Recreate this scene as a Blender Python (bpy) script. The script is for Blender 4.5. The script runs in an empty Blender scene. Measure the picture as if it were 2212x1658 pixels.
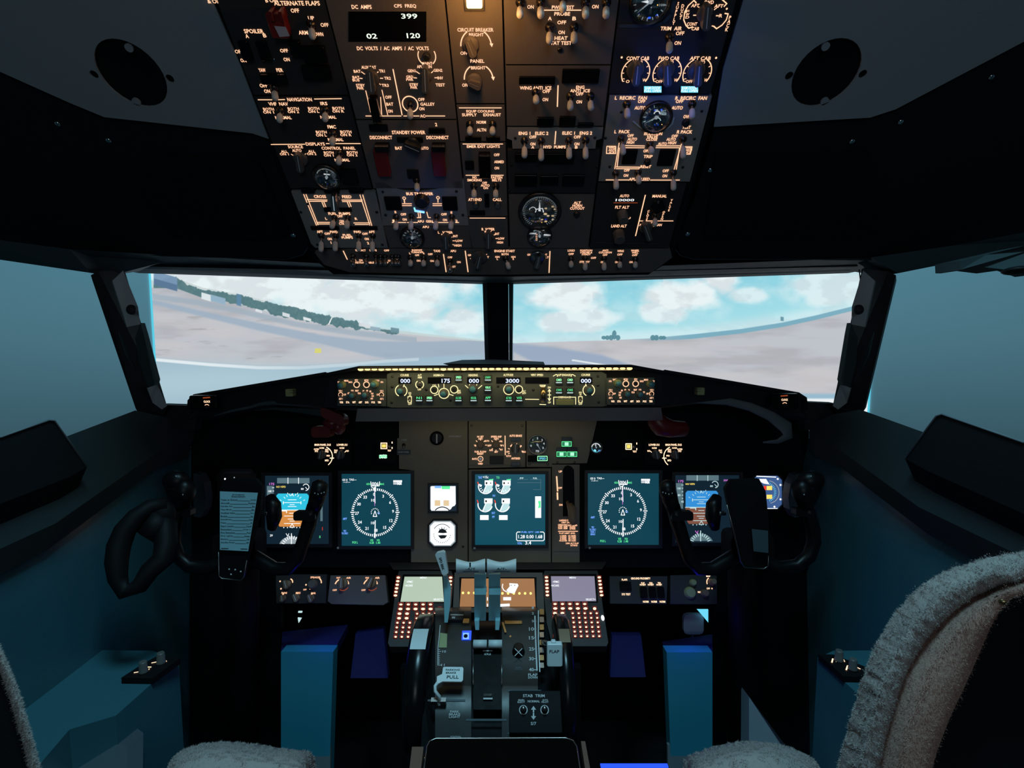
import bpy, math, random
import numpy as np
from mathutils import Vector as V, Matrix
from mathutils.geometry import tessellate_polygon
random.seed(7); rng = np.random.RandomState(5)
C = bpy.context.scene
# ---------------------------------------------------------------- camera
F = 1150.0; ZC = 1.25; CX = 0.047; PITCH = math.radians(5.0)
CAM = V((CX, 0, ZC))
RT = V((1, 0, 0)); FW = V((0, math.cos(PITCH), -math.sin(PITCH))); UP = V((0, math.sin(PITCH), math.cos(PITCH)))
cam = bpy.data.cameras.new('camera'); co = bpy.data.objects.new('camera', cam); C.collection.objects.link(co)
cam.sensor_fit = 'HORIZONTAL'; cam.sensor_width = 36; cam.lens = 36 * F / 2212; cam.clip_start = 0.02; cam.clip_end = 50
co.location = CAM; co.rotation_euler = (math.radians(90) - PITCH, 0, 0)
C.camera = co
# ---------------------------------------------------------------- world, colour, lights
C.view_settings.view_transform = 'Standard'; C.view_settings.look = 'None'
C.view_settings.exposure = 0.0; C.view_settings.gamma = 1; C.view_settings.use_curve_mapping = False
w = bpy.data.worlds.new('world'); C.world = w; w.use_nodes = True
w.node_tree.nodes['Background'].inputs[0].default_value = (0.10, 0.34, 0.42, 1)
w.node_tree.nodes['Background'].inputs[1].default_value = 0.035
def P(px, py, D): return CAM + RT * ((px - 1106) / F * D) + UP * ((829 - py) / F * D) + FW * D
def ray(px, py): return RT * ((px - 1106) / F) + UP * ((829 - py) / F) + FW
def PX(px, py, x): d = ray(px, py); return CAM + d * ((x - CAM.x) / d.x)
def PZ(px, py, z): d = ray(px, py); return CAM + d * ((z - CAM.z) / d.z)
def light(name, typ, loc, col, power, size=0.1, target=None, size_y=None, spot=None):
    l = bpy.data.lights.new(name, typ); l.color = col; l.energy = power
    o = bpy.data.objects.new(name, l); C.collection.objects.link(o); o.location = loc
    if typ == 'AREA':
        l.size = size
        if size_y: l.shape = 'RECTANGLE'; l.size_y = size_y
    else: l.shadow_soft_size = size
    if spot: l.spot_size = math.radians(spot); l.spot_blend = 0.6
    if target is not None: o.rotation_euler = (V(target) - V(loc)).to_track_quat('-Z', 'Y').to_euler()
    return o
# dome lamp in the overhead, led strip on the glareshield, blue footwell leds, fan lights, projector spill, cabin light behind
light('dome_lamp_light', 'POINT', P(1024, 12, .655), (1, .46, .11), .42, .02)
light('led_strip_light', 'AREA', P(1070, 799, 1.075), (1, .78, .35), 0.15, .56, P(1070, 850, 1.12), .006)
light('panel_warm_fill', 'AREA', P(1070, 893, 1.235), (1, .80, .40), 0.045, .42, P(1070, 960, 1.38), .01)  # unseen lamp added to warm the grey main panel
light('footwell_light', 'POINT', P(700, 1350, 1.16), (.03, .02, 1), 0.10, .03)
light('footwell_light', 'POINT', P(1490, 1355, 1.16), (.03, .02, 1), 0.15, .03)
light('bus_light', 'POINT', P(915, 462, .90), (.05, .15, 1), 0.012, .01)
light('ram_door_light', 'POINT', P(1412, 198, .755), (.03, .12, 1), 0.022, .01)
light('ram_door_light', 'POINT', P(1490, 198, .755), (.03, .12, 1), 0.022, .01)
light('projector', 'AREA', (0.05, .2, 2.9), (.35, .80, 1), 42, .5, (0, 4, .9))
light('cabin_light', 'AREA', (0.1, -1.2, 1.55), (.72, .88, 1), 3.4, .6, (0.0, 1.3, 1.2))
light('pedestal_light', 'SPOT', (0.0, .25, 1.85), (.45, .85, 1), .62, .05, P(1060, 1290, 1.12), None, 24)
# ---------------------------------------------------------------- materials
MD = {}
def dif(name, col, rough=.6, metal=0, bump=0, bscale=60, spec=.5, var=0):
    m = bpy.data.materials.new(name); m.use_nodes = True; t = m.node_tree; b = t.nodes['Principled BSDF']
    b.inputs['Base Color'].default_value = (*col, 1); b.inputs['Roughness'].default_value = rough
    b.inputs['Metallic'].default_value = metal; b.inputs['Specular IOR Level'].default_value = spec
    tc = t.nodes.new('ShaderNodeTexCoord'); nz = t.nodes.new('ShaderNodeTexNoise')
    nz.inputs['Scale'].default_value = bscale; nz.inputs['Detail'].default_value = 4
    t.links.new(tc.outputs['Object'], nz.inputs['Vector'])
    if bump:
        bp = t.nodes.new('ShaderNodeBump'); bp.inputs['Strength'].default_value = bump; bp.inputs['Distance'].default_value = .002
        t.links.new(nz.outputs['Fac'], bp.inputs['Height']); t.links.new(bp.outputs['Normal'], b.inputs['Normal'])
    mr = t.nodes.new('ShaderNodeMapRange'); mr.inputs['To Min'].default_value = max(.02, rough - .08); mr.inputs['To Max'].default_value = min(1, rough + .08)
    t.links.new(nz.outputs['Fac'], mr.inputs['Value']); t.links.new(mr.outputs['Result'], b.inputs['Roughness'])
    MD[name] = m; return m
def emi(name, col, s=1.0, base=(0, 0, 0)):
    m = bpy.data.materials.new(name); m.use_nodes = True; b = m.node_tree.nodes['Principled BSDF']
    b.inputs['Base Color'].default_value = (*base, 1); b.inputs['Roughness'].default_value = .35
    b.inputs['Emission Color'].default_value = (*col, 1); b.inputs['Emission Strength'].default_value = s
    MD[name] = m; return m
dif('plate_grey', (.30, .285, .265), .55, bump=.15, bscale=300)
dif('plate_dark', (.030, .028, .028), .6, bump=.15, bscale=300)
dif('plate_mid', (.15, .125, .11), .6, bump=.15, bscale=300)
dif('black', (.005, .005, .006), .6, spec=.15)
dif('black_matte', (.005, .006, .008), .9, bump=.3, bscale=120, spec=.2)
dif('gloss_black', (.004, .004, .005), .25, spec=.25)
dif('liner', (.006, .007, .010), .75, bump=.3, bscale=90, spec=.25)
dif('ceiling_grey', (.27, .31, .335), .75, bump=.15, bscale=160)
dif('header', (.05, .075, .09), .55)
dif('trim_grey', (.13, .16, .18), .6)
dif('pillar_black', (.006, .007, .012), .7)
dif('wall', (.035, .12, .15), .28, bump=.1, bscale=40)
dif('sill', (.030, .048, .052), .75, spec=.3)
dif('knob', (.10, .095, .09), .45)
dif('knob_dark', (.02, .02, .02), .35)
dif('knob_blue_lit', (.07, .27, .36), .35)  # blue light on the knob caps is put into their colour
dif('tip_white', (.75, .72, .68), .35)
dif('metal', (.35, .33, .32), .3, 1)
dif('metal_dark', (.10, .085, .08), .35, 1)
dif('chrome', (.75, .75, .78), .15, 1)
dif('brass', (.45, .32, .16), .3, 1)
dif('red', (.20, .010, .008), .4)
dif('mcp_grey', (.085, .105, .095), .55)
dif('bracket_brown', (.16, .08, .06), .5)
dif('red_dark', (.16, .010, .010), .4)
dif('lever_white', (.62, .70, .72), .45)
dif('lever_teal', (.30, .62, .70), .4)
dif('print', (.55, .58, .60), .7)
dif('ink', (.02, .03, .04), .8)
dif('paper', (.32, .62, .70), .8)
dif('bezel', (.02, .022, .025), .5)
dif('mip_grey', (.24, .215, .165), .6, bump=.1, bscale=200)
dif('arch', (.024, .025, .025), .4, .3)
dif('yoke_black', (.004, .004, .005), .38, spec=.22)
dif('pillar_grey', (.34, .38, .40), .6)
dif('fur', (.40, .345, .325), 1, bump=.8, bscale=180, spec=.1)
dif('fur_brown', (.40, .235, .19), 1, bump=.8, bscale=180, spec=.1)
dif('box_teal_lit', (.022, .20, .28), .7, spec=.2)  # light grey footwell box, the teal light on it put into the colour
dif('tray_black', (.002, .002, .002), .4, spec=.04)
dif('box_blue_lit', (.02, .02, .10), .7, spec=.1)  # blue LED light on the footwell surfaces put into the colour
dif('floor_dark', (.015, .015, .018), .8)
dif('olive', (.30, .34, .16), .5)
dif('lilac', (.50, .48, .55), .7)
dif('screen_blank', (.55, .66, .70), .9, spec=.1)
dif('gauge_face', (.02, .035, .055), .4)
dif('grip_brown', (.24, .17, .11), .5)
emi('leg', (1, .52, .31), 1.5)
emi('leg_hot', (1, .66, .42), 1.9)
emi('key_halo', (1, .06, .01), .12, (.02, .02, .02))  # dim red emission on key bodies stands in for the halo round lit glyphs
emi('leg_dim', (.9, .16, .05), .35)
emi('leg_yel', (1, .85, .42), 1.3)
emi('e_white', (.92, .97, 1), 1.15)
emi('e_dimwhite', (.55, .66, .72), .55)
emi('e_seg', (.86, 1, .80), 1.2)
emi('e_mcpseg', (.62, .72, 1), 1.5)
emi('e_green', (.12, .95, .35), 1.0)
emi('e_greenhot', (.30, 1, .45), 1.6)
emi('e_blue', (.16, .35, 1), 1.5)
emi('e_cyan', (.16, .70, .95), 1.0)
emi('e_cyanhot', (.25, .85, 1), 1.6)
emi('e_bluehot', (.02, .08, 1), 1.4)
emi('e_mag', (.85, .25, .95), .8)
emi('e_nd', (.005, .052, .080), 1)
emi('e_eng', (.004, .070, .108), 1)
emi('e_pfd', (.006, .017, .030), 1)
emi('e_tape', (.10, .17, .20), 1)
emi('e_sky', (.03, .52, .72), 1.05)
emi('e_sky2', (.035, .27, .66), 1.05)
emi('e_gnd', (.66, .26, .06), 1.05)
emi('e_gnd2', (.22, .085, .055), 1)
emi('e_cdu1', (.46, .58, .46), 1)
emi('e_cdu2', (.24, .225, .32), 1)
emi('e_orange', (.36, .17, .065), 1)
emi('e_yeldot', (1, .72, .18), 1.8)
emi('e_yellow', (1, .75, .15), 1.1)
emi('e_tan', (.8, .6, .35), 1.0)
emi('e_pale', (.55, .78, .80), 1.0)
emi('e_led', (1, .62, .20), 2.6)
emi('e_lamp', (1, .62, .20), 9)
emi('e_instr', (.05, .11, .28), 1)
emi('e_bluegreen', (.02, .20, .10), 1)
emi('e_red', (1, .05, .02), 1)
# lens: thin clear cover, reflects by Fresnel
m = bpy.data.materials.new('lens'); m.use_nodes = True; t = m.node_tree; t.nodes.clear()
o_ = t.nodes.new('ShaderNodeOutputMaterial'); mx = t.nodes.new('ShaderNodeMixShader'); tr = t.nodes.new('ShaderNodeBsdfTransparent')
gl = t.nodes.new('ShaderNodeBsdfGlossy'); gl.inputs['Roughness'].default_value = .08; fr = t.nodes.new('ShaderNodeLayerWeight'); fr.inputs['Blend'].default_value = .35
mp = t.nodes.new('ShaderNodeMath'); mp.operation = 'MULTIPLY_ADD'; mp.inputs[1].default_value = .6; mp.inputs[2].default_value = .10
t.links.new(fr.outputs['Facing'], mp.inputs[0]); t.links.new(mp.outputs[0], mx.inputs[0])
t.links.new(tr.outputs[0], mx.inputs[1]); t.links.new(gl.outputs[0], mx.inputs[2]); t.links.new(mx.outputs[0], o_.inputs[0]); MD['lens'] = m
# ---------------------------------------------------------------- objects
WL = {}
def thing(name, label, cat, loc, group=None):
    o = bpy.data.objects.new(name, None); C.collection.objects.link(o); o.empty_display_size = .02
    o.location = loc; o['label'] = label; o['category'] = cat
    if group: o['group'] = group
    WL[o] = V(loc); return o
def tag(o, label, cat, group=None):
    o['label'] = label; o['category'] = cat
    if group: o['group'] = group
    return o
FC = {}
def glyphs(s):
    if s in FC: return FC[s]
    cu = bpy.data.curves.new('t', 'FONT'); cu.body = s; cu.size = 1; cu.resolution_u = 2; cu.offset = .018
    o = bpy.data.objects.new('t', cu); C.collection.objects.link(o)
    dg = bpy.context.evaluated_depsgraph_get(); me = bpy.data.meshes.new_from_object(o.evaluated_get(dg))
    vs = [(v.co.x, v.co.y) for v in me.vertices]; fs = [tuple(p.vertices) for p in me.polygons]
    bpy.data.objects.remove(o); bpy.data.curves.remove(cu); bpy.data.meshes.remove(me)
    x0 = min(v[0] for v in vs); x1 = max(v[0] for v in vs); y0 = min(v[1] for v in vs); y1 = max(v[1] for v in vs)
    sx = max(x1 - x0, 1e-3); sy = max(y1 - y0, 1e-3)
    FC[s] = ([((x - x0) / sx - .5, (y - y0) / sy - .5) for x, y in vs], fs, sx / sy); return FC[s]
class MB:
    def __init__(s, mat='black'): s.v = []; s.f = []; s.m = []; s.mat = mat; s.sm = []; s.smooth = False
    def use(s, m): s.mat = m; return s
    def add(s, vs, fs, smooth=None):
        n = len(s.v); s.v += [tuple(v) for v in vs]
        for f in fs: s.f.append(tuple(n + i for i in f)); s.m.append(s.mat); s.sm.append(s.smooth if smooth is None else smooth)
        return s
    def face(s, pts): return s.add(pts, [tuple(range(len(pts)))])
    def prism(s, pts, vec, holes=()):
        """polygon extruded along vec; holes are loops"""
        loops = [list(map(V, pts))] + [list(map(V, h)) for h in holes]; allp = [p for l in loops for p in l]; n = len(allp)
        tri = tessellate_polygon(loops) if holes else [tuple(range(n))]
        vec = V(vec); vs = allp + [p + vec for p in allp]
        fs = [tuple(t) for t in tri] + [tuple(n + i for i in reversed(t)) for t in tri]
        k = 0
        for l in loops:
            m = len(l)
            for i in range(m): a = k + i; b = k + (i + 1) % m; fs.append((a, a + n, b + n, b))
            k += m
        return s.add(vs, fs, False)
    def box(s, c, ax, ay, az, bev=0):
        c = V(c); ax = V(ax); ay = V(ay); az = V(az)
        if not bev:
            vs = [c + ax * i + ay * j + az * k for i in (-1, 1) for j in (-1, 1) for k in (-1, 1)]
            return s.add(vs, [(0, 1, 3, 2), (4, 6, 7, 5), (0, 4, 5, 1), (2, 3, 7, 6), (0, 2, 6, 4), (1, 5, 7, 3)], False)
        # rounded footprint and chamfered top (az side)
        lx, ly, lz = ax.length, ay.length, az.length; b = min(bev, lx * .9, ly * .9); ux, uy, uz = ax / lx, ay / ly, az / lz
        def loop(ins, z):
            out = []
            for sx, sy, a0 in ((1, 1, 0), (-1, 1, 90), (-1, -1, 180), (1, -1, 270)):
                for q in range(3):
                    a = math.radians(a0 + q * 45)
                    out.append(c + ux * (sx * (lx - b) + (b - ins) * math.cos(a)) + uy * (sy * (ly - b) + (b - ins) * math.sin(a)) + uz * z)
            return out
        L = [loop(0, -lz), loop(0, lz - b * .5), loop(b * .5, lz)]; vs = L[0] + L[1] + L[2]; fs = [tuple(reversed(range(12)))]
        for r in (0, 12):
            for i in range(12): j = (i + 1) % 12; fs.append((r + i, r + j, r + 12 + j, r + 12 + i))
        fs.append(tuple(range(24, 36))); return s.add(vs, fs, False)
    def tube(s, pts, rad, seg=12, flat=1.0, ref=None, cap=True):
        pts = [V(p) for p in pts]; n = len(pts); rad = rad if isinstance(rad, (list, tuple)) else [rad] * n
        vs = []; fs = []; prev = None
        for i, p in enumerate(pts):
            t = (pts[min(i + 1, n - 1)] - pts[max(i - 1, 0)]).normalized()
            if prev is None:
                r = V(ref) if ref else V((0, 0, 1)) if abs(t.z) < .9 else V((1, 0, 0))
            else: r = prev
            a = (r - t * r.dot(t)).normalized(); b = t.cross(a); prev = a
            for k in range(seg): an = 2 * math.pi * k / seg; vs.append(p + a * (rad[i] * math.cos(an)) + b * (rad[i] * flat * math.sin(an)))
        for i in range(n - 1):
            for k in range(seg): j = (k + 1) % seg; fs.append((i * seg + k, i * seg + j, (i + 1) * seg + j, (i + 1) * seg + k))
        if cap: fs.append(tuple(reversed(range(seg)))); fs.append(tuple((n - 1) * seg + k for k in range(seg)))
        return s.add(vs, fs, True)
    def lathe(s, o, ex, ey, nz, prof, seg=24, smooth=True):
        o = V(o); vs = []; fs = []; n = len(prof)
        for r, z in prof:
            for k in range(seg): a = 2 * math.pi * k / seg; vs.append(o + ex * (r * math.cos(a)) + ey * (r * math.sin(a)) + nz * z)
        for i in range(n - 1):
            for k in range(seg): j = (k + 1) % seg; fs.append((i * seg + k, i * seg + j, (i + 1) * seg + j, (i + 1) * seg + k))
        if prof[0][0] > 1e-6: fs.append(tuple(reversed(range(seg))))
        if prof[-1][0] > 1e-6: fs.append(tuple((n - 1) * seg + k for k in range(seg)))
        return s.add(vs, fs, smooth)
    def blob(s, c, ax, ay, az, seg=16, rings=9, pw=1.0):
        c = V(c); vs = []; fs = []
        for i in range(rings + 1):
            th = math.pi * i / rings
            for k in range(seg):
                ph = 2 * math.pi * k / seg; x, y, z = math.sin(th) * math.cos(ph), math.sin(th) * math.sin(ph), math.cos(th)
                x, y, z = [math.copysign(abs(q) ** pw, q) for q in (x, y, z)]
                vs.append(c + V(ax) * x + V(ay) * y + V(az) * z)
        for i in range(rings):
            for k in range(seg): j = (k + 1) % seg; fs.append((i * seg + k, i * seg + j, (i + 1) * seg + j, (i + 1) * seg + k))
        return s.add(vs, fs, True)
    def loft(s, curves, closed=False, smooth=True):
        m = len(curves[0]); vs = [p for c in curves for p in c]; fs = []
        n = len(curves)
        for i in range(n if closed else n - 1):
            for k in range(m - 1): j = (i + 1) % n; fs.append((i * m + k, i * m + k + 1, j * m + k + 1, j * m + k))
        return s.add(vs, fs, smooth)
    def build(s, name, parent=None, kind=None):
        if not s.v: return None
        c = sum((V(v) for v in s.v), V()) / len(s.v)
        me = bpy.data.meshes.new(name); me.from_pydata([V(v) - c for v in s.v], [], s.f)
        ms = []
        for m in s.m:
            if m not in ms: ms.append(m)
        for m in ms: me.materials.append(MD[m])
        ix = {m: i for i, m in enumerate(ms)}
        me.polygons.foreach_set('material_index', [ix[m] for m in s.m]); me.polygons.foreach_set('use_smooth', s.sm)
        me.validate(); me.update()
        o = bpy.data.objects.new(name, me); C.collection.objects.link(o)
        if parent is not None: o.parent = parent; o.location = c - WL[parent]
        else: o.location = c
        WL[o] = c
        if kind: o['kind'] = kind
        return o
# ---------------------------------------------------------------- surfaces that carry instruments
class Pl:
    def __init__(s, a, b=None, pts=None):
        if pts: s.o = V(pts[0]); s.ex = (V(pts[1]) - s.o).normalized(); e = V(pts[2]) - s.o; s.n = s.ex.cross(e).normalized(); s.ey = s.n.cross(s.ex)
        else:
            s.o = P(1106, *a); q = P(1106, *b); s.ex = RT.copy(); s.ey = (s.o - q).normalized(); s.n = s.ex.cross(s.ey)
        if s.n.dot(CAM - s.o) < 0: s.n = -s.n
    def w(s, px, py, h=0.0):
        d = ray(px, py); return CAM + d * ((s.o + s.n * h - CAM).dot(s.n) / d.dot(s.n))
    def sc(s, px, py): return (s.w(px, py) - CAM).dot(FW) / F
    def lift(s, pt, h): return pt + s.n * h
    # printed or lit marks on the surface
    def text(s, mb, cx, cy, h, txt, wd=None, z=.0007, mat=None):
        if mat: mb.use(mat)
        lines = txt.split('|'); n = len(lines)
        for i, l in enumerate(lines):
            y = cy + (i - (n - 1) / 2) * h * 1.12
            vs, fs, asp = glyphs(l); o = s.w(cx, y, z); hh = (s.w(cx, y - h / 2, z) - s.w(cx, y + h / 2, z)).length
            k = s.sc(cx, y)
            ww = (wd * (len(l) / max(len(q) for q in lines) if n > 1 else 1)) * k if wd else asp * hh
            mb.add([o + s.ex * (x * ww) + s.ey * (yy * hh) for x, yy in vs], fs, False)
    def line(s, mb, pts, th=1.5, z=.0007, mat=None, closed=False):
        if mat: mb.use(mat)
        if closed: pts = list(pts) + [pts[0]]
        for (x0, y0), (x1, y1) in zip(pts[:-1], pts[1:]):
            a = s.w(x0, y0, z); b = s.w(x1, y1, z); d = (b - a)
            if d.length < 1e-6: continue
            d.normalize(); q = s.n.cross(d) * (th / 2 * s.sc(x0, y0)); e = d * (th / 2 * s.sc(x0, y0)) * .6
            mb.add([a - e - q, b + e - q, b + e + q, a - e + q], [(0, 1, 2, 3)], False)
    def arc(s, mb, cx, cy, r, a0, a1, th=1.5, z=.0007, mat=None, n=None):
        if mat: mb.use(mat)
        o = s.w(cx, cy, z); k = s.sc(cx, cy); n = n or max(6, int(abs(a1 - a0) / 12)); vs = []
        for i in range(n + 1):
            a = math.radians(a0 + (a1 - a0) * i / n); d = s.ex * math.cos(a) + s.ey * math.sin(a)
            vs += [o + d * ((r - th / 2) * k), o + d * ((r + th / 2) * k)]
        mb.add(vs, [(2 * i, 2 * i + 1, 2 * i + 3, 2 * i + 2) for i in range(n)], False)
    def ticks(s, mb, cx, cy, r0, r1, a0, a1, n, th=1, z=.0007, mat=None):
        if mat: mb.use(mat)
        o = s.w(cx, cy, z); k = s.sc(cx, cy)
        for i in range(n):
            a = math.radians(a0 + (a1 - a0) * i / max(1, n - 1)); d = s.ex * math.cos(a) + s.ey * math.sin(a); q = s.n.cross(d) * (th / 2 * k)
            mb.add([o + d * (r0 * k) - q, o + d * (r1 * k) - q, o + d * (r1 * k) + q, o + d * (r0 * k) + q], [(0, 1, 2, 3)], False)
    def poly(s, mb, pts, z=.0005, mat=None):
        if mat: mb.use(mat)
        mb.add([s.w(x, y, z) for x, y in pts], [tuple(range(len(pts)))], False)
    def rect(s, mb, x0, y0, x1, y1, z=.0005, mat=None): s.poly(mb, [(x0, y0), (x1, y0), (x1, y1), (x0, y1)], z, mat)
    def dot(s, mb, cx, cy, r, z=.0007, mat=None, asp=1):
        if mat: mb.use(mat)
        o = s.w(cx, cy, z); k = s.sc(cx, cy)
        mb.add([o + s.ex * (r * k * math.cos(i * .5236)) + s.ey * (r * asp * k * math.sin(i * .5236)) for i in range(12)], [tuple(range(12))], False)
    def plate(s, mb, pts, t=.006, h=0.0, mat=None, holes=()):
        if mat: mb.use(mat)
        mb.prism([s.w(x, y, h) for x, y in pts], -s.n * t, [[s.w(x, y, h) for x, y in q] for q in holes])
    def block(s, mb, x0, y0, x1, y1, h, mat=None, bev=0, h0=0):
        """raised block whose foot covers the given pixel box"""
        if mat: mb.use(mat)
        a = s.w(x0, (y0 + y1) / 2, h0); b = s.w(x1, (y0 + y1) / 2, h0); cxp = (x0 + x1) / 2
        u = s.w(cxp, y0, h0); d = s.w(cxp, y1, h0); c = (u + d) / 2
        mb.box(c + s.n * ((h - h0) / 2), s.ex * ((b - a).length / 2), s.ey * ((u - d).length / 2), s.n * ((h - h0) / 2), bev)
# ---------------------------------------------------------------- controls
def toggle(root, pl, bx, by, tx, ty, h=.021, tip='tip_white', r=1.0, base='metal_dark'):
    k = pl.sc(bx, by); a = pl.w(bx, by, 0); b = pl.w(tx, ty, h); d = (b - a); L = d.length; d.normalize()
    m = MB(base); m.lathe(a, pl.ex, pl.ey, pl.n, [(.0062 * r, 0), (.0062 * r, .0022), (.0040 * r, .0030), (.0040 * r, .0045)], 12)
    m.use('metal'); e = (pl.ex - d * pl.ex.dot(d)).normalized(); g = d.cross(e)
    m.lathe(a, e, g, d, [(.0017 * r, 0), (.0022 * r, L * .6)], 10)
    o = m.build('toggle_switch', root)
    m = MB(tip); R = .0048 * r; l0 = L * .46; l1 = L + .004
    m.lathe(a, e, g, d, [(R * .55, l0), (R * .88, l0 + (l1 - l0) * .12), (R, l0 + (l1 - l0) * .45), (R, l1 - R * .8), (R * .75, l1 - R * .25), (R * .35, l1), (0, l1)], 12)
    m.build('switch_tip', o); return o
def knob(root, pl, p0, p1, rs=14, h=.015, mat='knob', name='rotary_knob', line='print', wd=.0055, lw=1.6):
    """bar knob: round skirt and raised grip with a pointer line from p0 to p1"""
    a = pl.w(*p0, h); b = pl.w(*p1, h); k = pl.sc(*p0); c = (pl.w(*p0, 0) + pl.w(*p1, 0)) / 2
    c = (a + b) / 2 - pl.n * h; d = (b - a).normalized(); q = pl.n.cross(d); L = (b - a).length
    m = MB(mat); R = rs * k
    m.lathe(c, pl.ex, pl.ey, pl.n, [(R, 0), (R, .003), (R * .92, .0045), (R * .80, .006)], 24)
    z = -pl.n * (h - .004); ins = [a - q * wd * .7, a - d * .002, a + q * wd * .7, b + q * wd, b + d * .003 + q * wd * .5, b + d * .003 - q * wd * .5, b - q * wd]
    m.prism(ins, z)
    o = m.build(name, root)
    m = MB(line); t = lw * k / 2; m.add([a - q * t + pl.n * .0004, b - q * t + pl.n * .0004, b + q * t + pl.n * .0004, a + q * t + pl.n * .0004], [(0, 1, 2, 3)])
    e = b + pl.n * .0004; m.add([e - q * t, e + d * .0035 - pl.n * .004 - q * t, e + d * .0035 - pl.n * .004 + q * t, e + q * t], [(0, 1, 2, 3)])
    m.build('pointer_line', o); return o
def rknob(root, pl, cx, cy, r, h=.012, mat='knob', cap=None, name='rotary_knob', flutes=0):
    k = pl.sc(cx, cy); R = r * k; o = pl.w(cx, cy, 0); m = MB(mat)
    m.lathe(o, pl.ex, pl.ey, pl.n, [(R * 1.05, 0), (R * 1.05, h * .15), (R * .92, h * .25), (R * .86, h * .9), (R * .74, h), (R * .70, h)], 20)
    ob = m.build(name, root)
    if cap:
        m = MB(cap); m.lathe(o, pl.ex, pl.ey, pl.n, [(R * .70, h), (R * .66, h * 1.18), (R * .5, h * 1.3), (0, h * 1.3)], 16); m.build('knob_cap', ob)
    return ob
def gauge(root, pl, cx, cy, r, marks=None, bez='metal_dark', face='gauge_face', needle=60, name='gauge', nmat='e_dimwhite', dome=.006):
    k = pl.sc(cx, cy); R = r * k; o = pl.w(cx, cy, 0); m = MB(bez)
    m.lathe(o, pl.ex, pl.ey, pl.n, [(R, 0), (R, .004), (R * .97, .0062), (R * .90, .0062), (R * .88, .0030), (R * .88, .0008)], 36)
    g = m.build(name, root)
    m = MB(face); m.lathe(o, pl.ex, pl.ey, pl.n, [(R * .88, .0004), (0, .0012)][:1] + [(R * .88, .0012), (0.0, .0012)], 30, False)
    if marks: marks(m)
    m.build('dial_face', g)
    if needle is not None:
        m = MB(nmat); a = math.radians(needle); d = pl.ex * math.cos(a) + pl.ey * math.sin(a); q = pl.n.cross(d); t = R * .05
        m.prism([o - q * t + pl.n * .003 - d * R * .15, o + d * R * .72 + pl.n * .003, o + q * t + pl.n * .003 - d * R * .15], -pl.n * .0006)
        m.lathe(o, pl.ex, pl.ey, pl.n, [(R * .1, .001), (R * .1, .0036)], 10); m.build('needle', g)
    m = MB('lens'); m.lathe(o, pl.ex, pl.ey, pl.n, [(R * .90, .006), (R * .7, .006 + dome * .5), (R * .4, .006 + dome * .85), (0, .006 + dome)], 30); m.build('lens', g)
    return g
def ind(root, pl, x0, y0, x1, y1, h=.004, mat='gloss_black', txt=None, tm='e_green', name='indicator_light', th=5, bar=None, tw=None, glow=None):
    m = MB(mat); pl.block(m, x0, y0, x1, y1, h, bev=.0012)
    if glow: pl.rect(m, x0 + 2, y0 + 2, x1 - 2, y1 - 2, h + .0003, glow)
    if txt: pl.text(m, (x0 + x1) / 2, y0 + (y1 - y0) * (.36 if bar else .5), th, txt, tw, h + .0006, tm)
    if bar: pl.rect(m, x0 + 2, y1 - 5, x1 - 2, y1 - 3, h + .0006, bar)
    return m.build(name, root)
def screw(root, pl, cx, cy, r=5, mat='metal'):
    k = pl.sc(cx, cy); R = r * k; m = MB(mat); m.lathe(pl.w(cx, cy, 0), pl.ex, pl.ey, pl.n, [(R, 0), (R * .9, R * .35), (R * .5, R * .5), (0.0001, R * .4)], 12)
    return m.build('screw', root)
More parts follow.
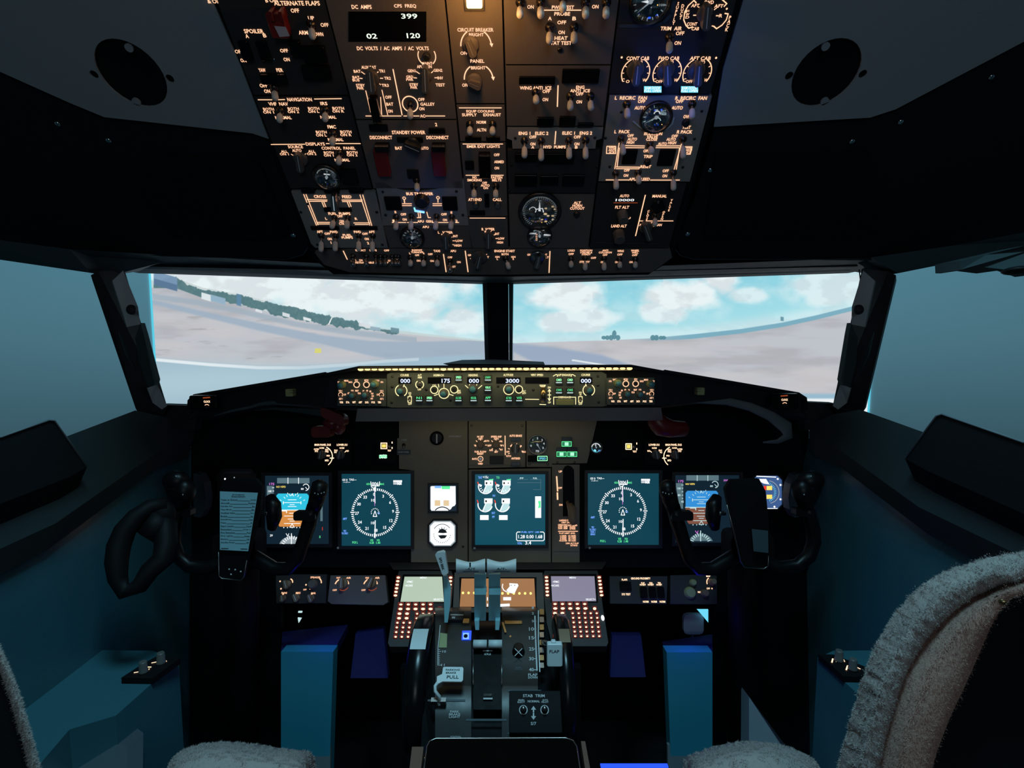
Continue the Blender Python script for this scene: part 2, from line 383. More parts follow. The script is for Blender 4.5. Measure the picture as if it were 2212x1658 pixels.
# ================================================================ the projected view outside
def vnoise(x, y, seed, per=64):
    r = np.random.RandomState(seed).rand(per + 1, per + 1); xi = np.floor(x).astype(int); yi = np.floor(y).astype(int)
    fx = x - xi; fy = y - yi; fx = fx * fx * (3 - 2 * fx); fy = fy * fy * (3 - 2 * fy); a = xi % per; b = yi % per
    return (r[a, b] * (1 - fx) + r[a + 1, b] * fx) * (1 - fy) + (r[a, b + 1] * (1 - fx) + r[a + 1, b + 1] * fx) * fy
def fbm(x, y, seed, o=5):
    s = 0; a = .5; t = 0
    for i in range(o): s = s + a * vnoise(x * 2 ** i, y * 2 ** i, seed + i); t += a; a *= .5
    return s / t
def sst(a, b, x): t = np.clip((x - a) / (b - a), 0, 1); return t * t * (3 - 2 * t)
def picture(x, y):
    """the simulator's outside picture as colours (sRGB 0..255) over the screen"""
    def mix(c, col, k): return c * (1 - k[..., None]) + np.array(col, float) * k[..., None]
    hx = [380, 437, 520, 640, 700, 780, 860, 950, 1040, 1110, 1200, 1300, 1400, 1500, 1600, 1690, 1760, 1850, 1900]
    hy = [620, 641, 657, 688, 698, 711, 719, 728, 736, 741, 738, 735, 731, 722, 711, 697, 682, 660, 645]
    hz = np.interp(x, hx, hy)
    c = np.zeros(x.shape + (3,)); c[:] = (128, 204, 222)
    c = mix(c, (165, 222, 232), sst(hz - 150, hz, y))
    n = fbm(x / 90, y / 45, 11); n2 = fbm(x / 40, y / 22, 31)
    def puff(cx, cy, rx, ry, k=1.0, sd=0):
        d = np.sqrt(((x - cx) / rx) ** 2 + ((y - cy) / ry) ** 2); return sst(1.15, .55, d + (fbm((x + sd) / 46, (y + sd) / 34, 50, 4) - .5) * .75) * k
    cl = puff(1225, 640, 95, 48) ; cl = np.maximum(cl, puff(1240, 690, 110, 34, .9, 9)); cl = np.maximum(cl, puff(1480, 640, 95, 42, 1, 40))
    cl = np.maximum(cl, puff(1560, 600, 60, 35, 1, 3)); cl = np.maximum(cl, puff(1430, 672, 60, 30, .9, 7)); cl = np.maximum(cl, puff(1615, 635, 45, 24, .8, 5)); cl = np.maximum(cl, puff(1790, 615, 130, 52, .8, 15))
    cl = np.maximum(cl, puff(560, 600, 330, 70, 1, 1)); cl = np.maximum(cl, puff(800, 640, 260, 80, 1, 2)); cl = np.maximum(cl, puff(860, 600, 90, 45, 1, 4)); cl = np.maximum(cl, puff(990, 695, 70, 35, .9, 8))
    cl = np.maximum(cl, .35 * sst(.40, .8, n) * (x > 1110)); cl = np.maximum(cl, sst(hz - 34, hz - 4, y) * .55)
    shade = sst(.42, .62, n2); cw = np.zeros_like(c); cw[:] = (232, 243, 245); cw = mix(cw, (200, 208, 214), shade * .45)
    c = c * (1 - cl[..., None]) + cw * cl[..., None]
    # ground
    g = sst(hz - .8, hz + .8, y); gc = np.zeros_like(c); gc[:] = (190, 194, 201); gc = mix(gc, (176, 178, 184), sst(.4, .75, fbm(x / 120, y / 20, 71)))
    gc = mix(gc, (203, 199, 201), sst(.45, .8, fbm(x / 160, y / 30, 91)) * .7)
    gc = mix(gc, (150, 152, 155), sst(.66, .86, fbm(x / 60, y / 9, 101)) * (x < 1000) * .5)
    c = c * (1 - g[..., None]) + gc * g[..., None]
    def band(xs, ys, hw, col, k=1.0, s=3):
        cy = np.interp(x, xs, ys); hwv = np.interp(x, xs, hw) if isinstance(hw, (list, tuple)) else hw
        m = (1 - sst(hwv - s, hwv + s, np.abs(y - cy))) * k * (x >= xs[0]) * (x <= xs[-1]) * (y > hz); return m, col
    L = [band([330, 420, 520, 640, 760, 900], [640, 652, 672, 700, 718, 734], 6, (160, 176, 190), .8),
         band([330, 430, 560, 700, 800, 900, 1045, 1110], [652, 676, 706, 734, 752, 762, 768, 760], [5, 6, 8, 10, 16, 24, 34, 22], (156, 175, 194), .85),
         band([1080, 1140, 1200, 1300, 1560], [742, 760, 776, 796, 900], [3, 16, 26, 30, 40], (150, 168, 192), .9, 5)]
    for m_, col in L: c = mix(c, col, m_)
    low = np.interp(x, [330, 450, 560, 650, 760, 830, 900, 1045], [772, 783, 790, 790, 783, 776, 772, 764])
    c = mix(c, (160, 188, 204), sst(low - 4, low + 5, y) * sst(1085, 1000, x)); c = mix(c, (172, 200, 212), (1 - sst(0, 60, np.abs(y - 830 + (x - 330) * .05))) * sst(900, 450, x))
    c = mix(c, (226, 236, 240), (1 - sst(2, 4.6, np.abs(y - low - 4))) * (x < 905) * sst(880, 400, x).clip(.45, 1))
    c = mix(c, (222, 232, 238), (1 - sst(.5, 2.2, np.abs((y - 742) - (x - 1107) * -2.2))) * (y < 760) * (y > 742))
    wl = np.interp(x, [1240, 1330], [778, 792]); c = mix(c, (225, 234, 238), (1 - sst(1, 2.5, np.abs(y - wl))) * (x > 1235) * (x < 1335))
    c = mix(c, (150, 185, 205), sst(846, 854, y) * (x > 1690)); c = mix(c, (235, 240, 242), sst(858, 863, y) * (x > 1690))
    # haze hills and tree line
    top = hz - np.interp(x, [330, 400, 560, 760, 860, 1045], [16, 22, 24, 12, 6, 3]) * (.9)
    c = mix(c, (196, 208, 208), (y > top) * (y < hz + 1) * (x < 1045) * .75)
    tn = fbm(x / 9, x * 0 + 3, 131) * 14; tt = hz - np.interp(x, [330, 380, 400, 480, 640, 770, 790, 860], [8, 24, 16, 18, 21, 17, 3, 6]) - (tn - 7) * np.interp(x, [330, 780, 790], [.8, .8, .2])
    tb = hz + np.interp(x, [330, 560, 770, 860], [2, 2, 1, 1]) - (fbm(x / 14, x * 0 + 9, 151) - .45) * 16 * (x > 470)
    tr_ = sst(tt - .8, tt + .8, y) * (1 - sst(tb - .8, tb + .8, y)) * (x < 860) * (x > 332); c = mix(c, (78, 116, 122), tr_ * (.80 + .2 * fbm(x / 5, y / 5, 141)))
    for x0, y0, x1, y1, col in ((332, 592, 383, 620, (120, 150, 180)), (332, 608, 383, 622, (90, 120, 150)), (435, 634, 456, 648, (225, 235, 238)), (455, 640, 487, 654, (150, 180, 200)), (511, 635, 521, 660, (95, 135, 165)),
                                (552, 668, 566, 674, (225, 230, 234)), (610, 676, 626, 684, (220, 226, 230)), (655, 686, 672, 692, (232, 236, 238)), (775, 698, 800, 706, (214, 222, 226)), (800, 706, 822, 714, (150, 175, 190)), (844, 708, 862, 718, (110, 145, 155)),
                                (1686, 684, 1693, 693, (105, 150, 165))):
        yy = y - (x - (x0 + x1) / 2) * (.28 if x1 < 700 else .15); c = mix(c, col, sst(x0 - .7, x0 + .7, x) * (1 - sst(x1 - .7, x1 + .7, x)) * sst(y0 - .7, y0 + .7, yy) * (1 - sst(y1 - .7, y1 + .7, yy)) * .95)
    c = mix(c, (235, 240, 242), ((np.abs((x - 714) + (y - 692) * .5) < 1.3) * (y > 684) * (y < 701)).astype(float))
    c = mix(c, (218, 215, 110), ((np.abs(x - 687) < 7) * (np.abs(y - 757) < 5)).astype(float) * .85)
    rh = sst(1330, 1500, x); c = mix(c, (118, 172, 192), sst(hz - 1.5, hz + .2, y) * (1 - sst(hz + rh * 8, hz + 2 + rh * 8, y)) * rh * .9)
    for cx, r0 in ((1304, 4), (1312, 5), (1320, 6), (1327, 10), (1335, 6), (1410, 6), (1418, 6), (1428, 4), (1434, 4)):
        c = mix(c, (88, 136, 150), (((x - cx) / 5) ** 2 + ((y - (729 - (r0 > 8) * 6)) / r0) ** 2 < 1).astype(float) * .9)
    return np.clip(c, 0, 255)
RS = 3.0; SC0 = V((0, 0.1, 0))
def scyl(th, z, r=RS): return V((SC0.x + r * math.sin(th), SC0.y + r * math.cos(th), z))
def s_hit(px):   # angle on the cylinder hit by a horizontal ray
    d = ray(px, 740); dx, dy = d.x, d.y; ox, oy = CAM.x - SC0.x, CAM.y - SC0.y
    a = dx * dx + dy * dy; b = 2 * (ox * dx + oy * dy); c = ox * ox + oy * oy - RS * RS; t = (-b + math.sqrt(b * b - 4 * a * c)) / (2 * a)
    return math.atan2(ox + dx * t, oy + dy * t)
mb = MB('screen_blank'); N = 90
lo = [scyl(math.radians(-115 + 230 * i / N), .1) for i in range(N + 1)]; hi = [scyl(math.radians(-115 + 230 * i / N), 2.75) for i in range(N + 1)]
lo2 = [scyl(math.radians(-115 + 230 * i / N), .1, RS + .03) for i in range(N + 1)]; hi2 = [scyl(math.radians(-115 + 230 * i / N), 2.75, RS + .03) for i in range(N + 1)]
mb.loft([lo, hi, hi2, lo2], True, True)
sr = thing('projection_screen', 'wide curved projection screen outside the cockpit windows showing the airfield', 'projection screen', (0, 3.1, .1))
mb.build('screen_surface', sr)
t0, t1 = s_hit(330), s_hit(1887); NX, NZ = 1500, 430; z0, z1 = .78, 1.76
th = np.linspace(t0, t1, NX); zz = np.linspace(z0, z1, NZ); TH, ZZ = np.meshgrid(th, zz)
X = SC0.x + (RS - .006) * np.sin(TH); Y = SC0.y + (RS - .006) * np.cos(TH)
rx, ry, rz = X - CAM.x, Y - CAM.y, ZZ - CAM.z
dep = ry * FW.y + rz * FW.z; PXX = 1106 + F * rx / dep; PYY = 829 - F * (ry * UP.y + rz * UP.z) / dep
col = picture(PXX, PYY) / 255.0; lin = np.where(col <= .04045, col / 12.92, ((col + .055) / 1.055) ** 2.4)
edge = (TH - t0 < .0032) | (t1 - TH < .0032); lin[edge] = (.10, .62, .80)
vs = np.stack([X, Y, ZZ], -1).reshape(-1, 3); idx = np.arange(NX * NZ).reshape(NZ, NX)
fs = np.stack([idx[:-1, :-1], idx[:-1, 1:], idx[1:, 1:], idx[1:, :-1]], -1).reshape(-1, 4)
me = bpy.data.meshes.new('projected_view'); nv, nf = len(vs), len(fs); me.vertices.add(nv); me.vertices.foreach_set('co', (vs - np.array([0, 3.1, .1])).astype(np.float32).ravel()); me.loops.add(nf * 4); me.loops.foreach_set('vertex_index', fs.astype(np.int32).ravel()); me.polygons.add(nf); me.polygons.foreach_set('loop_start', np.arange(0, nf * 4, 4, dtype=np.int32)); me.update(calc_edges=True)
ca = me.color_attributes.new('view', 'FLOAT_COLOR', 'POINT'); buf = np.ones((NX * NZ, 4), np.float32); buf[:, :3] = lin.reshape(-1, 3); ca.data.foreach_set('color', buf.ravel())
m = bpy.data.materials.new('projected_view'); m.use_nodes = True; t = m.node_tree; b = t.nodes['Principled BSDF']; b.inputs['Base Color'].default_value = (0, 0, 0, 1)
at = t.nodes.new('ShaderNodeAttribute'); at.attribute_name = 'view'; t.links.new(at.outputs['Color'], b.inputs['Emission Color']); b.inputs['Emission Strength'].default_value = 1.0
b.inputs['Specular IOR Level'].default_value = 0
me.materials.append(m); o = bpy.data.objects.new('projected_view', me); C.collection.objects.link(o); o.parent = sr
# ================================================================ cockpit shell
def struct(mb, name): o = mb.build(name); o['kind'] = 'structure'; return o
mb = MB('floor_dark'); mb.box((0, .6, -.02), (1.0, 0, 0), (0, 1.2, 0), (0, 0, .02)); struct(mb, 'floor')
XW = .80
def wallpoly(mb, pts, x, t, mat, holes=()): mb.use(mat); mb.prism([PX(px, py, x) for px, py in pts], (t, 0, 0))
mb = MB(); mb.use('wall'); mb.prism([V((-XW, -.2, 0)), V((-XW, 1.62, 0)), PX(405, 932, -XW), PX(350, 940, -XW), PX(190, 1090, -XW), V((-XW, -.2, .88))], (-.03, 0, 0)); struct(mb, 'wall_left')
mb = MB(); mb.use('wall'); mb.prism([V((XW, -.2, 0)), V((XW, 1.62, 0)), PX(1752, 928, XW), PX(1795, 940, XW), PX(1950, 1075, XW), V((XW, -.2, .86))], (.03, 0, 0)); struct(mb, 'wall_right')
# nose bulkhead behind the main panel
mb = MB('black'); mb.box((0, 1.66, .50), (XW + .03, 0, 0), (0, .02, 0), (0, 0, .50)); struct(mb, 'wall_front')
# padded sills
def sill(sg, outer, name):
    mb = MB('sill'); x = sg * (XW - .03)
    a = [PX(px, py, x) for px, py in outer]; mb.prism(a, (sg * .02, 0, -.05)); struct(mb, name)
sill(-1, [(292, 886), (366, 902), (420, 925), (418, 948), (352, 968), (120, 1130), (-120, 1240), (-120, 1040), (60, 974)], 'trim_1')
sill(1, [(1858, 884), (1795, 896), (1748, 918), (1748, 944), (1800, 962), (1985, 1095), (2120, 1160), (2330, 1260), (2330, 1060), (2120, 978)], 'trim_2')
# ceiling over the whole flight deck
OH = Pl((0, .7055), (590, 1.0817))
VPX, VPY = 1130.0, 1698.0
def ox(x0, y): return x0 + (VPX - x0) * y / VPY
mb = MB('liner'); OHB = OH
mb.prism([OH.w(-900, -420, -.05), OH.w(3100, -420, -.05), OH.w(2900, 470, -.05), OH.w(2330, 548, -.05), OH.w(1900, 574, -.05), OH.w(1106, 592, -.05), OH.w(250, 574, -.05), OH.w(-120, 548, -.05), OH.w(-700, 470, -.05)], -OH.n * .03); struct(mb, 'ceiling')
# eyebrow liners, dark, either side of the overhead bank
def liner(pts, label, screws, line_pts, rec):
    r = thing('ceiling_liner', label, 'ceiling liner', OH.w(*pts[0], -.02))
    mb = MB('liner'); OH.plate(mb, pts, .02, -.012); mb.build('liner_shell', r)
    mb = MB('black_matte'); 
    q = rec; OH.plate(mb, q, .004, -.008); mb.build('access_cover', r)
    for x, y in screws:
        k = OH.sc(x, y); R = 6 * k; m = MB('chrome'); m.lathe(OH.w(x, y, -.012), OH.ex, OH.ey, OH.n, [(R, 0), (R * .9, R * .4), (R * .5, R * .55), (0.0001, R * .45)], 12); m.build('screw', r)
    m = MB('header'); 
    for i in range(len(line_pts) - 1):
        a, b = line_pts[i], line_pts[i + 1]; OH.line(m, [a, b], 1.6, -.0118)
    m.build('edge_strip', r)
    return r
liner([(-250, 60), (0, 158), (150, 225), (215, 254), (575, 290), (640, 430), (668, 520), (662, 545), (630, 557), (350, 553), (100, 532), (-150, 500)],
      'black eyebrow liner with bright screw heads, left of the overhead switches', [(125, 267), (235, 303), (566, 377), (634, 508)], [(345, 553), (620, 560), (655, 550), (668, 530)], [(330, 330), (560, 352), (625, 500), (600, 520), (360, 510), (300, 430)])
liner([(2440, -20), (2212, 92), (1935, 240), (1880, 257), (1545, 275), (1500, 430), (1462, 520), (1470, 548), (1500, 560), (1880, 562), (2060, 536), (2330, 500)],
      'black eyebrow liner with bright screw heads, right of the overhead switches', [(1840, 305), (1945, 263), (1534, 367), (1485, 505), (2141, 166)], [(1456, 535), (1470, 552), (1500, 560), (1880, 560)], [(1545, 335), (1880, 330), (1900, 500), (1860, 515), (1520, 515)])
def cpanel(pts, hole, holes4, label, nm):
    r = thing('ceiling_panel', label, 'ceiling panel', OH.w(*hole, 0))
    def circ(cx, cy, rad):
        o = OH.w(cx, cy, -.004); k = OH.sc(cx, cy); return [o + OH.ex * (rad * k * math.cos(a)) + OH.ey * (rad * k * math.sin(a)) for a in [2 * math.pi * i / 32 for i in range(32)]]
    mb = MB('ceiling_grey'); mb.prism([OH.w(x, y, -.004) for x, y in pts], -OH.n * .003, [circ(*hole, 69)] + [circ(x, y, 8.5) for x, y in holes4])
    mb.build('panel_sheet', r)
    mb = MB('black_matte'); o = OH.w(*hole, -.012); k = OH.sc(*hole); mb.lathe(o, OH.ex, OH.ey, OH.n, [(92 * k, -.004), (92 * k, .002), (60 * k, .002), (50 * k, -.003), (0.0001, -.003)], 32); mb.build('speaker_recess', r)
cpanel([(-300, -200), (455 - 46, -120), (458, 0), (ox(464, 145), 145), (ox(464, 296), 300), (545, 288), (225, 253), (150, 222), (0, 155), (-250, 58)], (284, 160), [(278, 104), (203, 161), (367, 170), (294, 221)],
       'grey metal ceiling panel with a round hole and four bolt holes, left of the overhead switches', 'l')
cpanel([(1625, -120), (2500, -200), (2440, -25), (2212, 90), (1935, 236), (1880, 254), (1542, 274), (ox(1604, 150), 150), (1606, 0)], (1784, 159), [(1784, 101), (1705, 164), (1864, 160), (1782, 220)],
       'grey metal ceiling panel with a round hole and four bolt holes, right of the overhead switches', 'r')
# window header: lower edge of the roof in front of the overhead bank
def strip(name, top, bot, mat, thick=(0, .05, 0), kind=True):
    """ruled surface between two pixel/depth polylines, given thickness"""
    mb = MB(mat); n = len(top); T = [P(*a) for a in top]; B = [P(*a) for a in bot]; k = V(thick)
    mb.loft([T, B, [p + k for p in B], [p + k for p in T]], True, False)
    for i in (0, n - 1): mb.face([T[i], B[i], B[i] + k, T[i] + k])
    return struct(mb, name) if kind else mb
strip('trim_3', [(-140, 500, .90), (150, 538, 1.0), (350, 550, 1.06), (720, 570, 1.09), (1010, 590, 1.10), (1110, 592, 1.10), (1400, 575, 1.09), (1880, 556, 1.06), (2060, 530, .98), (2330, 480, .85)],
      [(-140, 540, .95), (196, 589, 1.06), (268, 579, 1.16), (720, 592, 1.20), (1010, 602, 1.22), (1110, 602, 1.22), (1400, 594, 1.20), (1862, 578, 1.16), (1940, 590, 1.06), (2330, 512, .9)], 'header')
strip('trim_4', [(268, 579, 1.165), (1040, 601, 1.225), (1110, 601, 1.225), (1862, 578, 1.165)], [(268, 584, 1.20), (1040, 609, 1.26), (1110, 609, 1.26), (1862, 584, 1.20)], 'trim_grey')
# centre post
mb = MB('pillar_black'); a, b = 1.26, 1.62
mb.prism([P(1052, 600, a), P(1098, 600, a), P(1099, 790, b), P(1056, 790, b)], (0, .06, 0))
mb.use('trim_grey')
mb.prism([P(1042, 600, a + .01), P(1051, 600, a + .01), P(1055, 790, b + .01), P(1048, 790, b + .01)], (0, .05, 0))
mb.prism([P(1099, 600, a + .01), P(1109, 600, a + .01), P(1107, 790, b + .01), P(1100, 790, b + .01)], (0, .05, 0)); struct(mb, 'trim_5')
# side pillars
def pillar(f, name, dz=0):
    mb = MB('pillar_black')
    q = [(196, 594, 1.06), (212, 586, 1.06), (268, 580, 1.12), (362, 880, 1.26), (352, 900, 1.26), (300, 892, 1.2), (294, 884, 1.2)]
    sx = -1 if f(268, 580) < 1106 else 1; mb.prism([P(f(x, y), y, d) for x, y, d in q], (sx * .048, .065, -.004))
    mb.use('pillar_grey'); q = [(243, 606, 1.07), (266, 584, 1.09), (298, 662, 1.12), (303, 700, 1.13), (275, 706, 1.11)]
    mb.prism([P(f(x, y), y, d - .015) for x, y, d in q], (sx * .012, .014, 0))
    q = [(318, 838, 1.20), (340, 830, 1.22), (361, 876, 1.24), (350, 884, 1.24), (330, 870, 1.23)]
    mb.prism([P(f(x, y), y, d - .012) for x, y, d in q], (sx * .009, .011, 0))
    mb.use('sill'); q = [(256, 716, 1.08), (268, 738, 1.09), (312, 830, 1.19), (300, 812, 1.17), (272, 766, 1.11)]
    mb.prism([P(f(x, y), y, d - .012) for x, y, d in q], (sx * .009, .011, 0)); struct(mb, name)
fl = lambda x, y: x
fr_ = lambda x, y: 2141 - x - 11 + (y - 580) * .1
pillar(fl, 'trim_6'); pillar(fr_, 'trim_7')
def grab(f, side):
    r = thing('grab_handle', 'dark flat grab handle fixed along the %s windscreen pillar' % side, 'handle', P(f(318, 840), 840, 1.15))
    mb = MB('sill'); q = [(303, 697, 1.10), (310, 720, 1.11), (337, 820, 1.17), (334, 832, 1.17), (318, 834, 1.17), (300, 780, 1.14), (292, 730, 1.11)]
    mb.prism([P(f(x, y), y, d - .02) for x, y, d in q], (0, .014, 0)); mb.build('grip', r)
    c = P(f(287, 669), 669, 1.085); mb = MB('pillar_black'); mb.lathe(c, RT, UP, -FW, [(.010, 0), (.010, .006), (.007, .010), (0, .010)], 14); mb.build('bolt', r)
grab(fl, 'left'); grab(fr_, 'right')
for nm, q in (('trim_8', [(345, 874), (412, 876), (424, 905), (420, 930), (372, 925), (345, 900)]), ('trim_9', [(1738, 868), (1806, 871), (1806, 898), (1775, 925), (1738, 930)])):
    mb = MB('pillar_black'); mb.prism([P(x, y, 1.275) for x, y in q], (0, .03, 0)); struct(mb, nm)
# sill boxes beside the side windows
def sbox(sg, pts, label):
    x = sg * (XW - .05); r = thing('side_box', label, 'storage box', PX(*pts[0], x)); mb = MB('black_matte'); mb.prism([PX(a, b, x) for a, b in pts], (sg * .03, 0, -.06)); mb.build('box_body', r)
    mb = MB('trim_grey'); mb.tube([PX(a, b, x - sg * .001) for a, b in pts[1:5]], .0016, 6); mb.build('edge_piping', r)
sbox(-1, [(-160, 1005), (0, 944), (105, 907), (118, 908), (188, 1008), (150, 1030), (-160, 1150)], 'dark box with a rounded front edge on the left window sill')
sbox(1, [(2370, 1020), (2212, 955), (2035, 894), (2022, 898), (1955, 990), (2000, 1015), (2370, 1180)], 'dark box with a rounded front edge on the right window sill')
# visor bracket, upper right
r = thing('visor_bracket', 'dark stepped bracket hanging above the right side window', 'bracket', P(2150, 570, .80))
mb = MB('sill'); mb.prism([P(2075, 562, .82), P(2130, 550, .82), P(2215, 530, .8), P(2260, 530, .8), P(2260, 590, .8), P(2214, 574, .8), P(2172, 582, .8), P(2120, 576, .82), P(2088, 582, .82), P(2076, 582, .82)], (0, .05, 0)); mb.build('bracket_body', r)
mb = MB('black'); mb.blob(P(2200, 584, .79), RT * .02, FW * .02, UP * .006); mb.build('clamp', r)
mb = MB('pillar_black')
for xs in ([(1856, 582), (1858, 600), (1861, 622)], [(1862, 582), (1866, 605), (1862, 625)]): mb.tube([P(x, y, 1.10) for x, y in xs], .0012, 6)
tag(mb.build('cable'), 'thin black cable hanging at the top of the right windscreen pillar', 'cable')
# ================================================================ overhead switch bank
XL, X1, X2, X3, X4, XR = 466, 702, 962, 1086, 1338, 1592
def col(a, b, y0, y1, m=2): return [(ox(a, y0) + m, y0 + 1.5), (ox(b, y0) - m, y0 + 1.5), (ox(b, y1) - m, y1 - 1.5), (ox(a, y1) + m, y1 - 1.5)]
# frame that carries the modules
r = thing('overhead_housing', 'black metal frame that carries all the overhead switch panels', 'panel frame', OH.w(1060, 300, -.02))
mb = MB('black_matte'); OH.plate(mb, [(ox(440, -255), -255), (ox(1612, -255), -255), (ox(1612, 560), 560), (1400, 593), (1108, 597), (1010, 597), (720, 592), (ox(440, 556) + 8, 556)], .03, -.011); mb.build('backing', r)
mb = MB('pillar_black')
for xx in (450, X1, X2, X3, X4, 1602): OH.line(mb, [(ox(xx, -250), -250), (ox(xx, 536), 536)], 3, -.0095)
mb.build('rail', r)
def module(name, label, plate, mat, cat='switch panel', t=.009, h=0, grp='overhead switch modules'):
    c = (sum(p[0] for p in plate) / len(plate), sum(p[1] for p in plate) / len(plate))
    r = thing(name, label, cat, OH.w(*c, -.01), grp); m = MB(mat); OH.plate(m, plate, t, h); return r, m
def T(m, *rows, mat='leg', pl=OH):
    for cx, cy, h, tx, *w in rows: pl.text(m, cx, cy, h, tx, w[0] if w else None, mat=mat)
def Ls(m, th, *ls, mat='leg', pl=OH):
    for l in ls: pl.line(m, l, th, mat=mat)
def holes(root, pl, *pts, r=3.2):
    for x, y in pts: screw(root, pl, x, y, r, 'metal_dark')
# -- flight control panel
r, m = module('flight_control_panel', 'black overhead panel with a red guard, lettered SPOILER and ALTERNATE FLAPS', col(XL, X1, -120, 206), 'plate_dark')
T(m, (459, 3, 8, '& OI', 22), (586, 1, 8, 'B ON', 26), (641, 7, 9.5, 'ALTERNATE FLAPS', 99), (637, 23, 8.5, 'OFF', 18), (672, 39, 8, 'UP', 13), (701, 54, 8, 'OFF', 17), (655, 70.5, 8, 'ARM', 20), (686, 74, 8, 'DOWN', 24),
  (548, 67.5, 8.5, 'SPOILER', 42), (533.5, 78, 8, 'A', 7), (571.5, 76.5, 8, 'B', 7), (516, 111.5, 7.5, 'OFF', 17), (525.5, 130.5, 7.5, 'ON', 12), (613.5, 109.5, 7.5, 'OFF', 17), (619, 128.5, 7.5, 'ON', 13), (566, 151.5, 7.5, 'YAW', 15), (604, 151.5, 7.5, 'PER', 14),
  (569, 185, 7.5, 'OFF', 16), (577, 197, 7.5, 'ON', 13))
m.build('faceplate', r)
toggle(r, OH, 672, 52, 675, 78, tip='tip_white'); toggle(r, OH, 593, 188, 594.5, 211, tip='tip_white')
g = MB('red'); OH.block(g, 587, 22, 624, 72, .016, bev=.002); go = g.build('switch_guard', r); go['label'] = 'red switch guard'
g = MB('red_dark'); OH.block(g, 590, 14, 598, 34, .020, bev=.001); OH.block(g, 611, 14, 619, 34, .020, bev=.001); OH.poly(g, [(592, 56), (617, 58), (626, 78), (604, 80)], .0165, 'lilac'); g.build('guard_hinge', go)
for x0, y0, x1, y1 in ((522, 88, 543, 126), (560, 88, 582, 126), (628, 86, 652, 118), (566, 158, 620, 178), (655, 98, 705, 130), (655, 140, 715, 168)): ind(r, OH, x0, y0, x1, y1, .007, 'gloss_black', name='switch_guard')
for x, y in ((529, 101), (568, 101), (592, 128)): screw(r, OH, x, y, 2.2, 'chrome')
# -- navigation / displays
r, m = module('display_source_panel', 'black overhead panel lettered NAVIGATION and DISPLAYS with a round fuel gauge', col(XL, X1, 207, 408), 'plate_dark')
Ls(m, 1.7, [(557.5, 215.5), (587.5, 215.5)], [(599, 215.5), (615, 215)], [(679, 213.8), (737.5, 213)], [(585.5, 312), (658.5, 311.5)], [(704.5, 310), (712, 310)], [(723, 310), (778.5, 310)])
Ls(m, 1.4, [(629, 333), (635.5, 336.5)], [(642, 329), (644, 334)], [(660.5, 332), (655, 336)])
T(m, (647, 215, 7.5, 'NAVIGATION', 53), (601, 224.5, 7, 'VHF  NAV', 42), (699.5, 223.5, 7, 'IRS', 15), (580, 239, 5.8, 'BOTH|ON 1', 23), (633.5, 238, 5.8, 'BOTH|ON 2', 24), (677.5, 237.5, 5.8, 'BOTH|ON L', 24), (730.5, 237, 5.8, 'BOTH|ON R', 25),
  (612, 254, 6.5, 'NORMAL', 35), (709, 253, 6.5, 'NORMAL', 34), (716.5, 274, 7, 'FMC', 18), (694, 288.5, 5.8, 'BOTH|ON L', 23), (747, 288, 5.8, 'BOTH|ON R', 24), (725, 301.5, 6.5, 'NORMAL', 33),
  (681, 311, 6.5, 'DISPLAYS', 41), (638, 317, 6, 'SOURCE', 32), (641, 325, 6, 'AUTO', 20), (614, 330, 5, 'ALL|ON 1', 19), (673, 329.5, 5, 'ALL|ON 2', 20), (731, 320, 6.2, 'CONTROL  PANEL', 73), (710, 332.5, 5.2, 'BOTH|ON 1', 21), (760.5, 332, 5.2, 'BOTH|ON 2', 23), (739, 345.5, 6, 'NORMAL', 32))
m.build('faceplate', r)
for b, tt in (((606, 238), (604, 259)), ((703, 236), (702.5, 257)), ((720, 288), (718, 309)), ((733, 330), (732, 351))): toggle(r, OH, *b, *tt)
knob(r, OH, (642, 337), (648, 370), 16, .016)
gauge(r, OH, 706, 381, 30, lambda m: (OH.arc(m, 706, 384, 21, 30, 150, 2, .002, 'e_dimwhite'), OH.line(m, [(700, 376), (712, 377)], 3, .002, 'e_white')), needle=70, dome=.010)
ind(r, OH, 738, 364, 772, 394, .006)
# -- fuel panel
pf = [(629, 414), (650, 414), (652, 417), (680, 417), (682, 414), (699, 414), (701, 417), (732, 417), (734, 414), (752, 414), (755, 417), (786, 417), (788, 414), (811, 415), (838, 535), (681, 535), (672, 526)]
r, m = module('fuel_panel', 'grey overhead panel with double lines lettered CROSS FEED and FUEL PUMPS', pf, 'plate_grey')
Ls(m, 1.6, [(656, 420), (683.5, 486.5)], [(661, 420), (687, 485.5)], [(777.5, 421), (799, 486.5)], [(783.5, 421), (803, 487)], [(663.5, 431), (706.5, 432)], [(666.5, 434.8), (706, 434.8)], [(738.5, 432), (782.5, 432)], [(739.5, 435.3), (781.5, 435)],
   [(695.5, 436.5), (700, 447)], [(699.5, 436), (704, 446.5)], [(749.5, 435), (754.5, 447)], [(754, 435), (758.5, 446)], [(684, 480.3), (712, 480.3)], [(685, 483.7), (712, 483.7)], [(764, 481.3), (799, 481.3)], [(767, 484.7), (796, 484.7)])
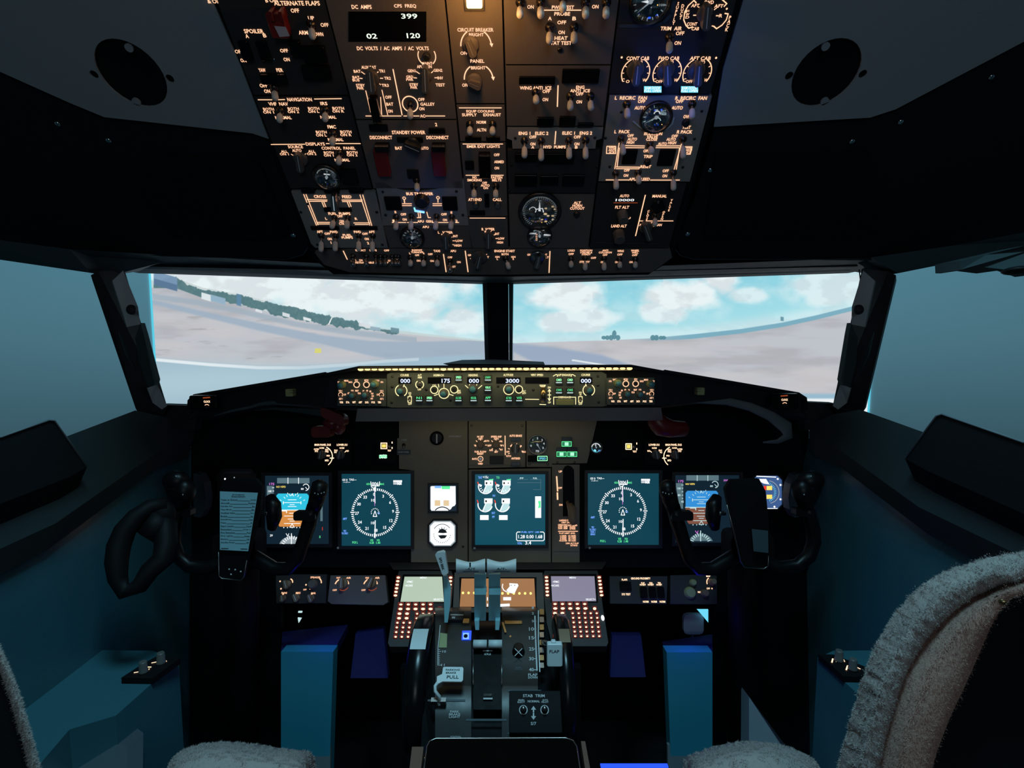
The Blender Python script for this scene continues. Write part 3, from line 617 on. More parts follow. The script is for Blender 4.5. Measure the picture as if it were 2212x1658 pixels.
T(m, (691, 424.5, 6, 'CROSS', 26), (749, 425, 6, 'FEED', 20), (733, 461.5, 5.5, 'FUEL  PUMPS', 47), (734, 467, 5, 'OFF', 12), (704.5, 472, 5, 'L'), (769, 472.5, 5, 'R'), (738, 477.5, 5, 'ON', 9), (738, 483, 5, 'CTR', 11),
  (691, 500.5, 5, 'AFT', 13), (721, 501, 5, 'FWD', 16), (707, 504.7, 4.6, 'OFF', 12), (772, 501, 5, 'FWD', 15), (803, 501, 5, 'AFT', 13), (788.5, 505, 4.6, 'OFF', 12), (712, 516, 5, 'ON', 9), (715, 524, 5, '1'), (750, 510.5, 4.6, 'FUEL|PUMPS', 24), (792, 516, 5, 'ON', 9), (795, 525, 5, '2'))
m.build('faceplate', r)
for b, tt in (((723, 469), (717, 489)), ((751.5, 469), (749, 489)), ((694, 508), (693.5, 539)), ((725, 508), (724, 538)), ((775, 508), (775, 538)), ((805, 508), (804.5, 539))): toggle(r, OH, *b, *tt, h=.026)
knob(r, OH, (719, 424), (722, 455), 9, .020, 'metal', 'crossfeed_knob', 'e_dimwhite')
for x0, y0, x1, y1 in ((651, 405, 679, 416), (700, 405, 733, 416), (754, 405, 785, 416), (700, 447, 722, 456), (734, 448, 760, 456), (672, 488, 733, 495), (756, 488, 816, 495)): ind(r, OH, x0, y0, x1, y1, .003)
holes(r, OH, (650, 458), (814, 458), (665, 440), (686, 528), (826, 528))
# -- metering panel
r, m = module('electrical_meter_panel', 'overhead panel with a digital readout showing 399, 02 and 120 and two rotary knobs', col(X1, X2, -60, 258), 'plate_mid')
OH.rect(m, 753, 25, 921, 90, .0006, 'gloss_black')
T(m, (884, 35, 11, '399', 35), (803, 78, 11, '02', 23), (893, 77, 11, '120', 29), mat='e_seg')
T(m, (781, 15, 8.5, 'DC  AMPS', 43), (875, 13.5, 8.5, 'CPS  FREQ', 48), (848.5, 104.5, 8, 'DC  VOLTS  /  AC  AMPS  /  AC  VOLTS', 155), (923, 137, 6.3, 'MAINT', 22), (796.5, 145.5, 6.5, 'AUX BAT', 32), (771.5, 154, 6.2, 'BAT', 15), (825, 153.5, 6.2, 'TR1', 12),
  (769, 170, 5.5, 'BAT|BUS', 15), (837, 169, 6.2, 'TR2', 14), (778.5, 187.5, 5.8, 'STBY|PWR', 19), (832, 184.5, 6.2, 'TR3', 15), (916.5, 144, 6.5, 'APU  GEN', 32), (889, 153, 6.2, 'GEN1', 17), (946, 152, 6.2, 'GEN2', 19), (885, 169, 5.5, 'GRD|PWR', 15), (951, 168.5, 6.2, 'INV', 12), (894, 186, 5.8, 'STBY|PWR', 19), (951, 183.5, 6.5, 'TEST', 20),
  (839, 210, 6.5, 'OFF', 14), (842, 225, 6.5, 'BAT', 15), (843, 240, 6.5, 'ON', 10), (910, 215, 6.5, 'OFF', 14), (923.5, 225, 6.5, 'GALLEY', 31), (911, 235, 6.5, 'ON', 11), (913, 250.5, 6.3, 'AC', 11))
Ls(m, 1.6, [(780.5, 155), (787.5, 160)], [(797.5, 150), (799, 156)], [(817, 155), (812.5, 159)], [(777, 169), (782.5, 169.5)], [(821.5, 169), (827, 169)], [(820, 181), (822, 183)], [(899, 154.5), (906, 159)], [(917, 148), (918, 156)], [(935.5, 154), (931, 158)], [(894, 168), (900, 168.5)], [(939, 168), (944.5, 168)],
   [(790, 196), (801, 242.5)], [(825, 194.5), (837.5, 248)], [(822, 210), (824.5, 248)], [(790, 250.5), (802, 250.5)], [(824, 250.5), (866.5, 250.5)], [(872, 250.5), (905.5, 250.5)], [(919, 250.5), (961, 250.5)])
Ls(m, 2.2, [(849, 150), (868.5, 248)])
OH.arc(m, 922, 121, 19, 150, 235, 2, mat='leg'); OH.arc(m, 922, 121, 19, -55, 30, 2, mat='leg'); OH.arc(m, 886, 225, 16.5, 0, 360, 2.2, mat='leg')
m.build('faceplate', r)
knob(r, OH, (798, 156), (802, 198), 15, .018); knob(r, OH, (917, 150), (919, 198), 13, .018); toggle(r, OH, 886, 226, 886, 251); rknob(r, OH, 922, 121, 8, .008, 'knob_dark')
g = MB('gloss_black'); OH.block(g, 803, 205, 821, 256, .014, bev=.002); g.build('switch_guard', r)
# -- generator drive / standby power
r, m = module('standby_power_panel', 'dark overhead panel lettered STANDBY POWER between two red DISCONNECT guards', col(X1, X2, 259, 408), 'plate_mid')
T(m, (942, 269, 7, '2'), (882.5, 286, 7.5, 'STANDBY POWER', 72), (823, 297, 7.3, 'DISCONNECT', 48), (945, 297, 7.3, 'DISCONNECT', 48), (861, 320, 6.3, 'BAT', 15), (916, 320, 6.3, 'AUTO', 19))
T(m, (888, 301, 5, 'STANDBY PWR OFF', 50), mat='leg_dim'); m.build('faceplate', r)
for a, b in ((813, 841), (935, 962)):
    g = MB('red'); OH.block(g, a, 318, b, 373, .012, bev=.002); go = g.build('switch_guard', r); go['label'] = 'red switch guard'
    g = MB('gloss_black'); OH.block(g, a - 1, 307, b + 1, 318, .015, bev=.001); g.build('guard_hinge', go)
knob(r, OH, (874, 314), (905, 327), 15, .016, 'knob_dark')
toggle(r, OH, 900, 388, 901, 408, tip='tip_white')
for q in ((798, 268, 838, 282), (858, 296, 914, 306), (926, 276, 962, 288), (880, 366, 905, 384)): ind(r, OH, *q, .003)
# -- bus transfer
pb = [(810, 394), (830, 394), (846, 404), (870, 412), (897, 415), (925, 412), (955, 405), (975, 397), (984, 391), (1002, 390), (1012, 487), (827, 487), (820, 440)]
r, m = module('bus_transfer_panel', 'grey scalloped overhead panel lettered BUS TRANSFER with blue-lit toggle switches', pb, 'plate_grey')
T(m, (906.5, 418.5, 6, 'BUS TRANSFER', 58), (871.5, 463, 5.2, 'OFF', 12), (874, 474, 5, 'ON', 9), (959, 463, 5.2, 'OFF', 12), (961, 475, 5, 'ON', 9), (854, 458, 5, 'II'), (975, 459, 5, 'II'), (918, 478, 5, 'APU  GEN', 33), (850, 477, 5, '1', 4), (986, 477, 5, '2', 5))
Ls(m, 1.5, [(869, 440), (889, 440)], [(869, 444), (889, 444)], [(935, 440), (954, 440)], [(935, 444), (954, 444)], [(847, 480.5), (877, 480.5)], [(880, 480.5), (902, 480.5)], [(933, 480.5), (968, 480.5)], [(984, 480.5), (991, 480.5)], [(901, 470), (909, 470), (907, 457)], [(905, 470), (903, 459)], [(922, 458), (925, 470), (930, 470)])
OH.line(m, [(895, 449), (897, 456), (916, 458.5)], 3, mat='e_cyanhot'); OH.line(m, [(897, 455), (915, 458)], 6, .0005, 'e_blue')
OH.arc(m, 873, 428, 3, 0, 360, 1.4, mat='leg'); OH.line(m, [(873, 431), (874, 438)], 2, mat='leg'); OH.arc(m, 946, 427, 3, 0, 360, 1.4, mat='leg'); OH.line(m, [(946, 430), (946, 437)], 1.6, mat='leg')
m.build('faceplate', r)
for q in ((832, 424, 867, 452), (956, 424, 988, 453)): ind(r, OH, *q, .003, 'black')
rknob(r, OH, 911, 432, 16, .012, 'knob_dark')
for b, tt in (((856, 468), (855, 492)), ((889, 467), (887, 492)), ((943, 467), (941, 492)), ((976, 468), (974, 491))): toggle(r, OH, *b, *tt, h=.022)
holes(r, OH, (814, 458), (833, 464), (1000, 464), (827, 414), (986, 413))
# -- wiper, left; apu gauge
r, m = module('wiper_panel', 'overhead panel with a round bluish gauge and a knob lettered L WIPER', [(828, 489), (1012, 489), (1022, 535), (842, 535)], 'plate_mid')
T(m, (919.5, 486 + 4, 4.8, 'APU', 14), (962, 502, 5, 'L   WIPER', 32), (962, 507.3, 4.8, 'PARK', 17), (984, 510, 4.8, 'INT', 10), (992, 520, 4.8, 'LOW', 15), (989, 530, 4.8, 'HIGH', 15))
Ls(m, 1.4, [(972, 515), (977, 511.5)], [(978, 520), (983, 520)], [(978, 528), (980, 529)]); m.build('faceplate', r)
gauge(r, OH, 890.5, 511.5, 27, lambda m: (OH.ticks(m, 890.5, 513, 15, 20, 20, 160, 7, 2, .002, 'e_dimwhite'), OH.text(m, 893, 513, 5, 'EGT', 10, .002)), needle=80, dome=.009)
knob(r, OH, (962, 511), (963.5, 538), 12, .016)
# -- dome / circuit breaker dimmers
r, m = module('dimmer_panel', 'warmly lit overhead panel lettered CIRCUIT BREAKER and PANEL under the lamp', col(X2, X3, -140, 224), 'plate_mid')
T(m, (1027, 64.5, 8, 'CIRCUIT BREAKER', 78), (1029, 75, 7, 'BRIGHT', 32), (1005, 115, 7, 'OFF -', 21), (1031, 132, 7.5, 'PANEL', 30), (1033, 146.5, 7, 'BRIGHT', 31), (1005, 184, 7, 'OFF', 13))
for cy, r0 in ((100, 33), (172, 31)):
    cx = 1028.5 if cy == 100 else 1034; OH.arc(m, cx, cy, r0, 122, 180, 2.4, mat='leg'); OH.arc(m, cx, cy, r0, 8, 58, 2.4, mat='leg'); OH.poly(m, [(cx + r0 - 4, cy - 6), (cx + r0 + 4, cy - 6), (cx + r0 + 1, cy + 2)], .0008, 'leg')
m.build('faceplate', r)
knob(r, OH, (1010, 90), (1022, 120), 18, .014, 'plate_mid', line='plate_grey'); knob(r, OH, (1014, 180), (1034, 188), 17, .014, 'plate_mid', line='plate_grey')
# -- lamp
r = thing('dome_lamp', 'glowing amber square lamp at the top of the overhead bank', 'lamp', OH.w(1024, 0, 0))
m = MB('metal'); OH.block(m, 1002, -42, 1046, 22, .004, bev=.001); m.build('lamp_frame', r)
m = MB('e_lamp'); OH.block(m, 1007, -36, 1041, 17, .006, bev=.002, h0=.003); m.build('lamp_lens', r)
# -- equipment cooling
r, m = module('equipment_cooling_panel', 'overhead panel lettered EQUIP COOLING with two toggle switches', col(X2, X3, 225, 306), 'plate_mid')
Ls(m, 1.7, [(992, 233), (1083, 233)]); T(m, (1037.5, 240.7, 6.5, 'EQUIP COOLING', 60), (1014, 248, 6.5, 'SUPPLY', 32), (1063, 248, 6.5, 'EXHAUST', 38), (1039.5, 264, 6.5, 'NORM', 20), (1040, 280.5, 6.5, 'ALTN', 20)); m.build('faceplate', r)
toggle(r, OH, 1015, 268, 1015, 286); toggle(r, OH, 1064, 268, 1064, 286)
for q in ((1005, 294, 1040, 304), (1050, 294, 1080, 304)): ind(r, OH, *q, .002)
# -- emergency exit lights / signs
r, m = module('passenger_signs_panel', 'overhead panel lettered EMER EXIT LIGHTS, NO SMOKING and FASTEN BELTS', col(X2, X3, 307, 468), 'plate_mid')
Ls(m, 1.6, [(1000, 311), (1086, 311)], [(1006.5, 378.5), (1040.5, 378.5)], [(1061, 378.5), (1087.5, 378.5)])
T(m, (1044, 316.3, 6, 'EMER EXIT LIGHTS', 71), (1073, 334.5, 5.8, 'OFF', 12), (1078, 349.5, 5.8, 'ARMED', 21), (1073, 363, 5.8, 'ON', 10), (1025, 386, 5.3, 'NO|SMOKING', 31), (1073, 386, 5.3, 'FASTEN|BELTS', 24), (1047, 395, 5, 'OFF', 10), (1048, 400.5, 5.2, 'AUTO', 19), (1049, 406, 5, 'ON', 10), (1026, 431, 6, 'ATTEND', 29), (1074, 431, 6, 'CALL', 19)); m.build('faceplate', r)
toggle(r, OH, 1023.5, 401, 1024, 423); toggle(r, OH, 1071, 401, 1071, 423)
g = MB('gloss_black'); OH.block(g, 1035, 327, 1060, 376, .014, bev=.002); g.build('switch_guard', r)
rknob(r, OH, 1028, 442, 7, .005, 'metal', name='push_button'); rknob(r, OH, 1075, 442, 7, .005, 'metal', name='push_button')
for q in ((1005, 347, 1024, 365), (1047, 418, 1057, 446), (1015, 454, 1048, 463), ): ind(r, OH, *q, .003, 'black')
# -- right wiper
r, m = module('wiper_panel', 'overhead panel lettered R WIPER with a single knob, below the ATTEND and CALL buttons', col(X2, X3, 469, 537), 'plate_mid')
Ls(m, 1.6, [(1015, 470.8), (1091, 470.8)], [(1065, 509), (1070, 506)], [(1071, 515), (1075, 515)])
T(m, (1054.5, 495, 5.5, 'R  WIPER', 28), (1055, 500.7, 5, 'PARK', 16), (1074, 505, 4.8, 'INT', 9), (1083, 515, 4.8, 'LOW', 13), (1080, 523.5, 4.8, 'HIGH', 13)); m.build('faceplate', r)
knob(r, OH, (1055, 505), (1055, 536), 12, .016)
# -- window / probe heat
r, m = module('probe_heat_panel', 'overhead panel with seven white toggle switches lettered PROBE HEAT and TAT TEST', col(X3, X4, -60, 140), 'plate_mid')
Ls(m, 1.8, [(1175, 22), (1255, 22)])
T(m, (1146, 15, 8, 'ON', 14), (1216, 16, 8, 'PWR  TEST', 48), (1214.5, 30, 8, 'PROBE', 34), (1188, 40, 8, 'A', 8), (1240.5, 40, 8, 'B', 8), (1213.5, 48.5, 8, 'OFF', 19), (1213, 70, 8, 'ON', 14), (1212, 82.5, 8, 'HEAT', 28), (1212, 93, 8, 'TAT TEST', 46), (1286, 14.5, 8, 'ON', 14)); m.build('faceplate', r)
for b, tt in (((1123.5, 4), (1123.5, 33)), ((1168, 4), (1168, 33)), ((1216, -6), (1216, 20)), ((1265, 4), (1265, 33)), ((1310, 4), (1309, 33)), ((1187, 58), (1187, 88)), ((1240, 58), (1240, 87))): toggle(r, OH, *b, *tt, h=.024)
screw(r, OH, 1210, 108, 6, 'metal_dark')
# -- anti ice
r, m = module('anti_ice_panel', 'overhead panel lettered WING ANTI ICE and ENG ANTI ICE', col(X3, X4, 141, 273), 'plate_mid')
T(m, (1157, 190, 7.5, 'WING ANTI  ICE', 68), (1180, 197.5, 7, 'OFF', 16), (1178, 215, 7.3, 'ON', 12), (1253.5, 188.5, 7, 'ENG', 18), (1253, 196, 7, 'ANTI  ICE', 43), (1252, 203, 7, 'OFF', 16), (1251, 220, 7, 'ON', 12)); Ls(m, 2.4, [(1205.5, 185), (1204, 230)]); m.build('faceplate', r)
toggle(r, OH, 1157.5, 199, 1158, 219); toggle(r, OH, 1232, 207, 1232, 233); toggle(r, OH, 1275, 207, 1276.5, 233)
for q in ((1121, 164, 1199, 181), (1214, 148, 1294, 178), (1160, 252, 1196, 270), (1208, 250, 1243, 270), (1248, 264, 1282, 272)): ind(r, OH, *q, .004)
# -- hydraulic pumps
ph = [(1096, 276), (1303, 276), (1300, 299), (1288, 303), (1286, 321), (1107, 321), (1106, 303), (1095, 299)]
r, m = module('hydraulic_pump_panel', 'light grey overhead panel lettered HYD PUMPS with four toggle switches', ph, 'plate_grey')
T(m, (1152.5, 288, 7, 'ENG 1   ELEC 2', 64), (1151, 296, 6.5, 'OFF', 15), (1151, 311, 6.2, 'ON', 11), (1151, 318, 6, 'A', 6), (1198, 317.5, 6.2, 'HYD  PUMPS', 48), (1247, 287.5, 7, 'ELEC 1   ENG 2', 64), (1247, 296, 6.5, 'OFF', 15), (1246, 311, 6.2, 'ON', 11), (1245, 318, 6, 'B', 6)); Ls(m, 2, [(1200.5, 284), (1198.5, 311)]); m.build('faceplate', r)
for b, tt in (((1133, 303), (1133, 336)), ((1169, 304), (1169, 342)), ((1229, 303), (1229.5, 338)), ((1265, 302), (1265, 338))): toggle(r, OH, *b, *tt, h=.026)
holes(r, OH, (1113, 298), (1285, 297))
r, m = module('door_light_panel', 'blank black overhead panel with dark light windows, above the large altimeter', col(X3, X4, 323, 418), 'plate_dark')
m.build('faceplate', r)
for q in ((1112, 330, 1160, 348), (1168, 330, 1240, 352), (1112, 376, 1160, 400), (1166, 378, 1206, 398), (1215, 376, 1262, 400)): ind(r, OH, *q, .004)
holes(r, OH, (1105, 356), (1100, 412), (1290, 360))
# -- cabin altitude
r, m = module('cabin_altitude_panel', 'overhead panel with a large round altimeter above a smaller one, lettered ALT HORN CUTOUT', col(X3, X4, 419, 537), 'plate_mid')
T(m, (1247, 444, 5.4, 'ALT|HORN|CUTOUT', 31)); m.build('faceplate', r)
def mk(m):
    OH.arc(m, 1166, 458, 37, 20, 175, 1.6, .002, 'e_dimwhite'); OH.ticks(m, 1166, 458, 32, 37, -60, 240, 40, 1, .002); OH.poly(m, [(1163, 456), (1168, 456), (1166.5, 436), (1165, 436)], .0022, 'e_white')
    OH.arc(m, 1150, 454, 8, -40, 100, 1.6, .002); OH.line(m, [(1157, 452), (1172, 450), (1174, 458)], 2, .002); OH.arc(m, 1148, 452, 4, 60, 200, 1.4, .002)
    for x, y, q in ((1179, 450, 4), (1194, 446, 4), (1198, 452, 3), (1178, 462, 5), (1184, 466, 4), (1194, 466, 4), (1171, 474, 3), (1179, 478, 4), (1194, 474, 3)): OH.dot(m, x, y, q * .8, .0024, 'e_tan', .7)
gauge(r, OH, 1166, 455, 47, mk, needle=None, dome=.014)
gauge(r, OH, 1165.5, 508, 27, lambda m: (OH.line(m, [(1144, 504), (1157, 504)], 4, .002, 'e_white'), OH.line(m, [(1176, 507), (1191, 508)], 4, .002), OH.arc(m, 1165, 512, 20, 60, 130, 3, .002, 'e_pale'), [OH.dot(m, 1159, 506 + 4 * i, 2.4, .0024, 'leg', .5) for i in range(4)]), needle=100, dome=.012)
rknob(r, OH, 1246, 462, 7, .005, 'knob_dark', name='push_button')
# -- air temperature
r, m = module('air_temperature_panel', 'black overhead panel, big round gauge above three knobs lettered CONT CAB, FWD CAB, AFT CAB', col(X4, XR, -140, 204), 'plate_dark')
T(m, (1450, 61.5, 8, 'TRIM  AIR', 46), (1469, 72, 8, 'OFF', 18), (1464, 93, 8, 'ON', 14), (1532, 5, 7.5, 'FWD', 20), (1502, 12, 7, 'AFT', 17), (1553, 13, 7, 'AFT', 19), (1557, 34, 7, 'R', 7), (1495, 52, 7, 'CONT', 22), (1502, 62, 7, 'CAB', 16), (1485, 31, 5.6, 'F|W|D', 8))
for i, ch in enumerate('SUPPLY'): OH.text(m, 1465 - i * 2, 8 + i * 8.4, 7, ch)
for i, ch in enumerate('DUCT'): OH.text(m, 1475 - i * 1.6, 13 + i * 8.4, 7, ch)
for i, ch in enumerate('PACK'): OH.text(m, 1577 - i * 2.3, 38 + i * 8.6, 7.5, ch)
Ls(m, 2.2, [(1504, 6), (1499, 1), (1487, 12), (1479, 26), (1477, 43), (1482, 55), (1488, 61), (1496, 58)], [(1560, -1), (1570, 8), (1564, 14)], [(1566, 29), (1573, 30), (1569, 43), (1560, 54), (1548, 62), (1542, 57)])
Ls(m, 1.8, [(1509, 15), (1514, 19)], [(1530, 10), (1530, 15)], [(1548, 17), (1543, 21)], [(1498, 33), (1503, 33)], [(1547, 34), (1552, 34)], [(1538, 56), (1543, 57)])
OH.dot(m, 1343, 124, 2.2, mat='leg'); OH.dot(m, 1547, 125, 2.2, mat='leg'); OH.dot(m, 1570, 19, 2, mat='leg')
for cx, tx, lab, wl, off in ((1373, 1378, 'CONT CAB', 49, 'O'), (1441, 1445, 'FWD CAB', 45, 'OFF'), (1506, 1513, 'AFT CAB', 45, 'OFF')):
    T(m, (tx, 126, 8, lab, wl), (tx - 2, 134.5, 7.2, 'AUTO', 24), (cx - 27, 173, 7, 'C', 6), (cx - 17, 176, 6.3, off, 8 if off == 'O' else 15), (cx + 19, 173, 6.5, 'W', 8))
    OH.arc(m, cx, 158, 30, 118, 215, 2, mat='leg'); OH.arc(m, cx, 158, 30, -35, 62, 2, mat='leg'); OH.ticks(m, cx, 158, 24.5, 28.5, 30, 150, 2, 1.5, mat='leg'); OH.ticks(m, cx, 158, 25, 28.5, 0, 180, 2, 1.5, mat='leg')
m.build('faceplate', r)
knob(r, OH, (1530, 16), (1526, 62), 17, .020, lw=2.2); toggle(r, OH, 1446, 80, 1446, 108, h=.024)
for a, b in (((1378, 143), (1374, 182)), ((1442, 143), (1443, 183)), ((1511, 143), (1508, 184))): knob(r, OH, a, b, 19, .020, lw=2.2)
gauge(r, OH, 1405, 2, 45, lambda m: (OH.poly(m, [(1385, 4), (1402, 8), (1400, 0)], .0022, 'e_white'), OH.ticks(m, 1405, 4, 30, 36, 190, 350, 9, 2, .002, 'e_dimwhite'), OH.text(m, 1430, 11, 5, '100', 12, .002)), needle=220, dome=.010)
m = MB('header'); OH.line(m, [(1340, 56), (1405, 56), (1432, 50), (1452, 30), (1456, 0), (1450, -40)], 7, .001); m.build('gauge_surround', r)
for x0, x1, s in ((1389, 1431, 'RAM DOOR|FULL OPEN'), (1469, 1510, 'RAM DOOR|FULL OPEN')):
    ind(r, OH, x0, 184, x1, 202, .005, 'black', s, 'e_white', th=5.5, tw=36, glow='e_cyan')
# -- bleed air
pp = [(1317, 206), (1538, 207), (1490, 392), (1293, 391)]
r, m = module('bleed_air_panel', 'light grey overhead panel lettered RECIRC FAN, PACK and APU BLEED around a round gauge', pp, 'plate_grey')
T(m, (1363, 211.5, 7.5, 'L  RECIRC  FAN', 69), (1386, 219, 7, 'OFF', 16), (1383, 233, 7.2, 'AUTO', 24), (1493, 212, 7.5, 'R  RECIRC  FAN', 68), (1468, 219, 7, 'OFF', 16), (1463, 233, 7.2, 'AUTO', 24), (1486, 252, 7, 'OVHT', 19), (1483, 275, 6.5, 'TEST', 18), (1344, 284.5, 7, 'L  PACK', 33), (1362, 293, 6, 'OFF', 13), (1366, 300.5, 6.2, 'AUTO', 20), (1362, 307.5, 6, 'HIGH', 16),
  (1411, 289, 6, 'ISOLATION', 39), (1409, 295.3, 6, 'VALVE', 24), (1408, 301, 6, 'CLOSE', 24), (1431, 310.5, 5.6, 'AUTO', 19), (1479, 285, 7, 'R PACK', 33), (1457.5, 294, 6, 'OFF', 13), (1450, 301, 6.2, 'AUTO', 20), (1452, 308.5, 6, 'HIGH', 17), (1399, 326, 6.2, 'OPEN', 18), (1400, 338, 6.2, 'TRIP', 19), (1395, 360, 6, 'RESET', 23),
  (1354, 368, 5.6, 'OFF', 12), (1352, 379, 5.8, 'ON', 10), (1381, 387, 6, 'APU  BLEED', 45), (1438, 369, 6, 'OFF', 13), (1436, 380, 6, 'ON', 10), (1322, 324, 4.6, 'WING|ANTI|ICE', 15), (1488, 324, 4.6, 'WING|ANTI|ICE', 13))
Ls(m, 1.6, [(1311, 316), (1330, 316), (1330, 331.5), (1310, 331.5), (1311, 316)], [(1480, 317), (1495, 317), (1491, 333), (1478, 333)], [(1351, 314.3), (1392.5, 315.3)], [(1351, 318.8), (1392, 319.2)], [(1418, 315), (1471, 315)], [(1417, 318.8), (1467.5, 319)],
   [(1337.5, 309), (1328, 364.5)], [(1338, 319.5), (1333, 360.5)], [(1331, 360.5), (1381.5, 361), (1380, 365)], [(1331, 364.2), (1378.5, 364.5)], [(1472, 311), (1456.5, 365.5)], [(1468, 319.5), (1461, 365.5)], [(1309, 388.5), (1326, 388.5)], [(1334, 388.5), (1358, 388.5)], [(1405, 388.8), (1451, 388.8)], [(1459, 388.8), (1468, 388.8)])
m.build('faceplate', r)
for q in ((1345, 322, 1375, 353), (1422, 322, 1456, 356)): ind(r, OH, *q, .003, 'black')
toggle(r, OH, 1354, 224, 1355, 250, h=.024); toggle(r, OH, 1495, 224, 1495, 251, h=.024); toggle(r, OH, 1342, 299, 1346, 329, h=.024); toggle(r, OH, 1404, 312, 1407, 328); toggle(r, OH, 1475, 300, 1476, 337, h=.024)
toggle(r, OH, 1330, 374, 1331, 404, h=.026); toggle(r, OH, 1378, 372, 1380, 392, h=.022); toggle(r, OH, 1454, 373, 1455, 406, h=.026)
rknob(r, OH, 1481, 265, 8, .006, 'knob_dark', name='push_button'); rknob(r, OH, 1398, 350, 7, .006, 'knob_dark', name='push_button')
gauge(r, OH, 1417, 252, 35, lambda m: (OH.ticks(m, 1417, 254, 22, 28, 110, 200, 5, 1.6, .002, 'e_pale'), OH.arc(m, 1419, 246, 6, 0, 180, 2.4, .002, 'e_white'), OH.text(m, 1433, 243, 5, 'DUCT|PRESS', 13, .002, 'e_pale'), OH.arc(m, 1417, 264, 10, 20, 160, 1.5, .002)), needle=210, dome=.012)
m = MB('lever_white'); OH.line(m, [(1368, 262), (1384, 276), (1400, 282), (1420, 284), (1440, 279), (1452, 268), (1456, 254)], 3.2, .002); m.build('gauge_surround', r)
holes(r, OH, (1342, 242), (1317, 360), (1308, 298), (1475, 361), (1516, 240), (1500, 300))
# -- pressurisation
r, m = module('pressurization_panel', 'black overhead panel lettered FLT ALT, LAND ALT and MANUAL, lower right of the bank', col(X4, XR, 394, 537), 'plate_dark')
T(m, (1349, 423, 6, 'AUTO', 20), (1344, 447.5, 6, 'FLT ALT', 30), (1337, 488, 6, 'LAND ALT', 33), (1425, 423.5, 6, 'MANUAL', 31), (1390, 485.5, 5.2, 'AUTO', 18), (1403.5, 482, 4.8, 'ALT', 12), (1423, 485.5, 5.2, 'MAN', 13), (1358, 471, 4, 'U', 8))
T(m, (1350, 432, 5, '10000', 40), mat='e_white'); Ls(m, 1.6, [(1326, 438), (1377, 438)], mat='leg_dim'); Ls(m, 2.2, [(1394, 421.5), (1373, 509)]); Ls(m, 1.7, [(1382, 477), (1411, 477)], [(1420, 477), (1454, 477)], [(1412, 489), (1416, 486)])
for nm, x0, x1, y0, y1 in (('VALVE', 1451, 1445, 432, 454), ('CLOSE', 1401, 1397, 456, 475), ('OPEN', 1434, 1430, 458, 473)):
    for i, ch in enumerate(nm): t_ = i / (len(nm) - 1); OH.text(m, x0 + (x1 - x0) * t_, y0 + (y1 - y0) * t_, 4.2, ch)
m.build('faceplate', r)
rknob(r, OH, 1344, 462, 12, .022, 'knob'); rknob(r, OH, 1336, 504, 13, .022, 'knob'); knob(r, OH, (1393, 488), (1404, 518), 14, .018); toggle(r, OH, 1415, 464, 1415, 484); rknob(r, OH, 1422, 446, 16, .006, 'gloss_black', name='position_gauge')
m = MB('header'); OH.line(m, [(1288, 524), (1425, 526)], 2, .001); m.build('trim_line', r)
# -- forward strip of light and start switches
ps = [(ox(640, 540) - 30, 538), (ox(1600, 540) - 3, 538), (1452, 556), (1408, 588), (1106, 593), (1008, 593), (756, 588), (700, 572), (680, 546)]
r, m = module('light_switch_panel', 'long dark strip of landing light, engine start and LOGO switches along the forward edge', ps, 'plate_mid')
Ls(m, 2, [(741.5, 542), (750, 560)], [(958, 549), (963.6, 587)], [(1005, 542), (1011, 587)], [(1188, 542.7), (1186, 588.7)])
T(m, (779, 540.5, 4, 'RETRACT', 22), (806, 540.5, 4, 'LNDG', 15), (835, 541, 4, 'OFF', 11), (780, 562, 3.8, 'L    ON    R', 24), (788, 567, 3.8, 'RETRACTABLE', 40), (842, 563, 3.8, 'ON', 8), (837, 567.5, 3.8, 'P', 4), (858, 562, 4, 'I', 2), (901, 542.5, 4, 'RUNWAY|TURNOFF', 26), (901, 551, 4, 'OFF', 9), (885.5, 547, 4, 'L', 3), (915.6, 547, 4, 'R', 3), (929.5, 549, 4.2, 'OFF', 10), (943.5, 542, 4.6, 'TAXI', 14), (904, 563, 4, 'ON', 8), (933, 563.5, 4, 'ON', 8),
  (979, 542, 4.6, 'APU', 12), (972, 556, 4.4, 'OFF', 10), (991, 566, 4.2, 'ON', 8), (981, 576, 4, 'ST', 7), (1016.5, 551, 4, 'GRD', 12), (1029, 549.6, 4, 'OFF', 12), (1045, 550.7, 4, 'CONT', 15), (1051, 555.3, 4, 'FLT', 11), (1090, 542, 5, 'ENGINE START', 44), (1091, 549, 4.4, 'BOTH', 15), (1074.5, 557, 4, 'IGN|L', 9), (1109, 557, 4, 'IGN|R', 9),
  (1144, 550, 4, 'GRD', 10), (1158, 548.5, 4, 'OFF', 11), (1175, 550, 4, 'CONT', 14), (1180, 555.7, 4, 'FLT', 11), (1234, 541, 4.6, 'LOGO', 15), (1233.7, 548.6, 4.4, 'OFF', 11), (1266.4, 545, 3.8, 'POSITION|STROBE &|STEADY', 26), (1282, 557, 4.2, 'OFF', 11), (1263, 565.5, 4.4, 'STEADY', 22), (1307.5, 543, 3.8, 'ANTI|COLLISION', 28), (1307, 550.5, 4, 'OFF', 10), (1301, 566, 4, 'ON', 7), (1340.5, 542, 4.6, 'WING', 14), (1339, 549.6, 4.4, 'OFF', 11), (1332, 566, 4, 'ON', 7), (1372, 543.3, 4, 'WHEEL|WELL', 18), (1371, 551, 4, 'OFF', 11), (1363, 566, 4, 'ON', 7))
for x0, x1, cx, cy in ((1017, 1024, 1030, 563), (1145, 1152, 1158, 563)): OH.ticks(m, cx, cy + 4, 13, 18, 50, 140, 3, 1.2, mat='leg')
m.build('faceplate', r)
for x, y0, y1 in ((762.6, 553, 572), (791, 553, 571)): toggle(r, OH, x, y0, x, y1, .017, 'metal')
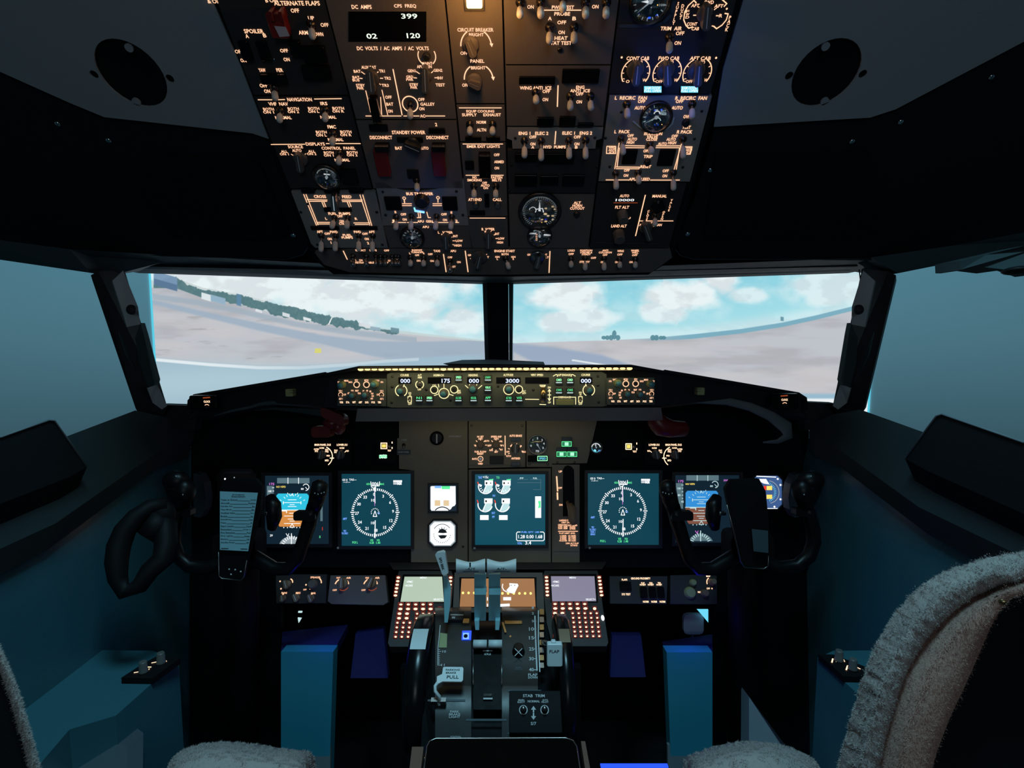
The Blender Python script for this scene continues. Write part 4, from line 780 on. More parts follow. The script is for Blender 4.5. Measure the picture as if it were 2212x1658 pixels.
for x in (812, 822, 832, 847, 855, 861): toggle(r, OH, x, 553, x, 569, .015, 'metal', .8)
for bx, b0, tx, t1 in ((886.6, 555, 886.6, 571), (915, 556, 915, 571), (944.4, 555, 944.4, 571), (1092, 557, 1099, 577), (1233.4, 558, 1233.7, 573), (1264, 557, 1264, 579), (1304.6, 557, 1305, 579), (1338, 559, 1339, 574), (1372, 559, 1372.4, 574)): toggle(r, OH, bx, b0, tx, t1, .016)
toggle(r, OH, 972, 562, 972, 584, .018, 'metal'); knob(r, OH, (1037, 554), (1031, 579), 18, .016); knob(r, OH, (1165, 555), (1159, 578), 18, .016, 'metal')
# ================================================================ glareshield
MC = Pl((805, 1.120), (882, 1.128))
r = thing('glareshield', 'black glareshield hood running across the cockpit below the windscreen', 'glareshield', P(1070, 850, 1.2))
Fh = [(404, 880, 1.22), (405, 864, 1.22), (418, 851, 1.22), (560, 827, 1.18), (703, 803, 1.13), (705, 805, 1.13), (776, 790, 1.08), (1070, 788, 1.08), (1363, 787, 1.08), (1434, 800, 1.13), (1436, 798, 1.13), (1580, 822, 1.18), (1726, 847, 1.22), (1743, 858, 1.22), (1746, 880, 1.22)]
def bk(p): return P(p[0] + (1106 - p[0]) * .10, p[1] + 14 if p[1] < 870 else p[1] + 20, p[2] + .28)
m = MB('sill'); Tt = [P(*p) for p in Fh]; m.loft([[bk(p) for p in Fh], Tt], False, False)
lowy = lambda x: np.interp(x, [404, 470, 560, 705, 728, 1414, 1436, 1580, 1680, 1746], [905, 890, 868, 878, 881, 878, 876, 860, 885, 905])
Lw = [P(p[0], float(lowy(p[0])), p[2] + (.08 if 740 < p[0] < 1400 else .04)) for p in Fh]
m.use('pillar_black'); lipb = [t - UP * .006 for t in Tt]; lipk = [t + FW * (.075 if 740 < p[0] < 1400 else .03) for t, p in zip(lipb, Fh)]
m.loft([Tt, lipb, lipk, Lw, [l + FW * .10 - UP * .012 for l in Lw]], False, False); m.build('hood', r)
m = MB('trim_grey'); Hb = [(956, 785, 1.10), (998, 777, 1.16), (1070, 776, 1.16), (1174, 781, 1.14), (1177, 787, 1.10)]
m.prism([P(*p) for p in Hb], FW * .12); m.build('centre_cap', r)
m = MB('mip_grey'); a = [P(772, 882, 1.145), P(1428, 880, 1.145), P(1432, 908, 1.20), P(768, 910, 1.20)]; m.prism(a, FW * .03); o = m.build('front_lip', r); o['label'] = 'grey front lip'
# led strip
r = thing('led_strip', 'row of warm yellow LEDs under the front edge of the glareshield', 'light strip', P(1070, 797, 1.08))
m = MB('plate_dark'); m.box((P(777, 797.5, 1.086) + P(1362, 795.5, 1.086)) / 2, (P(1362, 795.5, 1.086) - P(777, 797.5, 1.086)) / 2, FW * .002, UP * .0035); m.build('strip_base', r)
m = MB('e_led')
for i in range(40):
    t_ = i / 39; c = P(779 + 581 * t_, 797.5 - 2 * t_, 1.082); m.blob(c, RT * .0060, FW * .0022, UP * (.0022 if i % 3 else .0032), 8, 5)
m.build('led', r)
GB = [(776, 801, 1.09), (1364, 799, 1.09)]
# ---- mode control panel
def pbtn(root, pl, cx, cy, t1, w=8.5, h=7.5, mat='e_green', bar='e_pale'):
    m = MB('plate_dark'); pl.block(m, cx - w, cy - h, cx + w, cy + h, .005, bev=.001)
    pl.text(m, cx, cy - h * .32, 5, t1, w * 1.35, .0055, mat); pl.rect(m, cx - w + 2, cy + h - 5, cx + w - 2, cy + h - 3, .0054, bar); return m.build('push_button', root)
r = thing('mode_control_panel', 'wide grey autopilot panel in the glareshield with readouts 000, 175 and 3000', 'control panel', MC.w(1072, 880, -.01))
m = MB('mcp_grey'); MC.plate(m, [(836, 808), (845, 804), (1300, 803), (1310, 808), (1311, 876), (1300, 878), (846, 880), (836, 877)], .03, 0)
for x0, x1 in ((860.6, 888.6), (924, 974.5), (1009, 1037.6), (1072, 1124.6), (1134.4, 1186), (1252.4, 1279.6)): MC.rect(m, x0 - 1.5, 813.5, x1 + 1.5, 829.5, .0006, 'knob'); MC.rect(m, x0, 814.6, x1, 828.4, .0009, 'gloss_black')
for cx, tx, wd in ((875.5, '000', 21), (963, '175', 18), (1023.8, '000', 22), (1107, '3000', 29), (1265.8, '000', 22)): MC.text(m, cx, 822.2, 9, tx, wd, .0014, 'e_mcpseg')
for cx, cy, h, tx, wd in ((874, 810, 4.8, 'COURSE', 18), (906.5, 812.4, 4.4, 'A/T|ARM', 9), (947.4, 810, 4.8, 'IAS/MACH', 22), (1022, 810, 4.8, 'HEADING', 20), (1098, 809.5, 4.8, 'ALTITUDE', 21), (1160, 809.5, 4.8, 'VERT SPEED', 27), (1219, 809.5, 4.8, 'A/P ENGAGE', 27), (1265.3, 809.3, 4.8, 'COURSE', 19), (906, 841, 4, 'OFF', 8), (885.5, 851, 4, 'F/D|ON', 6), (885.5, 872, 4, 'OFF', 8), (1253.8, 850, 4, 'F/D|ON', 6), (1253.8, 872, 4, 'OFF', 8),
                          (938, 832, 4, 'C/O', 8), (992, 846, 4, 'SPD|INTV', 8), (1132.4, 846.8, 4, 'ALT|INTV', 8), (1186.5, 836.6, 4, 'DN', 6), (1187, 869, 4, 'UP', 6), (1219.8, 857.6, 4.2, 'DISENGAGE', 27)): MC.text(m, cx, cy, h, tx, wd, .0008, 'leg_yel')
for cx, cy, rr, a0, a1 in ((866.6, 843.5, 12.5, 115, 245), (866.6, 843.5, 12.5, -60, 60), (906.5, 830.4, 8.5, 120, 240), (906.5, 830.4, 8.5, -60, 60), (1271.9, 842.5, 12.5, 115, 245), (1271.9, 842.5, 12.5, -60, 60)): MC.arc(m, cx, cy, rr, a0, a1, 1.8, .0008, 'leg_yel')
for cx, cy, rr in ((938, 841.6, 8), (959, 849.3, 11), (981, 840.7, 8), (1099, 841, 11), (1121, 840.7, 8)): MC.arc(m, cx, cy, rr, 0, 360, 1.7, .0008, 'leg_yel')
for l in ([(873, 830), (871, 836)], [(959, 829), (959, 837)], [(947, 829.5), (948, 836)], [(938, 854), (946, 851)], [(971, 851), (979, 854)], [(1005, 832), (1013, 839)], [(1041, 832), (1033, 839)], [(1014, 830), (1015, 834)], [(1030, 830), (1029, 834)], [(1265, 829), (1267, 834)], [(1135, 862), (1164, 862.3)], [(1186.8, 841), (1186.8, 865)], [(1183.5, 852.6), (1190, 852.6)], [(1184, 845), (1186.8, 840.5), (1189.5, 845)], [(1184, 860), (1186.8, 865), (1189.5, 860)],
          [(1196, 873), (1196, 857.5), (1205, 857.5)], [(1234, 857.5), (1243.5, 857.5), (1243.5, 873)], [(1195, 812), (1201, 808.5), (1204, 809), (1204, 813)], [(1243, 812), (1237, 808.5), (1234, 809), (1234, 813)], [(1166, 831.5), (1178, 831.5), (1177, 834), (1167, 834)], [(1166, 873), (1179, 873.5)]): MC.line(m, l, 1.5, .0008, 'leg_yel')
for x in (885, 1253.8): MC.rect(m, x - 4.5, 855.5, x + 4.5, 869, .0006, 'leg_yel'); MC.rect(m, x - 3, 857, x + 3, 867.5, .0010, 'gloss_black')
m.build('faceplate', r)
for cx, cy, q, cap in ((866.6, 843.3, 9, 'knob_blue_lit'), (959, 849.3, 9, 'knob_blue_lit'), (1021.8, 839, 10, 'knob_blue_lit'), (1099, 839, 9, 'knob_blue_lit'), (1271.9, 841.6, 9, 'knob_blue_lit')): rknob(r, MC, cx, cy, q, .013, 'knob', cap)
for cx, cy in ((938, 841.6), (981, 840.7), (1121, 840.7)): rknob(r, MC, cx, cy, 5, .005, 'knob_dark', name='push_button')
toggle(r, MC, 906, 833, 907, 828, .012, 'metal', .7); toggle(r, MC, 885, 862, 885, 865, .008, 'metal', .6); toggle(r, MC, 1253.8, 862, 1253.8, 865, .008, 'metal', .6)
for cx, cy, tx in ((990.7, 817, 'SPEED'), (1054, 817, 'LNAV'), (1054, 839, 'VORLOC'), (1054, 861, 'APP'), (905.3, 861.4, 'N1'), (927.6, 861.4, 'SPEED'), (990.3, 861.4, 'LVL CHG'), (1023, 861.4, 'HDG SEL'), (1099, 861.4, 'ALT HLD'), (1121.5, 861.4, 'V/S'), (1207.4, 822.5, 'CMD'), (1231.5, 822.5, 'CMD'), (1207.4, 844.5, 'CWS'), (1231.5, 844.5, 'CWS')): pbtn(r, MC, cx, cy, tx, mat='e_greenhot' if tx in ('SPEED', 'CMD', 'VORLOC') else 'e_green')
g = MB('brass'); o = MC.w(1173, 852, .002); k = MC.sc(1173, 852); g.tube([o - MC.ex * 4.5 * k, o + MC.ex * 4.5 * k], 17 * k, 24); g.build('thumb_wheel', r)
g = MB('olive'); MC.block(g, 1200.6, 862, 1239.2, 873.5, .007, bev=.001); o = g.build('disengage_bar', r); o['label'] = 'yellowish bar lettered DISENGAGE above it'
for x, y in ((847.5, 813), (847, 835.5), (846, 869), (1291.5, 812.5), (1291.5, 832), (1293, 868), (921, 841), (973, 864), (1152, 842), (1076, 834)): screw(r, MC, x, y, 3, 'metal_dark')
# ---- EFIS panels
def efis(nm, poly_, dx, mir):
    r = thing('efis_panel', nm, 'control panel', MC.w(poly_[0][0], 878, -.01), 'small control panels beside the autopilot panel'); m = MB('mcp_grey'); MC.plate(m, poly_, .03, 0)
    f = lambda x: x if not mir else 2143.5 - x
    kn = [(739.5, 830.4, 8.5), (810, 828.7, 8.5), (761.8, 852.8, 8), (789.3, 852, 8)]; yb = 868.6 if not mir else 866.5; s = 0 if not mir else -2
    for cx, cy in ((770.4, 830.4), (791.6, 830.4)): MC.arc(m, f(cx), cy + s, 6.2, 0, 360, 1.7, .0008, 'leg')
    for cx in (736, 824): MC.arc(m, f(cx), 852 + s, 4.6, 0, 360, 1.2, .0008, 'leg')
    R = [(748, 822, 4, 'MINS', 9), (815, 821.5, 4, 'BARO', 9), (770, 821, 4, 'FPV', 7), (791.6, 821, 4, 'MTRS', 9), (757, 825, 4, 'BARO', 8), (733, 825, 4, 'RADIO', 7), (825, 825, 4, 'HPA', 6), (735.5, 844, 4, 'VOR 1', 8), (736, 861, 4, 'ADF 1', 8), (745, 852, 4, 'OFF', 5), (824.5, 844, 4, 'VOR 2', 8), (824.5, 861, 4, 'ADF 2', 8), (816, 852, 4, 'OFF', 5), (761, 843.5, 4, 'VOR', 6), (771, 843.5, 4, 'MAP', 7), (776, 849, 4, 'PLN', 6), (753, 849, 4, 'APP', 5), (793, 843.5, 4, '40', 4), (800, 845, 4, '80', 4), (804, 849.5, 4, '160', 5), (805, 855, 4, '320', 5), (803, 860.5, 4, '640', 5), (785, 844, 4, '20', 4)]
    for cx, cy, h, tx, wd in R: MC.text(m, f(cx), cy + s, h, tx, wd, .0008, 'leg')
    m.build('faceplate', r)
    for cx, cy, q in kn: rknob(r, MC, f(cx), cy + s, q, .010 if q < 8.2 else .014, 'olive' if q > 8.2 else 'knob', 'knob_blue_lit')
    for cx, cy in ((770.4, 830.4), (791.6, 830.4)): rknob(r, MC, f(cx), cy + s, 3.6, .004, 'knob_dark', name='push_button')
    for cx in (736, 824): toggle(r, MC, f(cx), 852 + s, f(cx), 855 + s, .007, 'metal', .6)
    for cx, tx in zip((737.5, 751, 764.8, 778.5, 792.4, 806.2, 819.7), ('WXR', 'STA', 'WPT', 'ARPT', 'DATA', 'POS', 'TERR') if not mir else ('TERR', 'POS', 'DATA', 'ARPT', 'WPT', 'STA', 'WXR')): ind(r, MC, f(cx) - 4.6, yb - 4.2, f(cx) + 4.6, yb + 4.2, .004, 'plate_dark', tx, 'leg_hot', 'push_button', 4.4, tw=7.5)
efis('grey panel of small knobs and lit buttons left of the autopilot panel', [(731, 818), (835, 817.5), (834, 877), (729, 876)], 0, False)
efis('grey panel of small knobs and lit buttons right of the autopilot panel', [(1307, 816), (1413, 815), (1414, 873), (1307, 874)], 0, True)
# small lights in the hood face
HF = Pl((820, 1.19), (880, 1.195))
for cx, cy, lb in ((633, 846, 'small grey-green square light window in the hood left of the control panels'), (1507, 843, 'small grey-green square light window in the hood right of the control panels')):
    r = thing('warning_light', lb, 'warning light', HF.w(cx, cy, 0)); m = MB('olive'); HF.block(m, cx - 8, cy - 8, cx + 8, cy + 8, .022, bev=.002)
    for i in (-3, 2): HF.rect(m, cx - 7, cy + i - .5, cx + 7, cy + i + .5, .0222, 'plate_dark')
    m.build('light_window', r)
for cx, cy, lb in ((447, 867, 'small lit button lettered CLOCK at the left end of the glareshield'), (1695, 863, 'small lit button lettered CLOCK at the right end of the glareshield')):
    r = thing('clock_button', lb, 'button', HF.w(cx, cy + 6, .02)); m = MB('gloss_black'); HF.block(m, cx - 32, cy - 14, cx + 26, cy + 18, .012, bev=.004)
    HF.text(m, cx, cy, 4.6, 'CLOCK', 14, .0128, 'leg_hot'); HF.arc(m, cx, cy + 11, 5, 30, 150, 1.2, .0128, 'leg'); HF.line(m, [(cx - 8, cy - 8), (cx + 6, cy - 9)], 2.5, .0128, 'leg_dim'); m.build('button_plate', r)
    rknob(r, Pl(None, pts=[HF.w(cx, cy, .012), HF.w(cx + 9, cy, .012), HF.w(cx, cy - 9, .012)]), cx, cy + 11, 4, .005, 'knob_dark', name='push_button'); screw(r, HF, cx - 15, cy + 5, 1.5, 'chrome')
# ================================================================ main instrument panel
MP = Pl((900, 1.385), (1220, 1.345))
r = thing('instrument_panel', 'broad main instrument panel across the cockpit, grey in the middle, sides coloured for shade', 'instrument panel', MP.w(1068, 1225, -.02)); ipan = r
m = MB('black_matte'); MP.plate(m, [(412, 905), (445, 880), (560, 858), (1580, 856), (1715, 880), (1748, 903), (1746, 1225), (414, 1225)], .03, -.006); m.build('panel_base', r)  # sides of the grey panel coloured black to stand for shade
m = MB('mip_grey'); MP.plate(m, [(862, 908), (1010, 907), (1010, 1214), (888, 1214), (888, 1015), (862, 1012)], .006, 0)
MP.plate(m, [(1012.5, 907), (1135, 907), (1135, 1008), (1012.5, 1011)], .006, 0); MP.plate(m, [(1012.5, 1014), (1190, 1011), (1190, 1214), (1012.5, 1214)], .006, 0)
MP.plate(m, [(1137.5, 907), (1290, 907), (1268, 1000), (1192.5, 1001), (1192.5, 1008), (1137.5, 1008)], .006, 0); MP.plate(m, [(1192.5, 1003), (1252, 1003), (1252, 1214), (1192.5, 1214)], .006, 0)
MP.text(m, 983, 942, 3.5, 'INSTRUMENT', 27, .0008, 'print'); m.build('panel_sheet', r)
for x, y in ((873, 1040), (1000, 1180), (1019, 919), (1128, 919), (1144, 1002), (1183, 1002), (1204, 998), (1241, 998)): screw(r, MP, x, y, 2.6, 'metal_dark')
m = MB('plate_dark'); m.prism([MP.w(840, 1216, .0), MP.w(1310, 1214, .0), P(1300, 1229, 1.31), P(850, 1230, 1.31)], FW * .02); m.build('lower_lip', r)
def du(name, label, x0, y0, x1, y1, scr, draw, bez=7, cat='screen', knobdot=None, grp='display screens'):
    r = thing(name, label, cat, MP.w((x0 + x1) / 2, y1, 0), grp)
    m = MB('bezel' if name != 'x' else 'black'); b = bez; out = [(x0 - b, y0 - b), (x1 + b, y0 - b), (x1 + b, y1 + b), (x0 - b, y1 + b)]
    inn = [(x0, y0), (x1, y0), (x1, y1), (x0, y1)]; m.prism([MP.w(*p, .006) for p in out], -MP.n * .010, [[MP.w(*p, .006) for p in inn]])
    m.build('bezel', r); m = MB(scr); MP.rect(m, x0 - 1, y0 - 1, x1 + 1, y1 + 1, .0015, scr); draw(m); m.build('display', r)
    if knobdot: 
        g = MB('print'); o = MP.w(*knobdot, .006); g.blob(o, MP.ex * .0032, MP.ey * .0032, MP.n * .003, 10, 6); g.build('sensor_dot', r)
    return r
Z = .0020
def nd(m, cx, cy, head, left):
    MP.ticks(m, cx, cy, 46, 51, 0, 355, 72, 2, Z, 'e_white'); MP.ticks(m, cx, cy, 44, 53, 0, 315, 8, 2, Z, 'e_white')
    for i in range(12):
        a = math.radians(90 - 30 * i + 3); MP.text(m, cx + 39 * math.cos(a), cy - 39 * math.sin(a), 6.5, str(3 * i), None, Z, 'e_white')
    MP.line(m, [(cx - 1, cy - 54), (cx, cy - 20)], 2, Z, 'e_white'); MP.line(m, [(cx + .5, cy + 18), (cx, cy + 55)], 2, Z); MP.line(m, [(cx - 9, cy - 66), (cx - 8, cy - 57), (cx + 9, cy - 57), (cx + 10, cy - 66)], 1.6, Z); MP.text(m, cx + .5, cy - 61.5, 7.5, head, 14, Z)
    MP.line(m, [(cx - 8, cy - 55), (cx - 1, cy - 51), (cx + 2, cy - 57)], 1.4, Z); MP.text(m, cx - 4, cy - 26, 6, '10', 8, Z); MP.text(m, cx - 5, cy + 23, 6, '10', 7, Z)
    MP.text(m, cx - 14, cy - 61, 4.5, 'HDG', 9, Z, 'e_green'); MP.text(m, cx + 15, cy - 61, 4.5, 'MAG', 9, Z)
    MP.ticks(m, cx, cy, 7, 9, -20, 200, 9, 1.6, Z, 'e_white'); MP.line(m, [(cx - 4, cy + 9), (cx, cy - 3), (cx + 4, cy + 9)], 1.5, Z, closed=True); MP.line(m, [(cx - 1, cy - 46), (cx - .5, cy - 14)], 1, Z, 'e_mag'); MP.text(m, cx + 8, cy + 2, 4, 'TA', 6, Z, 'e_blue')
    x0 = cx - 70; MP.text(m, x0 + 5, cy - 70, 4.5, 'GS 0', 11, Z, 'e_white'); MP.text(m, x0 + 22, cy - 70.5, 4.5, 'TAS---', 16, Z); MP.text(m, x0 + 9, cy - 65.5, 4, '---/---', 15, Z)
    MP.text(m, cx + 49, cy - 67, 4.5, '---------', 19, Z); MP.text(m, cx + 48, cy - 62, 4.5, '0000Z', 17, Z); MP.text(m, cx + 53, cy - 62, 6, 'NM', 9, Z)
    MP.text(m, x0 + 5, cy + 14, 4.5, 'ARPT', 9, Z, 'e_blue'); MP.text(m, x0 + 5, cy + 43, 4.4, 'TFC|TA ONLY' if left else 'TFC|TA ONLY|VOR 1|004.0', 14, Z); MP.text(m, cx - 43, cy + 65, 5, 'POS L', 12, Z, 'e_green')
    MP.text(m, cx - 7, cy + 63, 4.8, 'VOR|0.28', 9, Z, 'e_green'); MP.text(m, cx + 7, cy + 63, 4.8, 'VOR|1.40', 9, Z)
du('navigation_display', 'left square screen showing a round white compass rose on dark teal', 737, 1023, 887, 1179, 'e_nd', lambda m: nd(m, 810, 1106, '006', 1), knobdot=(730, 1183))
du('navigation_display', 'right square screen showing a round white compass rose on dark teal', 1270, 1022, 1424, 1177, 'e_nd', lambda m: nd(m, 1345.5, 1103, '006', 0), knobdot=(1274, 1183))
def pfd(m, dx, dy, sky, gnd, hot):
    f = lambda x, y: (x + dx, y + dy); W = 'e_white' if hot else 'e_pale'
    def R(x0, y0, x1, y1, mt, z=Z - .0002): MP.rect(m, x0 + dx, y0 + dy, x1 + dx, y1 + dy, z, mt)
    def Ln(pts, th=1.3, mt=W): MP.line(m, [f(*p) for p in pts], th, Z, mt)
    def Tx(x, y, h, t, wd=None, mt=W): MP.text(m, x + dx, y + dy, h, t, wd, Z, mt)
    R(598.6, 1032, 668.5, 1043.5, 'e_tape'); Ln([(622, 1031.5), (622, 1044)], 1.3); Ln([(645, 1031.5), (645, 1044)], 1.3)
    R(576.4, 1049, 591.6, 1104, 'e_tape'); Tx(587, 1045, 5, '175', 11, 'e_mag'); Tx(583, 1060.5, 4.5, '100', 7); Tx(583, 1075, 4.5, '80', 6); Ln([(588, 1053), (592, 1053)], 1); Tx(590, 1089, 4.5, '45', 6)
    for y in (1060, 1067.5, 1075, 1082): Ln([(589, y), (591.5, y)], 1.2)
    Tx(607, 1051, 4, 'NO VSPD', 20, 'e_yellow'); MP.arc(m, 660.5 + dx, 1052 + dy, 6.8, -90, 150, 1.4, Z, W); Tx(653, 1055.5, 4, '80', 6); Ln([(660, 1052), (664, 1056)], 1.2)
    sk = [(597, 1070), (601, 1065.5), (663, 1065.5), (667, 1070), (667, 1100.5), (597, 1100.5)]; MP.poly(m, [f(*p) for p in sk], Z - .0002, sky)
    gd = [(596.5, 1102), (667, 1102), (667, 1131), (662, 1137), (604, 1137), (600, 1131)]; MP.poly(m, [f(*p) for p in gd], Z - .0002, gnd); Ln([(596.5, 1101.2), (667, 1101.2)], 1.5)
    for y, w_ in ((1079, 9), (1085, 17), (1089.5, 5), (1093.5, 9), (1108, 6), (1114, 17), (1120.5, 9), (1125, 5), (1130, 17)): Ln([(631 - w_, y), (631 + w_, y)], 1.2); 
    for s in (-1, 1): Ln([(631 + s * 24, 1103), (631 + s * 12, 1103), (631 + s * 12, 1107)], 1.8); Ln([(631 + s * 19, 1083), (631 + s * 19, 1088)], 1.8)
    MP.ticks(m, 631 + dx, 1092 + dy, 22, 26.5, 45, 135, 7, 1.1, Z, W); MP.ticks(m, 631 + dx, 1092 + dy, 26, 30, 25, 155, 4, 1.1, Z, W); Ln([(628, 1071), (631, 1066), (634, 1071)], 1.2)
    Ln([(626, 1138.5), (636, 1138.5), (631, 1131), (626, 1138.5)], 1.2)
    for x in (613, 621, 631, 641, 648): MP.dot(m, x + dx, 1139 + dy, 1.2, Z, W)
    ar = [(603.5, 1174)] + [(629.5 + 27 * math.cos(math.radians(a)), 1180 - 22 * math.sin(math.radians(a))) for a in range(164, 10, -14)] + [(656, 1174)]
    MP.poly(m, [f(*p) for p in ar], Z - .0003, 'e_tape' if not hot else 'e_dimwhite'); MP.ticks(m, 629.5 + dx, 1180 + dy, 16, 23, 20, 160, 11, 1.6, Z, W); Ln([(629.5, 1152), (629.5, 1174)], 1.8)
    Ln([(618, 1152), (622, 1158), (624, 1152)], 1.3, 'e_mag' if not hot else W); Tx(586, 1156, 4.5, '29', 6); R(692, 1075, 697, 1125, 'e_tape'); Tx(691, 1159, 5, 'S', 3, 'e_green'); Tx(686, 1043, 4, '3000', 14, 'e_mag'); R(696, 1138, 697, 1145, 'e_red')
du('primary_flight_display', 'left bright screen with a cyan sky and orange ground attitude picture', 571, 1027, 710, 1175, 'e_pfd', lambda m: pfd(m, 0, 0, 'e_sky', 'e_gnd', True))
du('primary_flight_display', 'right screen with a blue sky and brown ground attitude picture', 1459, 1026, 1598, 1172, 'e_pfd', lambda m: pfd(m, 884, -6, 'e_sky2', 'e_gnd2', False))
def eng(m):
    for cx, cy, full in ((1049, 1050, 1), (1087, 1050, 1), (1048, 1089, 0), (1085.5, 1089, 0)):
        MP.arc(m, cx, cy, 15.5, 170, 345, 2.2, Z, 'e_white'); MP.line(m, [(cx - 17, cy - 9), (cx - 15, cy - 3)], 2, Z, 'e_red'); MP.rect(m, cx - 2, cy - 13, cx + 16, cy - 2, Z, 'e_white'); MP.dot(m, cx + 2, cy - 7, 1.8, Z + .0003, 'black', 1.3)
        MP.poly(m, [(cx, cy - 2), (cx + 15.5, cy - 2), (cx + 13, cy + 9), (cx + 5, cy + 14), (cx - 5, cy + 14)], Z - .0002, 'e_pale'); MP.line(m, [(cx + 1, cy - 1), (cx - 5, cy + 13)], 2, Z, 'e_white')
        if full: MP.ticks(m, cx, cy, 9, 13, 180, 300, 6, 1.6, Z, 'e_white'); MP.dot(m, cx + 11, cy - 7, 1.3, Z + .0003, 'black'); MP.line(m, [(cx + 8, cy - 14), (cx + 16, cy - 15)], 2.5, Z, 'e_green'); MP.line(m, [(cx - 15, cy - 4), (cx - 9, cy - 2)], 3, Z, 'e_white')
    MP.text(m, 1037.5, 1031, 5, 'TAT', 9, Z, 'e_blue'); MP.text(m, 1049, 1030, 5.5, '+15c', 12, Z, 'e_white'); MP.text(m, 1075.5, 1031, 5, 'TO', 7, Z, 'e_green'); MP.text(m, 1127, 1032.5, 3.6, 'FF', 8, Z, 'e_pale'); MP.text(m, 1156, 1032.5, 3.6, 'FUEL', 9, Z)
    for l in ([(1117, 1035), (1140, 1035)], [(1145, 1035), (1168, 1035), (1168, 1057), (1152, 1057)], [(1117, 1042), (1168, 1042)]): MP.line(m, l, .7, Z, 'e_tape')
    MP.text(m, 1067, 1070, 4.5, 'N1', 5, Z, 'e_blue'); MP.rect(m, 1037, 1112, 1055.5, 1122.5, Z, 'e_white'); MP.rect(m, 1078, 1112, 1096.5, 1122.5, Z, 'e_white'); MP.text(m, 1066, 1107.5, 4.5, 'EGT', 7, Z, 'e_blue'); MP.text(m, 1066, 1116, 4.5, 'FF', 5, Z)
    MP.rect(m, 1156, 1071.5, 1169, 1118, Z, 'e_white'); MP.poly(m, [(1162, 1082), (1168, 1081), (1168, 1096), (1162, 1097), (1164, 1090)], Z + .0003, 'e_green')
    MP.line(m, [(1124, 1148.5), (1118, 1148.5), (1115.8, 1151), (1115.8, 1165), (1118, 1167.4), (1173, 1167.4), (1175.7, 1165), (1175.7, 1151), (1173, 1148.5), (1167, 1148.5)], 1.6, Z, 'e_white'); MP.text(m, 1145.5, 1149, 4, 'FUEL QTY  LBS', 38, Z, 'e_blue')
    MP.text(m, 1145.5, 1158.5, 7.5, '1.28 0.00 1.68', 52, Z, 'e_white'); MP.text(m, 1141, 1172, 7, '3.4', 13, Z); MP.text(m, 1122.5, 1173, 4.5, 'TOTAL', 10, Z, 'e_blue')
du('engine_display', 'square engine screen with four white dials and a boxed fuel readout, above the thrust levers', 1026, 1024, 1178, 1177, 'e_eng', eng, knobdot=(1025, 1184))
def isfd(m):
    MP.poly(m, [(930, 1051), (932, 1049.5), (984, 1049.5), (984.5, 1088), (982, 1092), (977, 1094), (974, 1099), (968, 1102.5), (932, 1102.5), (930, 1099)], Z, 'e_white')
    MP.rect(m, 939, 1049, 953, 1054, Z + .0003, 'e_blue'); MP.rect(m, 954, 1049.5, 972, 1056, Z + .0003, 'e_green')
    for x in (939, 958): MP.rect(m, x, 1080, x + 12, 1092, Z + .0003, 'e_tan')
    MP.arc(m, 955, 1150 - 35, 20, 40, 140, 2, Z + .0005, 'black')
du('standby_flight_display', 'small bright white square standby screen above the white octagonal dial', 928, 1047, 986, 1104, 'e_pfd', isfd, 4)
def octp(cx, cy, rx, ry, c): return [(cx - rx, cy - ry + c), (cx - rx + c, cy - ry), (cx + rx - c, cy - ry), (cx + rx, cy - ry + c), (cx + rx, cy + ry - c), (cx + rx - c, cy + ry), (cx - rx + c, cy + ry), (cx - rx, cy + ry - c)]
def octinst(name, label, cx, cy, rx, ry, face, draw, cat):
    r = thing(name, label, cat, MP.w(cx, cy + ry, 0)); m = MB('bezel'); m.prism([MP.w(*p, .007) for p in octp(cx, cy, rx + 4, ry + 4, 12)], -MP.n * .01, [[MP.w(*p, .007) for p in octp(cx, cy, rx, ry, 10)]]); m.build('bezel', r)
    m = MB(face); MP.poly(m, octp(cx, cy, rx + .5, ry + .5, 10), .0015, face); draw(m); m.build('dial_face', r); return r
def rmi(m):
    MP.poly(m, octp(955.5, 1152, 26, 25, 9), Z, 'e_white'); MP.arc(m, 955, 1152, 20, 35, 150, 1.2, Z + .0003, 'plate_mid'); MP.ticks(m, 955, 1153, 17, 19, 180, 350, 14, 1.2, Z + .0003, 'plate_mid')
    MP.poly(m, [(946, 1150), (949, 1144), (955, 1141), (962, 1144), (966, 1150), (957, 1151)], Z + .0003, 'header'); MP.poly(m, [(946, 1156), (957, 1155), (966, 1156), (961, 1162), (952, 1163)], Z + .0003, 'header')
    for a in (40, 70, 100, 130): MP.ticks(m, 956, 1150, 8, 12, a, a, 1, 1.2, Z + .0004, 'plate_mid')
octinst('radio_compass', 'bright white octagonal compass dial below the small standby screen', 955.5, 1152, 28.5, 27.5, 'e_dimwhite', rmi, 'dial')
def clk(m):
    MP.arc(m, 1659, 1062, 24, -80, 80, 1.5, Z, 'e_dimwhite'); MP.line(m, [(1632, 1028), (1676, 1030)], 2, Z, 'e_white'); MP.line(m, [(1650, 1098), (1681, 1098)], 2, Z, 'e_white'); MP.ticks(m, 1655, 1062, 17, 22, -70, 70, 15, 1, Z, 'e_cyan')
    MP.rect(m, 1656, 1049, 1668, 1058, Z, 'e_yellow'); MP.rect(m, 1656, 1068, 1668, 1077, Z, 'e_yellow'); MP.rect(m, 1650, 1049, 1655, 1058, Z, 'e_red'); MP.rect(m, 1649, 1070, 1655, 1078, Z, 'e_red'); MP.poly(m, [(1630, 1034), (1655, 1034), (1662, 1046), (1650, 1044)], Z, 'e_white')
    for x, y in ((1686, 1047), (1686, 1078), (1673, 1094), (1680, 1034)): MP.dot(m, x, y, 2.2, Z, 'e_white')
